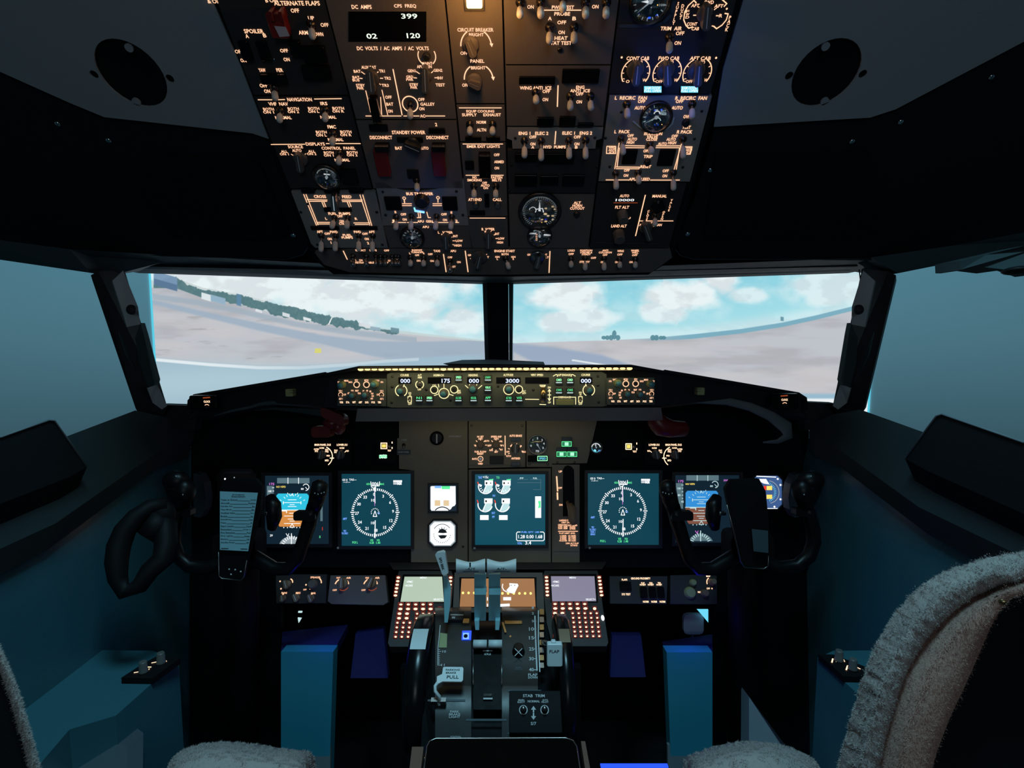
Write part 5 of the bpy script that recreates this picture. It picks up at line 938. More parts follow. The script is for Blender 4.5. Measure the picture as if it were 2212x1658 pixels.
octinst('cockpit_clock', 'blue lit octagonal clock partly hidden behind the right control wheel clipboard', 1658, 1063, 33, 36, 'e_instr', clk, 'clock')
octinst('cockpit_clock', 'dark octagonal clock mostly hidden behind the left clipboard', 512, 1050, 38, 34, 'plate_dark', lambda m: (MP.line(m, [(478, 1020), (540, 1020)], 3, Z, 'header'), MP.dot(m, 486, 1034, 2, Z, 'e_white'), MP.dot(m, 506, 1031, 1.5, Z, 'e_dimwhite')), 'clock')
# upper row of the main panel
def modp(name, label, pts, mat='plate_dark', cat='switch panel', h=.002): r = thing(name, label, cat, MP.w(pts[0][0], pts[2][1], 0)); m = MB(mat); MP.plate(m, pts, .006, h); return r, m
def lightpanel(f, label, mir):
    pts = [(f(675), 950), (f(760), 950), (f(760), 1003), (f(675), 1003)]; 
    if mir: pts = [pts[1], pts[0], pts[3], pts[2]]
    r, m = modp('panel_light_control', label, pts, 'black'); z = .0028
    for cx, cy, h, tx, wd in ((697, 960.3, 4.6, 'MAIN PANEL DUS', 35), (739, 960.3, 4.6, 'LOWER DU', 23), (695, 967.2, 3.6, 'NORM', 10), (683.5, 972, 3.8, 'OUTBD|PFD', 11), (706, 973, 3.8, 'ENG|PRI', 7), (738.5, 967.3, 3.6, 'NORM', 10), (725.5, 974.5, 3.8, 'ENG|PRI', 7), (750.5, 973.5, 3.6, 'ND', 6), (709, 984, 3.6, 'PFD', 7), (706, 994, 4, 'MFD', 8)): MP.text(m, f(cx), cy, h, tx, wd, z, 'leg_hot')
    MP.arc(m, f(696), 986, 22, *((180 - 68, 180 + 52) if mir else (-52, 68)), 1.8, z, 'leg_hot'); MP.line(m, [(f(713), 989), (f(721), 989)], 2, z, 'leg_hot'); MP.line(m, [(f(744), 977), (f(747), 974)], 1.4, z); m.build('faceplate', r)
    pl = Pl(None, pts=[MP.w(600, 950, .002), MP.w(700, 950, .002), MP.w(600, 850, .002)])
    knob(r, pl, (f(693), 974), (f(690), 989), 9, .014, 'knob'); knob(r, pl, (f(734), 974), (f(731), 989), 10, .014, 'knob')
lightpanel(lambda x: x, 'small black panel of two knobs lettered MAIN PANEL DUS, left side', False); lightpanel(lambda x: 2152 - x, 'small black panel of two knobs lettered MAIN PANEL DUS, right side', True)
r, m = modp('annunciator_panel', 'small lamp box, amber lit square over a green strip, left of the round black knob', [(815, 949), (856, 949), (856, 1000), (815, 1000)], 'black')
MP.line(m, [(823, 956.5), (835.5, 956.5), (835.5, 968.5), (823, 968.5)], 1.8, .0028, 'leg_hot', True); MP.rect(m, 825, 959, 833.5, 966, .0028, 'e_yellow')
for y in (955.5, 967): MP.rect(m, 846, y - 2, 848, y + 2, .0028, 'leg_hot')
MP.text(m, 841, 972.8, 3.8, 'TEST', 8, .0028, 'leg_hot'); m.build('faceplate', r); ind(r, MP, 817, 980, 838, 991, .007, 'black', 'AUTO|LAND', 'e_white', th=4, tw=16, glow='e_green'); toggle(r, MP, 842, 962, 842, 964, .012, 'metal', .7)
r, m = modp('annunciator_panel', 'small lamp box with an amber lit square right of the small blue gauge', [(1343, 949), (1385, 949), (1385, 988), (1343, 988)], 'black')
MP.line(m, [(1352, 958), (1364, 958), (1364, 970), (1352, 970)], 1.8, .0028, 'leg_hot', True); MP.rect(m, 1354, 960, 1362, 967.5, .0028, 'e_yellow')
for y in (957.5, 969.5): MP.rect(m, 1374.5, y - 2, 1376.5, y + 2, .0028, 'leg_hot')
MP.text(m, 1371, 974.8, 3.8, 'TEST', 9, .0028, 'leg_hot'); m.build('faceplate', r); toggle(r, MP, 1370, 963, 1370, 965, .012, 'metal', .7)
r, m = modp('placard', 'small pale grey placard with a switch beside the round black knob', [(858, 946), (887, 946), (888, 982), (858, 982)], 'mip_grey'); MP.rect(m, 857, 971, 887, 981, .0024, 'header'); MP.text(m, 872, 976, 3.6, 'NOSE WHEEL', 24, .0028, 'print'); MP.text(m, 873, 950, 3.6, 'STEER', 12, .0028, 'print'); m.build('faceplate', r); toggle(r, MP, 872.5, 961, 872, 965, .010, 'metal', .8)
r = thing('selector_knob', 'round black knob with a white bar on the grey panel under the glareshield', 'knob', MP.w(943, 960, 0)); rknob(r, MP, 943.6, 946, 14.5, .010, 'gloss_black'); m = MB('print'); MP.line(m, [(943.5, 938.5), (943.5, 956)], 3, .0125); m.build('pointer_line', r)
r, m = modp('autobrake_panel', 'grey panel of three knobs lettered N1 SET, SPEED REF and AUTO BRAKE', [(1015, 930), (1133, 930), (1133, 1004), (1015, 1004)], 'mip_grey'); z = .0028
for cx, cy, h, tx, wd in ((1037.8, 945, 4, 'N1 SET|AUTO', 14), (1072, 945, 4, 'SPEED REF|AUTO', 23), (1114, 940.7, 4.6, 'AUTO BRAKE', 27), (1037.8, 977.5, 4, 'FUEL FLOW|RESET', 25), (1025, 990.7, 4, 'RATE', 10), (1037.8, 1001, 4, 'USED', 10), (1114, 989.7, 4.4, 'ANTISKID', 19), (1027, 962, 3.6, '2', 4), (1052, 952, 3.8, 'BOTH', 9), (1057, 962, 3.6, 'SET', 8), (1084, 962, 3.8, 'V1', 8), (1083, 953, 3.6, 'VR', 5), (1061, 972, 3.6, 'BUG', 7), (1072, 975.6, 3.6, 'SET', 8), (1083, 971, 3.6, 'WT', 6), (1097, 975.5, 3.8, 'OFF', 7), (1099, 984.6, 3.8, 'RTO', 10), (1132, 975.5, 3.8, 'MAX', 8), (1104, 963, 3.6, '1', 3), (1125, 963, 3.6, '3', 4)): MP.text(m, cx, cy, h, tx, wd, z, 'leg')
MP.line(m, [(1091, 941), (1091.5, 982)], 1.6, z, 'leg'); MP.arc(m, 1037.8, 990.7, 5.5, 0, 360, 1.2, z)
MP.ticks(m, 1038, 961, 10, 14, 0, 180, 5, 1.2, z, 'leg'); MP.ticks(m, 1071.5, 961, 10, 14, -135, 180, 8, 1.2, z, 'leg'); MP.ticks(m, 1113.5, 974, 13, 17, 0, 200, 6, 1.2, z, 'leg'); m.build('faceplate', r)
rknob(r, MP, 1038, 960, 8, .012, 'grip_brown'); rknob(r, MP, 1071.5, 960, 8, .012, 'grip_brown'); knob(r, MP, (1113.5, 959), (1113, 978), 10, .014, 'knob'); rknob(r, MP, 1037.8, 990.7, 4, .006, 'metal', name='push_button')
for q in ((1104, 946, 1124, 953), (1104, 997, 1124, 1006), (1058, 984, 1088, 1002)): ind(r, MP, *q, .004, 'plate_dark' if q[0] == 1058 else 'gloss_black')
r = thing('brake_pressure_gauge', 'round grey pressure gauge with white numerals right of the AUTO BRAKE knob', 'gauge', MP.w(1161, 982, 0)); gauge(r, MP, 1161, 960.5, 22, lambda m: ([MP.text(m, 1161 + 14 * math.cos(math.radians(a)), 960 - 14 * math.sin(math.radians(a)), 4.5, t_, None, .002, 'e_white') for a, t_ in ((190, '0'), (135, '1'), (90, '2'), (45, '3'), (10, '4'), (-30, '5'), (-90, 'PSI'))]), 'metal', 'header', -60, dome=.009)
r = thing('green_indicator', 'green lit indicator strip just under the round pressure gauge', 'indicator light', MP.w(1165, 996, 0)); m = MB('black'); MP.block(m, 1140, 983, 1184, 997, .006, bev=.001); MP.line(m, [(1161.5, 985), (1182, 985), (1182, 994.5), (1161.5, 994.5)], 1.3, .0068, 'e_greenhot', True); MP.text(m, 1172, 989.7, 5, 'SPEED', 15, .0068, 'e_cyan'); m.build('lamp_block', r)
r = thing('yaw_gauge', 'small round gauge glowing pale blue, between the green gear lights and the amber square', 'gauge', MP.w(1287, 980, 0)); gauge(r, MP, 1287.5, 966, 14, lambda m: (MP.arc(m, 1287.5, 967, 9.5, 10, 170, 2.2, .002, 'e_white'), MP.line(m, [(1287, 957), (1287, 963)], 2, .002), MP.dot(m, 1285, 973, 3, .002, 'e_cyanhot'), MP.text(m, 1296, 973, 4, 'YAW', 8, .002, 'e_blue'), MP.arc(m, 1287.5, 967, 9, 180, 330, 1.5, .002, 'e_cyan')), 'metal_dark', 'gauge_face', 90, dome=.006)
ggr = 'green landing gear lights'
for cx, cy, lb in ((1224, 958.5, 'green square gear light, the upper one of three'), (1213, 980.5, 'green square gear light, lower left of three'), (1236, 980.5, 'green square gear light, lower right of three')):
    r = thing('gear_light', lb, 'indicator light', MP.w(cx, cy + 5, 0), ggr); m = MB('gloss_black'); MP.block(m, cx - 11, cy - 15, cx + 11, cy + 7, .006, bev=.001)
    MP.line(m, [(cx - 10, cy - 5), (cx + 10, cy - 5), (cx + 10, cy + 5), (cx - 10, cy + 5)], 1.4, .0068, 'e_green', True); MP.rect(m, cx - 4, cy - 3.5, cx + 4, cy + 3.5, .0068, 'e_greenhot'); MP.rect(m, cx - 8, cy - 4, cx + 8, cy + 4, .0064, 'e_bluegreen'); m.build('lamp_block', r)
r, m = modp('gear_lever_panel', 'tall grey gear lever plate with an upright black slot and orange speed limit table', [(1195, 1003), (1250, 1003), (1250, 1190), (1195, 1190)], 'mip_grey'); z = .0028
sl = [(1216, 1014), (1220, 1007), (1227, 1004.5), (1234, 1007), (1240, 1014), (1242, 1113), (1216, 1115)]; MP.poly(m, sl, .0026, 'black')
MP.line(m, [(1202.5, 1029), (1204.5, 1060)], 2.6, z, 'leg'); MP.line(m, [(1204, 1064), (1204.5, 1078)], 3, z, 'leg')
for cx, cy, h, tx, wd in ((1210.5, 1018, 4.2, 'UP', 7), (1210, 1053.5, 4.2, 'OFF', 8), (1211.5, 1090, 4.2, 'DN', 7), (1221, 1123.5, 4, 'LANDING GEAR', 26), (1223, 1128.5, 3.8, 'LIMIT (IAS)', 20), (1215.5, 1137, 3.4, 'OPERATING|270K .82M|235K .82M', 20), (1237, 1138, 3.4, 'EXTEND|320K|270K', 20), (1225, 1151.5, 4, 'FLAP LIMIT (IAS)', 34), (1217, 1162, 3.2, '1-250K|2-250K|5-250K|10-210K', 17), (1236, 1162, 3.2, '15-200K|25-190K|30-175K|40-162K', 17), (1236, 1173, 3.2, '230K ALT FLAP', 28), (1240, 1177.5, 3.2, 'EXTEND', 15)): MP.text(m, cx, cy, h, tx, wd, z, 'leg')
MP.line(m, [(1206, 1147), (1248, 1147)], 1.3, z, 'leg'); m.build('faceplate', r)
m = MB('grip_brown'); a = MP.w(1226, 1086, .01); b = MP.w(1238, 1124, .045); m.tube([MP.w(1226, 1082, 0), a, MP.w(1232, 1100, .03)], .004, 10); m.tube([MP.w(1230, 1090, .03), MP.w(1236, 1100, .04), b, MP.w(1240, 1132, .044)], [.008, .012, .012, .007], 14, 1.0); o = m.build('gear_lever', r); o['label'] = 'brown tubular gear handle'
for x, y in ((1203, 998), (1242, 998)): pass
# trim tubes and dark red rounded pieces tucked under the glareshield
def sweep(name, label, cat, pts, rad, mat, flat=.4):
    m = MB(mat); m.tube([P(*p) for p in pts], rad, 12, flat, ref=UP); return tag(m.build(name), label, cat)
sweep('trim_moulding', 'curved grey moulding hooking down under the right half of the glareshield', 'moulding', [(1436, 868, 1.20), (1500, 864, 1.21), (1570, 866, 1.22), (1620, 878, 1.22), (1665, 898, 1.22), (1698, 922, 1.22), (1702, 942, 1.22), (1680, 953, 1.23), (1648, 955, 1.24)], [.005, .007, .009, .010, .012, .016, .016, .010, .004], 'trim_grey')
sweep('trim_moulding', 'slim curved grey moulding under the left half of the glareshield', 'moulding', [(706, 874, 1.20), (640, 871, 1.2), (590, 869, 1.21), (562, 872, 1.22), (540, 879, 1.22), (500, 887, 1.22), (462, 898, 1.22)], [.005, .005, .005, .004, .003, .003, .0015], 'header')
sweep('trim_moulding', 'second grey moulding ending beside the dark red piece on the left', 'moulding', [(550, 886, 1.24), (590, 882, 1.24), (650, 886, 1.24), (700, 891, 1.23), (712, 900, 1.23)], [.0015, .003, .006, .010, .005], 'sill')
r = thing('red_piece', 'dark red rounded piece under the glareshield, left of the middle', 'grip', P(715, 940, 1.25)); m = MB('red_dark')
m.box(P(724, 898, 1.23), (P(750, 910, 1.23) - P(700, 888, 1.23)) / 2, UP * .012, FW * .02, .008); m.blob(P(733, 922, 1.24), RT * .014, FW * .02, UP * .018); m.box(P(699, 931, 1.25), RT * .022, UP * .013, FW * .02, .008); m.blob(P(716, 914, 1.24), RT * .02, FW * .015, UP * .014); m.build('piece_body', r)
r = thing('red_piece', 'larger dark red rounded piece under the glareshield, right of the middle', 'grip', P(1440, 935, 1.25)); m = MB('red_dark'); m.tube([P(1412, 893, 1.22), P(1418, 908, 1.22), P(1428, 920, 1.22), P(1450, 926, 1.22), P(1476, 926, 1.23), P(1482, 926, 1.24)], [.016, .022, .024, .020, .018, .010], 16); m.build('piece_body', r)
# ---- curve helper
def resamp(pts, n):
    pts = [V(p) for p in pts]; d = [0]
    for a, b in zip(pts[:-1], pts[1:]): d.append(d[-1] + (b - a).length)
    out = []
    for i in range(n):
        s = d[-1] * i / (n - 1); j = max(0, min(len(d) - 2, int(np.searchsorted(d, s)) - 1)); u = (s - d[j]) / max(1e-9, d[j + 1] - d[j])
        p0, p1, p2, p3 = pts[max(0, j - 1)], pts[j], pts[j + 1], pts[min(len(pts) - 1, j + 2)]
        out.append(.5 * ((2 * p1) + (p2 - p0) * u + (2 * p0 - 5 * p1 + 4 * p2 - p3) * u * u + (3 * p1 - p0 - 3 * p2 + p3) * u ** 3))
    return out
# ================================================================ lower panels under the main panel
LP = Pl((1235, 1.325), (1310, 1.29))
def lp(name, label, pts, mat): r = thing(name, label, 'switch panel', LP.w(pts[0][0], pts[2][1], -.01)); m = MB(mat); LP.plate(m, pts, .02, 0); return r, m
r, m = lp('audio_light_panel', 'dark lower panel of small brown knobs and lit marks below the left control wheel', [(596, 1240), (706, 1240), (704, 1302), (597, 1302)], 'plate_dark')
for l in ([(627, 1252), (633, 1257), (632, 1262)],): pass
LP.arc(m, 624, 1258, 8, 0, 75, 2.2, mat='leg'); LP.arc(m, 683, 1259, 11, 0, 60, 2.2, mat='leg'); LP.text(m, 681.5, 1246.5, 4, 'SPEAKER', 22, mat='leg'); LP.text(m, 658.5, 1273, 3.6, 'OFF', 7, mat='leg'); LP.text(m, 614, 1280, 3.8, 'PHONE', 12, mat='leg'); LP.text(m, 644, 1280, 3.8, 'MIKE', 10, mat='leg'); LP.text(m, 677, 1280.5, 3.8, 'PANEL', 10, mat='leg')
for x, y in ((605, 1255), (661, 1262.5), (611.5, 1282.5), (642, 1282.5), (673.5, 1282.5), (607, 1271), (670, 1271), (671, 1297)): LP.dot(m, x, y, 1.7, mat='leg')
m.build('faceplate', r); knob(r, LP, (614, 1254), (618, 1268), 9, .014, 'grip_brown'); knob(r, LP, (634, 1284), (639, 1296), 8, .014, 'grip_brown'); knob(r, LP, (666, 1285), (671, 1297), 8, .014, 'grip_brown'); knob(r, LP, (608, 1286), (609, 1296), 7, .012, 'grip_brown'); rknob(r, LP, 676, 1262, 10, .012, 'plate_mid')
r, m = lp('foot_air_panel', 'grey lower panel with two knobs and curved lit marks, left of the keypad', [(714, 1242), (832, 1242), (838, 1300), (828, 1306), (716, 1304), (708, 1298)], 'plate_mid')
for cx in (738, 800): LP.arc(m, cx, 1265, 15, 120, 165, 2.4, mat='leg'); LP.arc(m, cx, 1265, 15, 15, 60, 2.4, mat='leg'); LP.text(m, cx - 15, 1274, 3.8, 'OFF', 9, mat='leg'); LP.text(m, cx - 7, 1247.5, 3.8, 'FOOT' if cx == 738 else 'WSHLD', 8, mat='leg'); LP.text(m, cx + 15, 1247.5, 3.8, 'AIR', 10, mat='leg'); LP.arc(m, cx + 4, 1262, 12, 235, 330, 1.5, mat='leg_dim')
m.build('faceplate', r); knob(r, LP, (737, 1248), (736, 1268), 11, .018, 'grip_brown'); knob(r, LP, (803, 1248), (795, 1266), 11, .018, 'grip_brown')
r, m = lp('ground_proximity_panel', 'dark lower panel lettered GROUND PROXIMITY right of the right keypad', [(1317, 1244), (1442, 1244), (1440, 1304), (1318, 1303)], 'plate_dark')
for cx, cy, h, tx, wd in ((1349, 1251.5, 4, 'FLAPS', 12), (1384, 1248.8, 4.4, 'GROUND PROXIMITY', 42), (1388.7, 1260.5, 3.4, 'FLAP|INHIBIT', 13), (1406, 1260.5, 3.4, 'GEAR|INHIBIT', 13), (1424, 1260.5, 3.4, 'TERR|INHIBIT', 12), (1352.5, 1283, 4.4, 'SYS TEST', 19), (1395, 1299, 4.4, 'NORM', 12), (1413, 1299, 4.4, 'NORM', 12), (1431, 1299, 4.4, 'NORM', 12)): LP.text(m, cx, cy, h, tx, wd, mat='leg_hot')
m.build('faceplate', r); ind(r, LP, 1338, 1256, 1363, 1275, .006)
for x in (1389, 1408, 1426):
    g = MB('gloss_black'); LP.block(g, x - 7, 1268, x + 7, 1291, .012, bev=.002); g.build('switch_guard', r)
r, m = lp('audio_light_panel', 'dark lower panel with a curved lit mark at the far right under the main panel', [(1448, 1242), (1548, 1240), (1549, 1304), (1448, 1304)], 'plate_dark')
for cx, cy, h, tx, wd in ((1530, 1243.5, 4.2, 'MAP', 9), (1530, 1270.5, 3.8, 'OFF', 7), (1512, 1278.3, 4, 'PHONE', 9)): LP.text(m, cx, cy, h, tx, wd, mat='leg_hot')
LP.arc(m, 1538, 1258, 11, 120, 195, 2.2, mat='leg'); LP.dot(m, 1538, 1270.5, 1.5, mat='leg'); m.build('faceplate', r); rknob(r, LP, 1521, 1281, 8, .016, 'grip_brown'); rknob(r, LP, 1537, 1257, 7, .02, 'grip_brown'); rknob(r, LP, 1490, 1280, 12, .012, 'olive'); rknob(r, LP, 1496, 1258, 7, .012, 'olive')
# ---- control display units
CD = Pl((1235, 1.31), (1400, 1.17))
def cdu(label, dx, scr, right):
    f = lambda x, y: ((x + (1410 - 1410) * 0) if not right else 2152 - x, y - (1 if right else 0))
    r = thing('flight_computer_keypad', label, 'keypad', CD.w(*f(905, 1395), -.01), 'flight computer keypads'); m = MB('plate_dark')
    pts = [f(*p) for p in ((862, 1232), (975, 1232), (981, 1250), (972, 1330), (968, 1388), (962, 1396), (842, 1396), (838, 1388), (850, 1310), (858, 1245))]
    CD.plate(m, pts if not right else pts[::-1], .03, 0); sx = [(874, 1245), (955, 1245), (959, 1299), (865, 1299)] if not right else [(1190, 1244), (1284, 1244), (1288, 1298), (1193, 1298)]
    CD.poly(m, [(x + (-4 if i in (0, 3) else 4), y + (-5 if i < 2 else 3)) for i, (x, y) in enumerate(sx)], .0006, 'gloss_black'); m.build('bezel', r)
    m = MB(scr); CD.poly(m, sx, .0012, scr); X = (sx[0][0] + sx[1][0]) / 2
    CD.text(m, X, 1247, 4, 'MENU', 14, .0018, 'e_white'); CD.text(m, sx[0][0] + 11, 1256, 4.5, '<FMC', 14, .0018); CD.text(m, sx[0][0] + 9, 1264, 4.5, '<ACARS', 17, .0018); CD.text(m, sx[2][0] - 12, 1294, 4, 'SELECT>', 21, .0018); m.build('display', r)
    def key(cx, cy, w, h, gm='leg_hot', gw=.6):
        k = MB('key_halo'); CD.block(k, cx - w / 2, cy - h / 2, cx + w / 2, cy + h / 2, .004, bev=.0008); CD.poly(k, [(cx + w * gw / 2 * math.cos(i * .785), cy + h * gw / 2 * math.sin(i * .785)) for i in range(8)], .0045, gm); k.build('key', r)
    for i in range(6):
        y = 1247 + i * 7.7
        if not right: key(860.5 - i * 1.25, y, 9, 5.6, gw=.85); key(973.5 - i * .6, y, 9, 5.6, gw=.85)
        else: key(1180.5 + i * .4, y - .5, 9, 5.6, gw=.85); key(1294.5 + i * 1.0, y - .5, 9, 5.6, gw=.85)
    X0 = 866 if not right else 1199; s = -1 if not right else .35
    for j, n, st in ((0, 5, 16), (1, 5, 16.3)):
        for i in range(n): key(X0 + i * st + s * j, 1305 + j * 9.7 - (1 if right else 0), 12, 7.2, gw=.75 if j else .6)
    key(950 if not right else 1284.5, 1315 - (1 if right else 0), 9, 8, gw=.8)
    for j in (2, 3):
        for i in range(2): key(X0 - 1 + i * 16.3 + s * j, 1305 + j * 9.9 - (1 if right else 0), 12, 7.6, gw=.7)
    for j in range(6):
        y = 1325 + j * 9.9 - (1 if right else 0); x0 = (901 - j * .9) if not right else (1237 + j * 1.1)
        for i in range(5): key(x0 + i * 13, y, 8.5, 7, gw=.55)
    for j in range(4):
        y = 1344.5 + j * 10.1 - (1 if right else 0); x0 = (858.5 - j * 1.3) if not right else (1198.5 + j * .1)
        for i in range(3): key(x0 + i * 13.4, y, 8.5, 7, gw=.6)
    if right:
        m = MB('e_white'); o = CD.w(1302, 1334, .003); m.blob(o, CD.ex * .004, CD.ey * .007, CD.n * .003, 10, 6); o = m.build('light_spot', r); o['label'] = 'small white light at the right edge'
cdu('left keypad unit with a pale green screen and rows of orange lit keys', 0, 'e_cdu1', False)
cdu('right keypad unit with a lavender screen and rows of orange lit keys', 0, 'e_cdu2', True)
# ---- lower centre screen
r = thing('lower_display', 'orange-brown lower screen with a row of yellow dots behind the thrust levers', 'screen', CD.w(1075, 1320, -.01)); m = MB('plate_mid')
LD = Pl((1238, 1.29), (1320, 1.25)); LD.plate(m, [(982, 1236), (1172, 1236), (1176, 1322), (978, 1322)], .02, 0); LD.rect(m, 992, 1246, 1159, 1312, .0006, 'black'); m.build('bezel', r)
m = MB('e_orange'); LD.poly(m, [(997, 1249), (1154, 1249), (1157, 1310), (993, 1310)], .0012); 
for i in range(13): LD.dot(m, 1000 + i * 12.2, 1280 + (i > 6), 2.6, .0018, 'e_yeldot'); 
LD.poly(m, [(1100, 1259), (1118, 1260), (1120, 1264), (1116, 1272), (1112, 1280), (1106, 1281), (1098, 1279), (1094, 1274), (1101, 1266)], .0019, 'e_white'); LD.line(m, [(1086, 1261), (1085, 1268), (1088, 1274), (1095, 1278)], 2, .0019, 'e_white'); LD.dot(m, 1104, 1263.5, 1, .0024, 'black'); LD.dot(m, 1112, 1263.5, 1, .0024, 'black')
LD.rect(m, 1087, 1289, 1104, 1296, .0019, 'e_white'); LD.poly(m, [(1080, 1304), (1101, 1303), (1101, 1309), (1080, 1310)], .0019, 'e_white'); LD.line(m, [(1053, 1290), (1053, 1296)], 2, .0019); LD.line(m, [(1053, 1304), (1053, 1309)], 2.4, .0019); m.build('display', r)
# ================================================================ throttle quadrant
QA = Pl((1335, 1.135), (1500, 1.00)); QB = Pl((1480, 1.012), (1610, .955))
r = thing('throttle_quadrant', 'dark centre pedestal with flap scale, parking brake and STAB TRIM lettering', 'pedestal', P(1072, 1600, 1.0)); quad = r
m = MB('arch')
def XS(pl, ys, x): return [pl.w(x, y, 0) for y in ys]
top = lambda x: [P(x, 1311, 1.24), P(x, 1313, 1.20), P(x, 1318, 1.165), P(x, 1326, 1.145)] + XS(QA, (1336, 1380, 1430, 1479), x) + XS(QB, (1482, 1550, 1640, 1800), x)
L_, R_ = top(940), top(1162)
# split the arch beside the lever slots
for a, b in ((940, 1018), (1084, 1162)): m.loft([top(a), top(b)], False, True)
m.use('black'); m.loft([[p - UP * .03 for p in top(1016)], [p - UP * .03 for p in top(1086)]], False, True)
for x in (940, 1018, 1084, 1162):
    t_ = top(x); m.loft([t_, [p - UP * .08 for p in t_]], False, False)
arch_m = m
m = MB('black_matte'); q = [P(1162, 1330, 1.15), P(1212, 1330, 1.15), P(1218, 1600, .95), P(1162, 1600, .955)]; m.prism([P(932, 1400, 1.10), P(940, 1340, 1.14), P(940, 1700, .93), P(905, 1700, .93), P(915, 1500, 1.0)], FW * .06 - UP * .10); m.build('side_body', r); m = MB('black_matte'); m.prism([P(1162, 1335, 1.15), P(1180, 1340, 1.14), P(1215, 1480, 1.02), P(1235, 1700, .93), P(1162, 1700, .93)], FW * .06 - UP * .10); m.build('side_body', r)
m = MB('black'); m.box((.0, 1.22, .26), (.20, 0, 0), (0, .10, 0), (0, 0, .26)); m.build('pedestal_body', r)
m = arch_m; m.smooth = False; m.use('print'); z = .0012
for tx, y in (('1', 1312), ('2', 1324), ('5', 1341), ('10', 1358), ('15', 1377), ('25', 1401), ('30', 1422), ('40', 1445.5)): QA.text(m, 1148 if len(tx) > 1 else 1151, y, 7.5 if y > 1350 else 5, tx, 10.5 if len(tx) > 1 else 4, z + (.006 if y < 1330 else 0), 'print')
QA.text(m, 1151, 1459.5, 5.2, 'FLAP|DOWN', 20, z); QA.line(m, [(1155.5, 1330), (1157, 1380), (1160, 1447)], 3, z)
for y in (1341, 1358, 1377, 1401, 1422, 1446): QA.line(m, [(1153, y), (1158, y)], 1.6, z)
QA.line(m, [(951, 1350), (946, 1400), (946, 1436)], 1.6, z)
for i in range(9): QA.line(m, [(946.5, 1402 + i * 4.2), (950 + (i in (1, 8)) * 3, 1402 + i * 4.2)], 1.3, z)
QA.text(m, 959.5, 1406.5, 5.2, '10', 8, z); QA.text(m, 957, 1435.5, 5.2, '11', 7, z); QA.poly(m, [(951, 1366), (966, 1368), (965, 1398), (948, 1398)], z, 'olive')
QA.text(m, 1120, 1443, 3.6, 'HORN|CUTOUT', 18, z, 'header'); QB.line(m, [(925, 1512), (1004, 1512)], 3.5, z, 'header'); QB.line(m, [(1098, 1491), (1168, 1491)], 3, z, 'header'); QB.line(m, [(1008, 1554), (1093, 1554)], 4, z, 'header'); QB.line(m, [(1098, 1583), (1160, 1583)], 4, z, 'header')
QB.text(m, 982, 1542, 5, 'PARK|BRAKE|LIGHT', 24, .0034, 'print'); QB.text(m, 984, 1590.5, 3.2, 'STATION', 22, z, 'print')
m.build('arch_cover', r)
m = MB('e_bluehot'); QA.block(m, 998, 1364, 1018, 1382, .004); QA.rect(m, 1000, 1366, 1013, 1380, .0046, 'e_blue'); QA.dot(m, 1006, 1373, 4.5, .005, 'black'); m.build('blue_light', r)
rknob(r, QA, 1120, 1408, 13, .018, 'gloss_black'); g = MB('print'); QA.line(g, [(1112, 1400), (1128, 1416)], 1.4, .0185); QA.line(g, [(1112, 1416), (1128, 1400)], 1.4, .0185); QA.dot(g, 1102.5, 1373.5, 2.4, .001, 'brass'); g.build('pointer_line', r)
m = MB('plate_dark'); QA.block(m, 965, 1326, 1002, 1344, .010, bev=.001); QA.line(m, [(974, 1327), (1000, 1327.5)], 3, .0108, 'print'); QA.rect(m, 976, 1331, 983, 1335, .0108, 'print'); m.build('label_block', r)
# parking brake
m = MB('lever_white'); a = [(957, 1441), (960, 1439.5), (999, 1440), (1001, 1443), (1000, 1468), (997, 1471.5), (956, 1471), (950, 1474), (943, 1478), (944, 1460), (955, 1455)]
QA.plate(m, a, .003, .034); 
for i, (tx, h) in enumerate((('PARKING', 3.8), ('BRAKE', 3.8), ('PULL', 7))): QA.text(m, 978 if i != 1 else 974, 1446 + (0, 6.2, 15.5)[i], h, tx, (29, 21, 25)[i], .0346, 'ink')
o = m.build('parking_brake_lever', r); o['label'] = 'white tab lettered PARKING BRAKE PULL'
m = MB('lever_white'); m.tube([QA.w(945, 1474, .033), QA.w(940, 1481, .032), QA.w(940, 1492, .028), QA.w(949, 1503, .02), QA.w(949, 1516, .004)], .0030, 10); m.use('metal'); QA.block(m, 932, 1512, 946, 1521, .01); QA.block(m, 951, 1512, 964, 1521, .01); m.build('brake_rod', o)
# stab trim block
SB = Pl(None, pts=[QB.w(1100, 1560, .012), QB.w(1200, 1560, .012), QB.w(1100, 1480, .012)])
m = MB('black'); QB.block(m, 1100, 1493, 1212, 1584, .012, bev=.002); SB.text(m, 1153, 1502, 6.4, 'STAB  TRIM', 47, mat='print'); SB.text(m, 1153, 1514, 5, 'NORMAL', 26); SB.text(m, 1126, 1513.5, 3.8, 'MAIN|ELECT', 16); SB.text(m, 1177.5, 1513.5, 3.8, 'AUTO|PILOT', 15); SB.text(m, 1152.5, 1562, 7, 'S/7', 12)
SB.poly(m, [(1152.5, 1524), (1147, 1532), (1158, 1532)], .0008); SB.line(m, [(1152.5, 1530), (1152.5, 1537)], 3); SB.poly(m, [(1152.5, 1554), (1147, 1546), (1158, 1546)], .0008); SB.line(m, [(1152.5, 1540), (1152.5, 1548)], 3)
for x in (1130.5, 1176.5): SB.arc(m, x, 1532.5, 8.2, 0, 360, 1.8)
o = m.build('trim_switch_block', r)
for x in (1130.5, 1176.5): toggle(r, SB, x, 1533, x, 1529, .012, 'metal', .9)
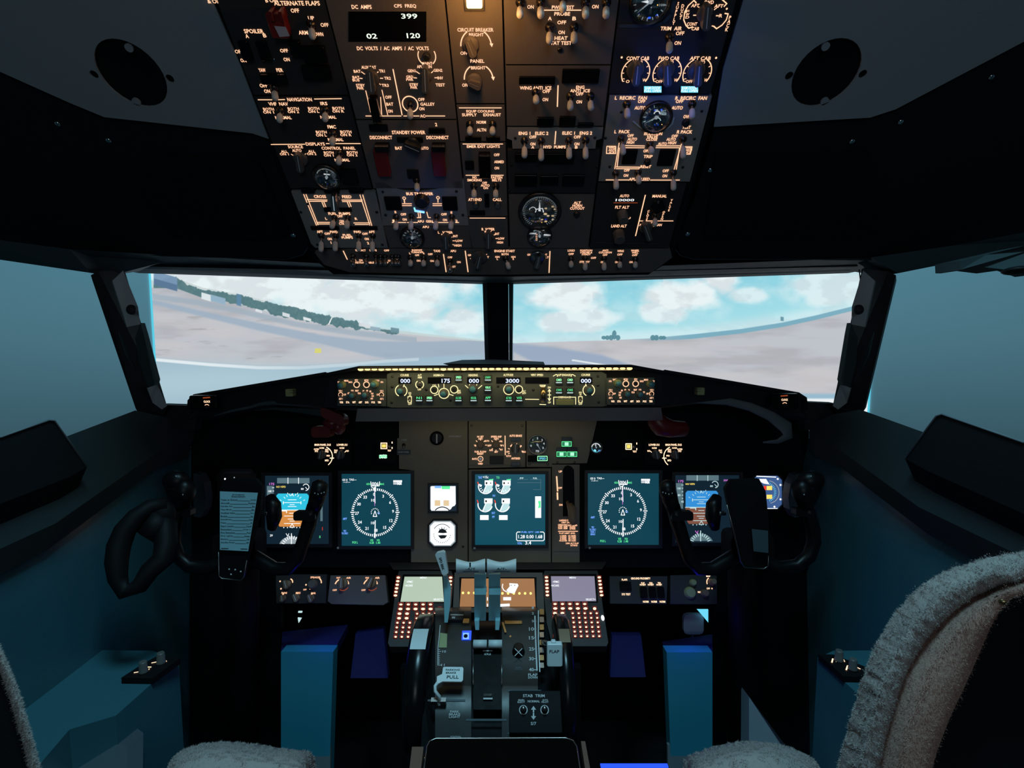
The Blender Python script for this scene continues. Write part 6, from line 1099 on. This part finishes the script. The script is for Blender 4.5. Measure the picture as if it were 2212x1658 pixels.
# flap gate
m = MB('metal'); GP = QA
for i in range(8):
    y0 = 1322 + i * 16.5; GP.block(m, 1165, y0, 1175, y0 + 12, .012, bev=.001, mat='metal' if i % 2 else 'brass')
GP.line(m, [(1163, 1318), (1163, 1380), (1166, 1450)], 2, .013, 'lever_white'); m.build('flap_gate', r)
# brown guide rails either side of the lever slot
m = MB('brass'); QA.block(m, 1000, 1340, 1014, 1350, .008, bev=.001); QA.block(m, 1090, 1342, 1128, 1349, .004, bev=.001); QA.line(m, [(1086, 1344), (1092, 1364)], 4, .006); m.build('slot_rail', r)
# thrust levers
def thrust(label, xa, xb, xc, txt, sgn):
    """handle spans xa..xb, arm under it near xc"""
    r = thing('thrust_lever', label, 'lever', P(xc, 1360, 1.10), 'pair of white thrust levers'); Dh = 1.055
    m = MB('lever_white'); n = 14; c = []
    prof = [(0, 0), (.3, -.004), (.6, -.004), (.85, 0), (1, .006)]
    rows = []
    for j, (t_, dz) in enumerate([(0, .018), (0, .004), (.12, -.004), (.5, -.010), (.88, -.006), (1, .004), (1, .018)]):
        row = []
        for i in range(n + 1):
            u = i / n; x = xa + (xb - xa) * u; sag = 7 * math.sin(math.pi * u) ** 1.3; yt = 1206 + sag; yb = 1242 - 3 * math.sin(math.pi * u) - 3
            row.append(P(x, yt + (yb - yt) * t_, Dh + dz))
        rows.append(row)
    m.loft(rows, True, True)
    for rr in (0, n): m.face([row[rr] for row in rows])
    HP = Pl((1206, Dh - .0105), (1242, Dh - .0105)); xm = (xa + xb) / 2
    if txt: HP.text(m, xm - 1, 1219, 9, txt, 3.5, .0006, 'ink')
    HP.text(m, xm, 1228.5, 5.5, ('-A/T' if sgn < 0 else 'A/T-'), 22, .0006, 'ink'); HP.line(m, [(xm - 16, 1234.5), (xm + 17, 1234.5)], 1.6, .0006, 'ink'); m.build('handle', r)
    m = MB('lever_teal'); w_ = 12.5
    q = [(xc - w_, 1240), (xc + w_, 1240), (xc + w_, 1340), (xc - w_, 1340)]; m.prism([P(x, y, 1.075 + (y - 1240) * .0003) for x, y in q], FW * .012)
    m.prism([P(x, y, 1.068) for x, y in ((xc - w_ + 1, 1272), (xc + w_ + 1, 1272), (xc + w_ + 1, 1284), (xc - w_ + 1, 1284))], FW * .015); m.prism([P(x, y, 1.085) for x, y in ((xc + sgn * 2, 1340), (xc + sgn * 12, 1340), (xc + sgn * 10, 1360), (xc + sgn * 2, 1360))], FW * .02)
    m.build('lever_arm', r)
thrust('left thrust lever, white handle marked 1 over A/T', 985, 1048, 1037, '1', -1); thrust('right thrust lever, white handle marked A/T', 1052, 1115, 1068, '', 1)
# start levers
for x0, x1, lb in ((1022, 1052, 'left white fuel cutoff lever at the top of the black channel'), (1055, 1085, 'right white fuel cutoff lever at the top of the black channel')):
    r = thing('cutoff_lever', lb, 'lever', QA.w((x0 + x1) / 2, 1393, 0), 'fuel cutoff levers'); m = MB('lever_white'); m.tube([QA.w(x0 + .5, 1390, .03), QA.w(x1 - .5, 1390, .03)], .0075, 16); m.build('roller_knob', r)
    xm = x0 + 6 if x0 < 1040 else x1 - 6; m = MB('chrome'); m.tube([QA.w(xm, 1392, .028), QA.w(xm, 1408, .0)], .0025, 8); m.build('lever_arm', r)
r = quad; m = MB('tray_black'); c0 = [QA.w(1022, 1400, .012), QA.w(1084, 1400, .012), QB.w(1084, 1532, .012), QB.w(1022, 1532, .012)]; m.prism(c0, -QA.n * .03)
QA.line(m, [(1044, 1405), (1063, 1405)], 2.5, .0125, 'print'); QA.text(m, 1053.5, 1412, 4.4, 'IDLE', 14, .0125, 'print'); QB.line(m, [(1045, 1508), (1063, 1508)], 3, .0128, 'print'); QB.text(m, 1053.5, 1500, 4.4, 'CUTOFF', 17, .0128, 'plate_mid'); co_ = m.build('lever_channel', r); co_['label'] = 'black channel with bright edges'
for xe in (1022, 1084): m = MB('metal'); m.tube([QA.w(xe, 1402, .0122), QA.w(xe, 1478, .0122)], .0011, 6); m.build('edge_trim', co_)
# speed brake lever
r = thing('speed_brake_lever', 'speed brake lever with a slanted white knob lettered SPD BRK and a blue blade', 'lever', P(967, 1340, 1.12)); m = MB('lever_white')
SP = Pl(None, pts=[P(955, 1215, 1.07), P(975, 1212, 1.07), P(950, 1195, 1.07)])
m.prism([P(x, y, 1.07) for x, y in ((940, 1198), (944, 1194), (957, 1191), (961, 1194), (968, 1238), (958, 1242), (955, 1240))], FW * .012)
SP2 = Pl(None, pts=[P(955, 1215, 1.0695), P(963, 1238, 1.0695), P(975, 1208, 1.0695)])
vs, fs, asp = glyphs('SPD BRK'); o = P(954, 1217, 1.0692); e1 = (P(961, 1240, 1.0692) - P(950, 1200, 1.0692)).normalized(); e2 = (P(964, 1214, 1.0692) - o).normalized(); m.use('ink'); m.add([o + e1 * (x * .026) + e2 * (y * .0055) for x, y in vs], fs, False); m.build('knob', r)
m = MB('lever_teal'); m.prism([P(x, y, 1.09) for x, y in ((957, 1243), (964, 1243), (974, 1272), (972, 1310), (967, 1344), (960, 1344), (959, 1275))], FW * .010); m.build('lever_arm', r)
# flap lever
r = thing('flap_lever', 'white flap lever paddle lettered FLAP beside the flap scale', 'lever', P(1198, 1433, 1.04)); m = MB('lever_white'); FP = Pl((1383, 1.02), (1433, 1.02))
FP.block(m, 1181, 1384, 1214, 1433, .012, bev=.003); FP.block(m, 1190, 1380, 1200, 1386, .010, bev=.002); FP.text(m, 1197.5, 1406.5, 6.5, 'FLAP', 21, .0124, 'ink'); m.build('paddle', r); m = MB('metal'); m.tube([P(1186, 1390, 1.03), P(1172, 1386, 1.08)], .005, 8); m.build('lever_arm', r)
# small fittings by the slots
r = thing('trim_wheel', 'glossy black trim wheel with a white stripe, left of the throttle quadrant', 'trim wheel', P(907, 1420, 1.1), 'pair of trim wheels')
def wheel(r, x0, x1, yt, D, mat, Rw=.135, stripe=None):
    a = P(x0, yt, D); b = P(x1, yt, D); c = (a + b) / 2 - V((0, 0, Rw)) + V((0, .04, 0)); w_ = (b - a).length / 2; m = MB(mat)
    ey, ez = V((0, 1, 0)), V((0, 0, 1)); m.lathe(c, ey, ez, V((1, 0, 0)), [(Rw * .75, -w_ * .8), (Rw * .93, -w_), (Rw, -w_ * .7), (Rw, w_ * .7), (Rw * .93, w_), (Rw * .75, w_ * .8)], 56); m.build('wheel_rim', r)
    if stripe:
        m = MB(stripe[2]); rows = []
        for i in range(9):
            an = math.radians(stripe[0] + (stripe[1] - stripe[0]) * i / 8); d = -ey * math.cos(an) + ez * math.sin(an); sk = (i / 8 - .5) * -w_ * .5 * 0
            rows.append([c + d * (Rw + .0008) - V((w_ * .72 - sk, 0, 0)), c + d * (Rw + .0008) + V((w_ * .72 + sk, 0, 0))])
        m.loft(rows, False, True); o = m.build('painted_stripe', r)
wheel(r, 884, 930, 1366, 1.06, 'gloss_black', .135, (60, 80, 'lever_white'))
r = thing('trim_wheel', 'glossy trim wheel with a brown stripe, right of the flap lever scale', 'trim wheel', P(1218, 1420, 1.1), 'pair of trim wheels')
wheel(r, 1203, 1236, 1366, 1.06, 'gloss_black', .135, (66, 80, 'grip_brown'))
# pedestal body below, and the black tray at the bottom of the frame
r = thing('tray_table', 'glossy black tray with a thin pale rim at the very bottom centre', 'tray', P(1085, 1700, .80)); TP = Pl((1595, .86), (1700, .78))
m = MB('tray_black'); tp = [(922, 1612), (928, 1600), (942, 1594), (1222, 1593), (1238, 1599), (1246, 1612), (1300, 1900), (885, 1900)]; TP.plate(m, tp, .03, .004); m.build('tray_body', r)
m = MB('metal'); m.tube([TP.w(x, y, .004) for x, y in [(890, 1870)] + tp[:6] + [(1285, 1870)]], .0013, 6); m.build('rim', r)
m = MB('bracket_brown'); TP.plate(m, [(885, 1655), (890, 1612), (915, 1612), (910, 1655), (900, 1720), (878, 1720)], .02, .002); TP.dot(m, 919.5, 1636, 2.5, .003, 'leg_hot'); m.build('side_bracket', r); m = MB('bracket_brown'); TP.plate(m, [(1255, 1600), (1264, 1600), (1275, 1660), (1264, 1660)], .02, .002); m.build('side_bracket', r)
r = thing('blue_light_bar', 'thin blue glowing bar at the bottom edge, right of the tray', 'light bar', P(1370, 1655, .95)); m = MB('e_bluehot'); m.box(P(1370, 1653, .95), RT * .060, UP * .0012, FW * .004); m.build('lamp_strip', r); m = MB('black'); m.box(P(1370, 1658, .952), RT * .062, UP * .0025, FW * .006); m.build('housing', r)
# ================================================================ control wheels
def yoke(f, label, Dm, board, side):
    r = thing('control_wheel', label, 'control wheel', P(f(520), 1240, 1.15), 'pair of black control wheels'); Q = lambda x, y, d=0: P(f(x), y, Dm + d)
    m = MB('yoke_black')
    m.tube([Q(392, 1092, -.01), Q(384, 1110, -.01), Q(376, 1140), Q(374, 1170), Q(384, 1200), Q(410, 1222), Q(450, 1226), Q(500, 1205, .01), Q(522, 1190, .02), Q(550, 1205, .01), Q(592, 1228), Q(622, 1228), Q(642, 1205), Q(655, 1170), Q(668, 1130), Q(678, 1092, -.01)],
           [.013, .013, .014, .014, .014, .014, .014, .016, .018, .016, .014, .014, .014, .014, .015, .014], 16); m.build('wheel_rim', r)
    for pts, rad, nm in (([(372, 1024), (378, 1034), (388, 1052), (392, 1075), (392, 1096)], [.012, .022, .026, .022, .014], 'outboard_grip'), ([(694, 1038), (692, 1044), (689, 1060), (684, 1080), (678, 1098)], [.008, .016, .017, .016, .014], 'inboard_grip')):
        m = MB('yoke_black'); m.tube([Q(x, y, -.012) for x, y in pts], rad, 16)
        if nm == 'outboard_grip': m.blob(Q(380, 1038, -.02), RT * .026, FW * .02, UP * .022); m.blob(Q(398, 1060, -.02), RT * .022, FW * .02, UP * .026); m.box(Q(405, 1104, -.01), RT * .012, UP * .008, FW * .01, .003)
        else:
            m.box(Q(661, 1112, -.01), RT * .022, UP * .009, FW * .010, .004); m.blob(Q(690, 1058, -.02), RT * .017, FW * .016, UP * .020)
        o = m.build(nm, r)
        m = MB('print')
        for x, y in (((380, 1028), (395, 1068)) if nm == 'outboard_grip' else ((680, 1065), (687, 1067), (694, 1065), (700, 1063))): m.blob(Q(x, y, -.042), RT * .0012, FW * .001, UP * .0015, 6, 4)
        m.build('button', o)
    m = MB('black'); m.box(Q(520, 1180, .05), RT * .045, UP * .035, FW * .03, .012); m.tube([Q(522, 1180, .05), P(f(522), 1420, 1.24), P(f(522), 1800, 1.28)], [.036, .036, .036], 16); m.build('control_column', r)
    m = MB('yoke_black'); m.tube([Q(583, 1072, .03), Q(590, 1090, .02), Q(592, 1115, .02), Q(588, 1140, .03)], [.010, .016, .016, .010], 12); m.use('metal'); m.tube([Q(567, 1108, .02), Q(580, 1108, .01)], .005, 8); m.build('hub_cover', r)
    return r
yoke(lambda x: x, 'left black control wheel, printed checklist on its hub', 1.10, None, -1)
yoke(lambda x: 2132 - x, 'right black control wheel, bare dark clipboard on its hub', 1.10, None, 1)
# checklist boards
def board(label, O, paper, lines, rim, mirror=None):
    r = thing('clipboard', label, 'clipboard', P(*O[3])); m = MB('black'); m.prism([P(*p) for p in O], FW * .01); m.build('board', r)
    m = MB('metal'); m.tube([P(x, y, d - .001) for x, y, d in rim], .0011, 6); m.build('wire_rim', r); return r
O = [(476, 1052, 1.03), (488, 1034, 1.03), (552, 1034, 1.03), (566, 1050, 1.03), (562, 1100, 1.035), (536, 1200, 1.05), (526, 1245, 1.055), (520, 1251, 1.055), (478, 1248, 1.055), (472, 1240, 1.055)]
r = board('left clipboard with a bright pale blue printed checklist', O, None, None, [(472, 1192, 1.05), (473, 1243, 1.055), (479, 1249, 1.055), (520, 1253, 1.055), (527, 1245, 1.055), (533, 1210, 1.05)])
KP = Pl((1060, 1.028), (1190, 1.043)); 
p = thing('checklist', 'pale blue paper headed Emergency Evacuation, clipped to the left control wheel', 'paper', KP.w(515, 1190, 0)); m = MB('paper'); pc = [(475, 1061), (557, 1064), (536, 1190), (475, 1187)]; KP.plate(m, pc, .0006, .0006)
KP.text(m, 515, 1070, 3.4, 'Emergency|Evacuation', 29, .0010, 'ink')
rows = [('Tower or Ground', 'Notify'), ('Aircraft', 'Position'), ('Standby Pwr', 'Bat'), ('Flaps Mode', 'Man'), ('Outflow Valve', 'Open'), ('Brakes', 'Set'), ('Speedbrake', 'Down'), ('Flaps', '40'), ('Start Levers', 'Cutoff'), ('Evacuation', '(Order or'), ('Fire Switches', 'Pull'), ('Fire Lights', 'Rotate'), ('Battery', 'Off'), ('Standby Power', 'Off')]
for i, (a, b) in enumerate(rows):
    y = 1079 + i * 7.1; xr = 553 - i * 1.2; wa = len(a) * 2.35; wb = len(b) * 1.9; KP.text(m, 477 + wa / 2, y, 3.6, a, wa, .0010, 'ink'); KP.text(m, xr - wb / 2, y + .5, 3.6, b, wb, .0010); KP.line(m, [(478 + wa, y + 2), (xr - wb - 1, y + 2.3)], .8, .0010)
KP.line(m, [(478, 1184), (493, 1184.3)], 1.6, .0010, 'ink'); KP.line(m, [(520, 1185), (534, 1185.3)], 1.6, .0010); m.build('sheet', p)
m = MB('print')
for x, y in ((495, 1229), (508, 1230), (520, 1234), (499, 1240)): m.blob(P(x, y, 1.046), RT * .0018, FW * .001, UP * .0016, 8, 5)
m.build('stud', r)
O = [(1566, 1056, 1.03), (1578, 1036, 1.03), (1640, 1034, 1.03), (1654, 1060, 1.03), (1662, 1140, 1.04), (1660, 1222, 1.055), (1652, 1228, 1.055), (1612, 1227, 1.055), (1603, 1218, 1.055), (1584, 1140, 1.04)]
r = board('right clipboard, dark with only a small blank card low on it', O, None, None, [(1570, 1090, 1.035), (1586, 1150, 1.04), (1600, 1212, 1.05), (1608, 1225, 1.055), (1650, 1228, 1.055), (1659, 1222, 1.055), (1660, 1200, 1.05)])
m = MB('paper'); KP2 = Pl((1140, 1.033), (1195, 1.038)); KP2.plate(m, [(1624, 1142), (1659, 1146), (1660, 1194), (1628, 1190)], .0006, .0006, 'header'); o = m.build('card', None); tag(o, 'small blank dark teal card on the right clipboard', 'card')
# ---- nose wheel tiller on the left wall
r = thing('steering_tiller', 'curved black steering tiller handle on the left side wall', 'tiller', P(300, 1240, 1.0)); m = MB('black'); q = resamp([P(*z_) for z_ in [(362, 1088, 1.04), (330, 1092, 1.03), (298, 1112, 1.01), (270, 1145, 1.0), (255, 1185, .99), (252, 1230, .98), (262, 1272, .98), (284, 1278, .98), (310, 1255, .99), (330, 1222, 1.0), (356, 1200, 1.01), (358, 1150, 1.03), (352, 1112, 1.04)]], 14)
m.tube(q, [.014, .015, .017, .019, .020, .019, .016, .014, .015, .017, .019, .020, .020, .016], 14); m.build('handle', r); m = MB('black'); m.tube([P(352, 1140, 1.05), P(318, 1130, 1.01)], [.030, .022], 18); m.blob(P(345, 1110, 1.04), RT * .03, FW * .02, UP * .03); m.build('hub', r)
# reflectors left and right of the main panel: curved edge trims
for f, lb in ((lambda x: x, 'rounded grey end piece at the left edge of the main panel'), (lambda x: 2148 - x, 'rounded grey end piece at the right edge of the main panel')):
    r = thing('end_cap', lb, 'end piece', P(f(430), 1110, 1.30)); m = MB('header'); m.prism([P(f(x), y, 1.30) for x, y in ((418, 1022), (430, 1025), (440, 1045), (445, 1075), (442, 1100), (432, 1118), (418, 1115))], FW * .03); m.build('end_plate', r)
# ================================================================ footwells
def well(x0, x1, yb, ytop, xt0, xt1, lb, D=1.17):
    r = thing('footwell_box', lb, 'footwell box', P((x0 + x1) / 2, 1700, D), 'footwell boxes'); a, b, c, d = P(x0, yb, D), P(x1, yb, D), P(x1 - (10 if x0 < 900 else 0), 1720, D - .03), P(x0 + (12 if x0 > 900 else 0), 1720, D - .03)
    m = MB('box_teal_lit'); m.prism([a, b, c, d], FW * .03); e = [a, b, P(xt1, ytop, D + .17), P(xt0, ytop + 16, D + .17)]; m.use('box_blue_lit'); m.prism(e, -UP * .02); m.build('box_body', r)
    m = MB('trim_grey'); q = [P(x, 1608, D - .018) for x in (x0 + 2, x1 - 6)]; m.prism([q[0], q[1], P(x1 - 8, 1720, D - .035), P(x0 + 4, 1720, D - .035)], FW * .008); m.build('kick_plate', r)
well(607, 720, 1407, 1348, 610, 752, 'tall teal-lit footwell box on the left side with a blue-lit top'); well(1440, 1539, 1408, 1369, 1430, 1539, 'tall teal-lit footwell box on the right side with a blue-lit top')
r = thing('floor_shield', 'sheet coloured as lit dark blue, beside the pedestal in the left footwell', 'panel', P(795, 1465, 1.3)); m = MB('box_blue_lit'); m.prism([P(768, 1368, 1.34), P(828, 1358, 1.34), P(838, 1464, 1.28), P(757, 1464, 1.28)], FW * .02); m.build('cover_sheet', r)
r = thing('floor_shield', 'sheet coloured as lit dark blue, beside the pedestal in the right footwell', 'panel', P(1350, 1465, 1.3)); m = MB('box_blue_lit'); m.prism([P(1322, 1372, 1.34), P(1385, 1372, 1.34), P(1395, 1462, 1.28), P(1318, 1462, 1.28)], FW * .02); m.build('cover_sheet', r)
# side uprights of the footwells
m = MB('black'); m.prism([P(410, 1225, 1.36), P(606, 1225, 1.36), P(606, 1800, 1.34), P(410, 1800, 1.34)], FW * .02); m.build('kick_panel', ipan)
m = MB('black'); m.prism([P(1540, 1225, 1.36), P(1760, 1225, 1.36), P(1760, 1800, 1.34), P(1540, 1800, 1.34)], FW * .02); m.build('kick_panel', ipan)
r = thing('rudder_pedal', 'rudder pedal catching light in the right footwell opening', 'pedal', P(1498, 1362, 1.5)); m = MB('lilac'); m.box(P(1496, 1345, 1.5), RT * .028, UP * .028, FW * .01, .012); m.build('pedal_plate', r); m = MB('metal_dark'); m.tube([P(1496, 1360, 1.5), P(1496, 1450, 1.52)], .008, 8); m.build('pedal_arm', r)
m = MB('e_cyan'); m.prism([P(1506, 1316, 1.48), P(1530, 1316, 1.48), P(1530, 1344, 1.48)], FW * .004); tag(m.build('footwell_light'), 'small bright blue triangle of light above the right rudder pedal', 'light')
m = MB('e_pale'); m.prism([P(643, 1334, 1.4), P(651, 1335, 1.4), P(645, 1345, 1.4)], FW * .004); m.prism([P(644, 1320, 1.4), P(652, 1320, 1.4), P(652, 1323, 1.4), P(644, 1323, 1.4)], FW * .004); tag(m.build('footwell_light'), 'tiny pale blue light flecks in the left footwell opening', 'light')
r = thing('floor_wedge', 'pale grey wedge of trim standing right of the right footwell', 'trim panel', P(1640, 1650, 1.10)); m = MB('trim_grey'); m.prism([P(1618, 1504, 1.18), P(1700, 1614, 1.10), P(1740, 1680, 1.08), P(1618, 1700, 1.10)], FW * .04); m.build('trim_sheet', r)
# ================================================================ side consoles
ZK = ZC - .644
def console(pts, poly2, label, lights, knobs, cent, sg):
    r = thing('side_console', label, 'console', PZ(*cent, ZK) - V((0, 0, .3))); m = MB('wall'); top_ = [PZ(x, y, ZK) for x, y in pts]; m.prism(top_, V((0, 0, -.30))); m.build('console_body', r)
    g = thing('oxygen_panel', label.replace('teal-grey side console under', 'small black panel with glowing orange marks on the side console below'), 'switch panel', PZ(*cent, ZK)); m = MB('black'); m.prism([PZ(x, y, ZK + .012) for x, y in poly2], V((0, 0, -.012)))
    SPl = Pl(None, pts=[PZ(cent[0], cent[1], ZK + .012), PZ(cent[0], cent[1], ZK + .012) + V((.1, 0, 0)), PZ(cent[0], cent[1], ZK + .012) + V((0, .1, 0))])
    for l in lights: SPl.line(m, l, 2.6, .001, 'leg_hot')
    m.build('faceplate', g)
    for x, y in knobs: rknob(g, SPl, x, y, 9, .022, 'knob')
console([(386, 1424), (250, 1545), (150, 1575), (60, 1680), (-250, 1680), (0, 1400), (330, 1405)], [(262, 1463), (310, 1432), (345, 1413), (390, 1420), (330, 1464)], 'teal-grey side console under the left side window',
        [[(290, 1452), (302, 1450)], [(322, 1444), (318, 1449)], [(328, 1431), (338, 1429)], [(355, 1423), (359, 1428)], [(316, 1440), (326, 1440)]], [(310, 1452), (348, 1432)], (320, 1445), -1)
console([(1766, 1420), (1900, 1540), (2010, 1620), (2330, 1700), (2212, 1400), (1800, 1405)], [(1768, 1412), (1800, 1413), (1872, 1440), (1874, 1461), (1822, 1460)], 'teal-grey side console under the right side window',
        [[(1799, 1422), (1797, 1430)], [(1806, 1428), (1818, 1430)], [(1822, 1424), (1824, 1428)], [(1831, 1437), (1828, 1446)], [(1838, 1446), (1850, 1446)], [(1852, 1441), (1858, 1444)]], [(1812, 1427), (1842, 1446)], (1822, 1440), 1)
# ================================================================ seats
def fluff(m, pts_n, n, L, mat, w=.0012):
    """short wool strands standing on a surface; pts_n = list of (point, normal)"""
    m.use(mat)
    for i in range(n):
        p, nn = pts_n[rng.randint(len(pts_n))]; t_ = V(rng.normal(0, 1, 3)); t_ = (t_ - nn * t_.dot(nn)).normalized(); q = p + t_ * rng.rand() * .008; tip = q + nn * L * (.5 + rng.rand() * .6) + V(rng.normal(0, 1, 3)) * L * .35; s_ = nn.cross(t_) * w
        m.add([q - s_, q + s_, tip], [(0, 1, 2)], True)
def grid_pts(curves):
    out = []
    for i in range(len(curves) - 1):
        for k in range(len(curves[0]) - 1):
            a, b, c, d = curves[i][k], curves[i][k + 1], curves[i + 1][k + 1], curves[i + 1][k]; nn = (b - a).cross(d - a)
            if nn.length < 1e-12: continue
            nn.normalize(); pc = (a + b + c + d) / 4
            if nn.dot(CAM - pc) < 0: nn = -nn
            for _ in range(3): u, v = rng.rand(2); out.append((a * (1 - u) * (1 - v) + b * u * (1 - v) + c * u * v + d * (1 - u) * v, nn))
    return out
NS = 110
def cv(pts, dd=0): return resamp([P(x, y, d + dd) for x, y, d in pts], NS)
r = thing('pilot_seat', 'right pilot seat seen from behind, sheepskin cover curling round its backrest', 'seat', V((.55, .55, 0)), 'pilot seats')
out_ = [(1790, 1760, .60), (1812, 1655, .60), (1845, 1530, .60), (1878, 1430, .60), (1922, 1345, .60), (1990, 1268, .59), (2080, 1222, .58), (2212, 1192, .56), (2400, 1170, .54)]
mid_ = [(1840, 1760, .56), (1858, 1655, .56), (1885, 1545, .56), (1918, 1450, .56), (1960, 1372, .56), (2020, 1305, .555), (2095, 1258, .55), (2212, 1228, .53), (2400, 1210, .51)]
inn_ = [(1885, 1760, .57), (1900, 1655, .57), (1925, 1550, .57), (1955, 1460, .57), (1995, 1388, .57), (2048, 1330, .565), (2115, 1282, .56), (2212, 1250, .54), (2400, 1232, .52)]
br1 = [(1935, 1760, .545), (1950, 1655, .545), (1975, 1560, .545), (2010, 1470, .545), (2050, 1395, .545), (2095, 1338, .54), (2145, 1295, .535), (2212, 1268, .52), (2400, 1250, .50)]
br2 = [(2000, 1760, .55), (2015, 1655, .55), (2048, 1560, .55), (2085, 1480, .55), (2118, 1405, .55), (2142, 1350, .545), (2168, 1308, .54), (2212, 1282, .53), (2400, 1262, .51)]
shl = [(2080, 1760, .58), (2095, 1655, .58), (2125, 1570, .58), (2150, 1490, .58), (2170, 1420, .58), (2190, 1370, .575), (2212, 1330, .57), (2250, 1300, .55), (2400, 1280, .53)]
far = [(2400, 1760, .56)] * 3 + [(2400, 1600, .56)] * 2 + [(2400, 1500, .56), (2400, 1420, .55), (2400, 1350, .55), (2420, 1300, .54)]
NS = 110; cv = lambda pts, dd=0: resamp([P(x, y, d + dd) for x, y, d in pts], NS)
wob = lambda c, a: [p + V(rng.normal(0, 1, 3)) * a for p in c]
Cb, Co, Cm, Ci = cv(out_, .10), wob(cv(out_), .0012), wob(cv(mid_), .001), cv(inn_); C1, C2, C3, C4 = cv(br1), cv(br2), cv(shl), resamp([P(*p) for p in far], NS)
Cbo = [p + (a - b) * .5 for p, a, b in zip(cv(out_, .05), Co, Cm)]
m = MB('fur'); cur = [Cb, cv(out_, .05), Co, [(a + b) / 2 - FW * .012 for a, b in zip(Co, Cm)], Cm, [(a + b) / 2 - FW * .004 for a, b in zip(Cm, Ci)], Ci]; m.loft(cur, False, True); gp = grid_pts(cur[1:]); fluff(m, gp, 42000, .0019, 'fur', .00032); m.build('sheepskin_rim', r)
m = MB('fur_brown'); cur = [Ci, [(a + b) / 2 - FW * .01 for a, b in zip(Ci, C1)], C1, [(a + b) / 2 - FW * .006 for a, b in zip(C1, C2)], C2]; m.loft(cur, False, True); fluff(m, grid_pts(cur), 16000, .0014, 'fur_brown', .0003); o = m.build('sheepskin_lining', r); o['label'] = 'brownish inside of the cover'
m = MB('black_matte'); m.loft([C2, C3, C4], False, True); m.build('backrest_shell', r)
m = MB('brass'); c = P(2164, 1296, .535); m.blob(c, RT * .006, FW * .006, UP * .0045, 12, 8); m.build('stud', r)
def cushion(pts, D0, D1, label, name='seat_cushion'):
    r = thing('seat_cushion', label, 'cushion', P(sum(p[0] for p in pts) / len(pts), 1720, (D0 + D1) / 2), 'seat cushions'); m = MB('fur'); a = resamp([P(x, y, D1) for x, y in pts], 40); b = resamp([P(x * 1 + (x - 1106) * 0, y + 8, D1 - .04) for x, y in pts], 40); b2 = resamp([P(x, y + 30, D0) for x, y in pts], 40); c = resamp([P(x, y + 260, D0 - .10) for x, y in pts], 40); bk_ = [p + FW * .05 - UP * .03 for p in a]; bb = [p + FW * .05 - UP * .2 for p in a]
    cur = [bb, bk_, a, b, b2, c]; m.loft(cur, False, True); fluff(m, grid_pts(cur[1:]), 26000, .0022, 'fur', .0004); m.build('cushion_body', r)
cushion([(330, 1720), (372, 1640), (405, 1616), (450, 1606), (520, 1612), (590, 1622), (640, 1628), (656, 1645), (664, 1700)], .80, .90, 'pale sheepskin cushion of the left seat at the bottom of the frame')
cushion([(1490, 1720), (1500, 1648), (1530, 1630), (1570, 1616), (1630, 1606), (1690, 1610), (1740, 1628), (1765, 1650), (1790, 1700)], .80, .90, 'pale sheepskin cushion of the right seat at the bottom of the frame')
r = thing('pilot_seat', 'edge of the left pilot seat backrest with a thin sheepskin border, lower left corner', 'seat', V((-.62, .5, 0)), 'pilot seats')
e = [(-40, 1300, .60), (0, 1398, .60), (35, 1480, .60), (60, 1560, .60), (82, 1640, .60), (105, 1760, .60)]; Ea = cv(e, .03); Eb = cv([(x - 6, y, d) for x, y, d in e], -.01); Ec = cv([(x - 24, y, d) for x, y, d in e], 0); Ed = cv([(x - 400, y + 60, d) for x, y, d in e], 0); m = MB('fur'); m.loft([Ea, Eb, Ec], False, True); fluff(m, grid_pts([Ea, Eb, Ec]), 9000, .002, 'fur', .00035); m.build('sheepskin_rim', r); m = MB('black_matte'); m.loft([Ec, Ed], False, True); m.build('backrest_shell', r)
m = MB('fur'); 
m = MB('header'); m.prism([P(90, 1600, .92), P(250, 1596, .92), P(275, 1615, .92), P(270, 1760, .84), P(100, 1760, .84)], FW * .04); m.build('armrest_pad', r)
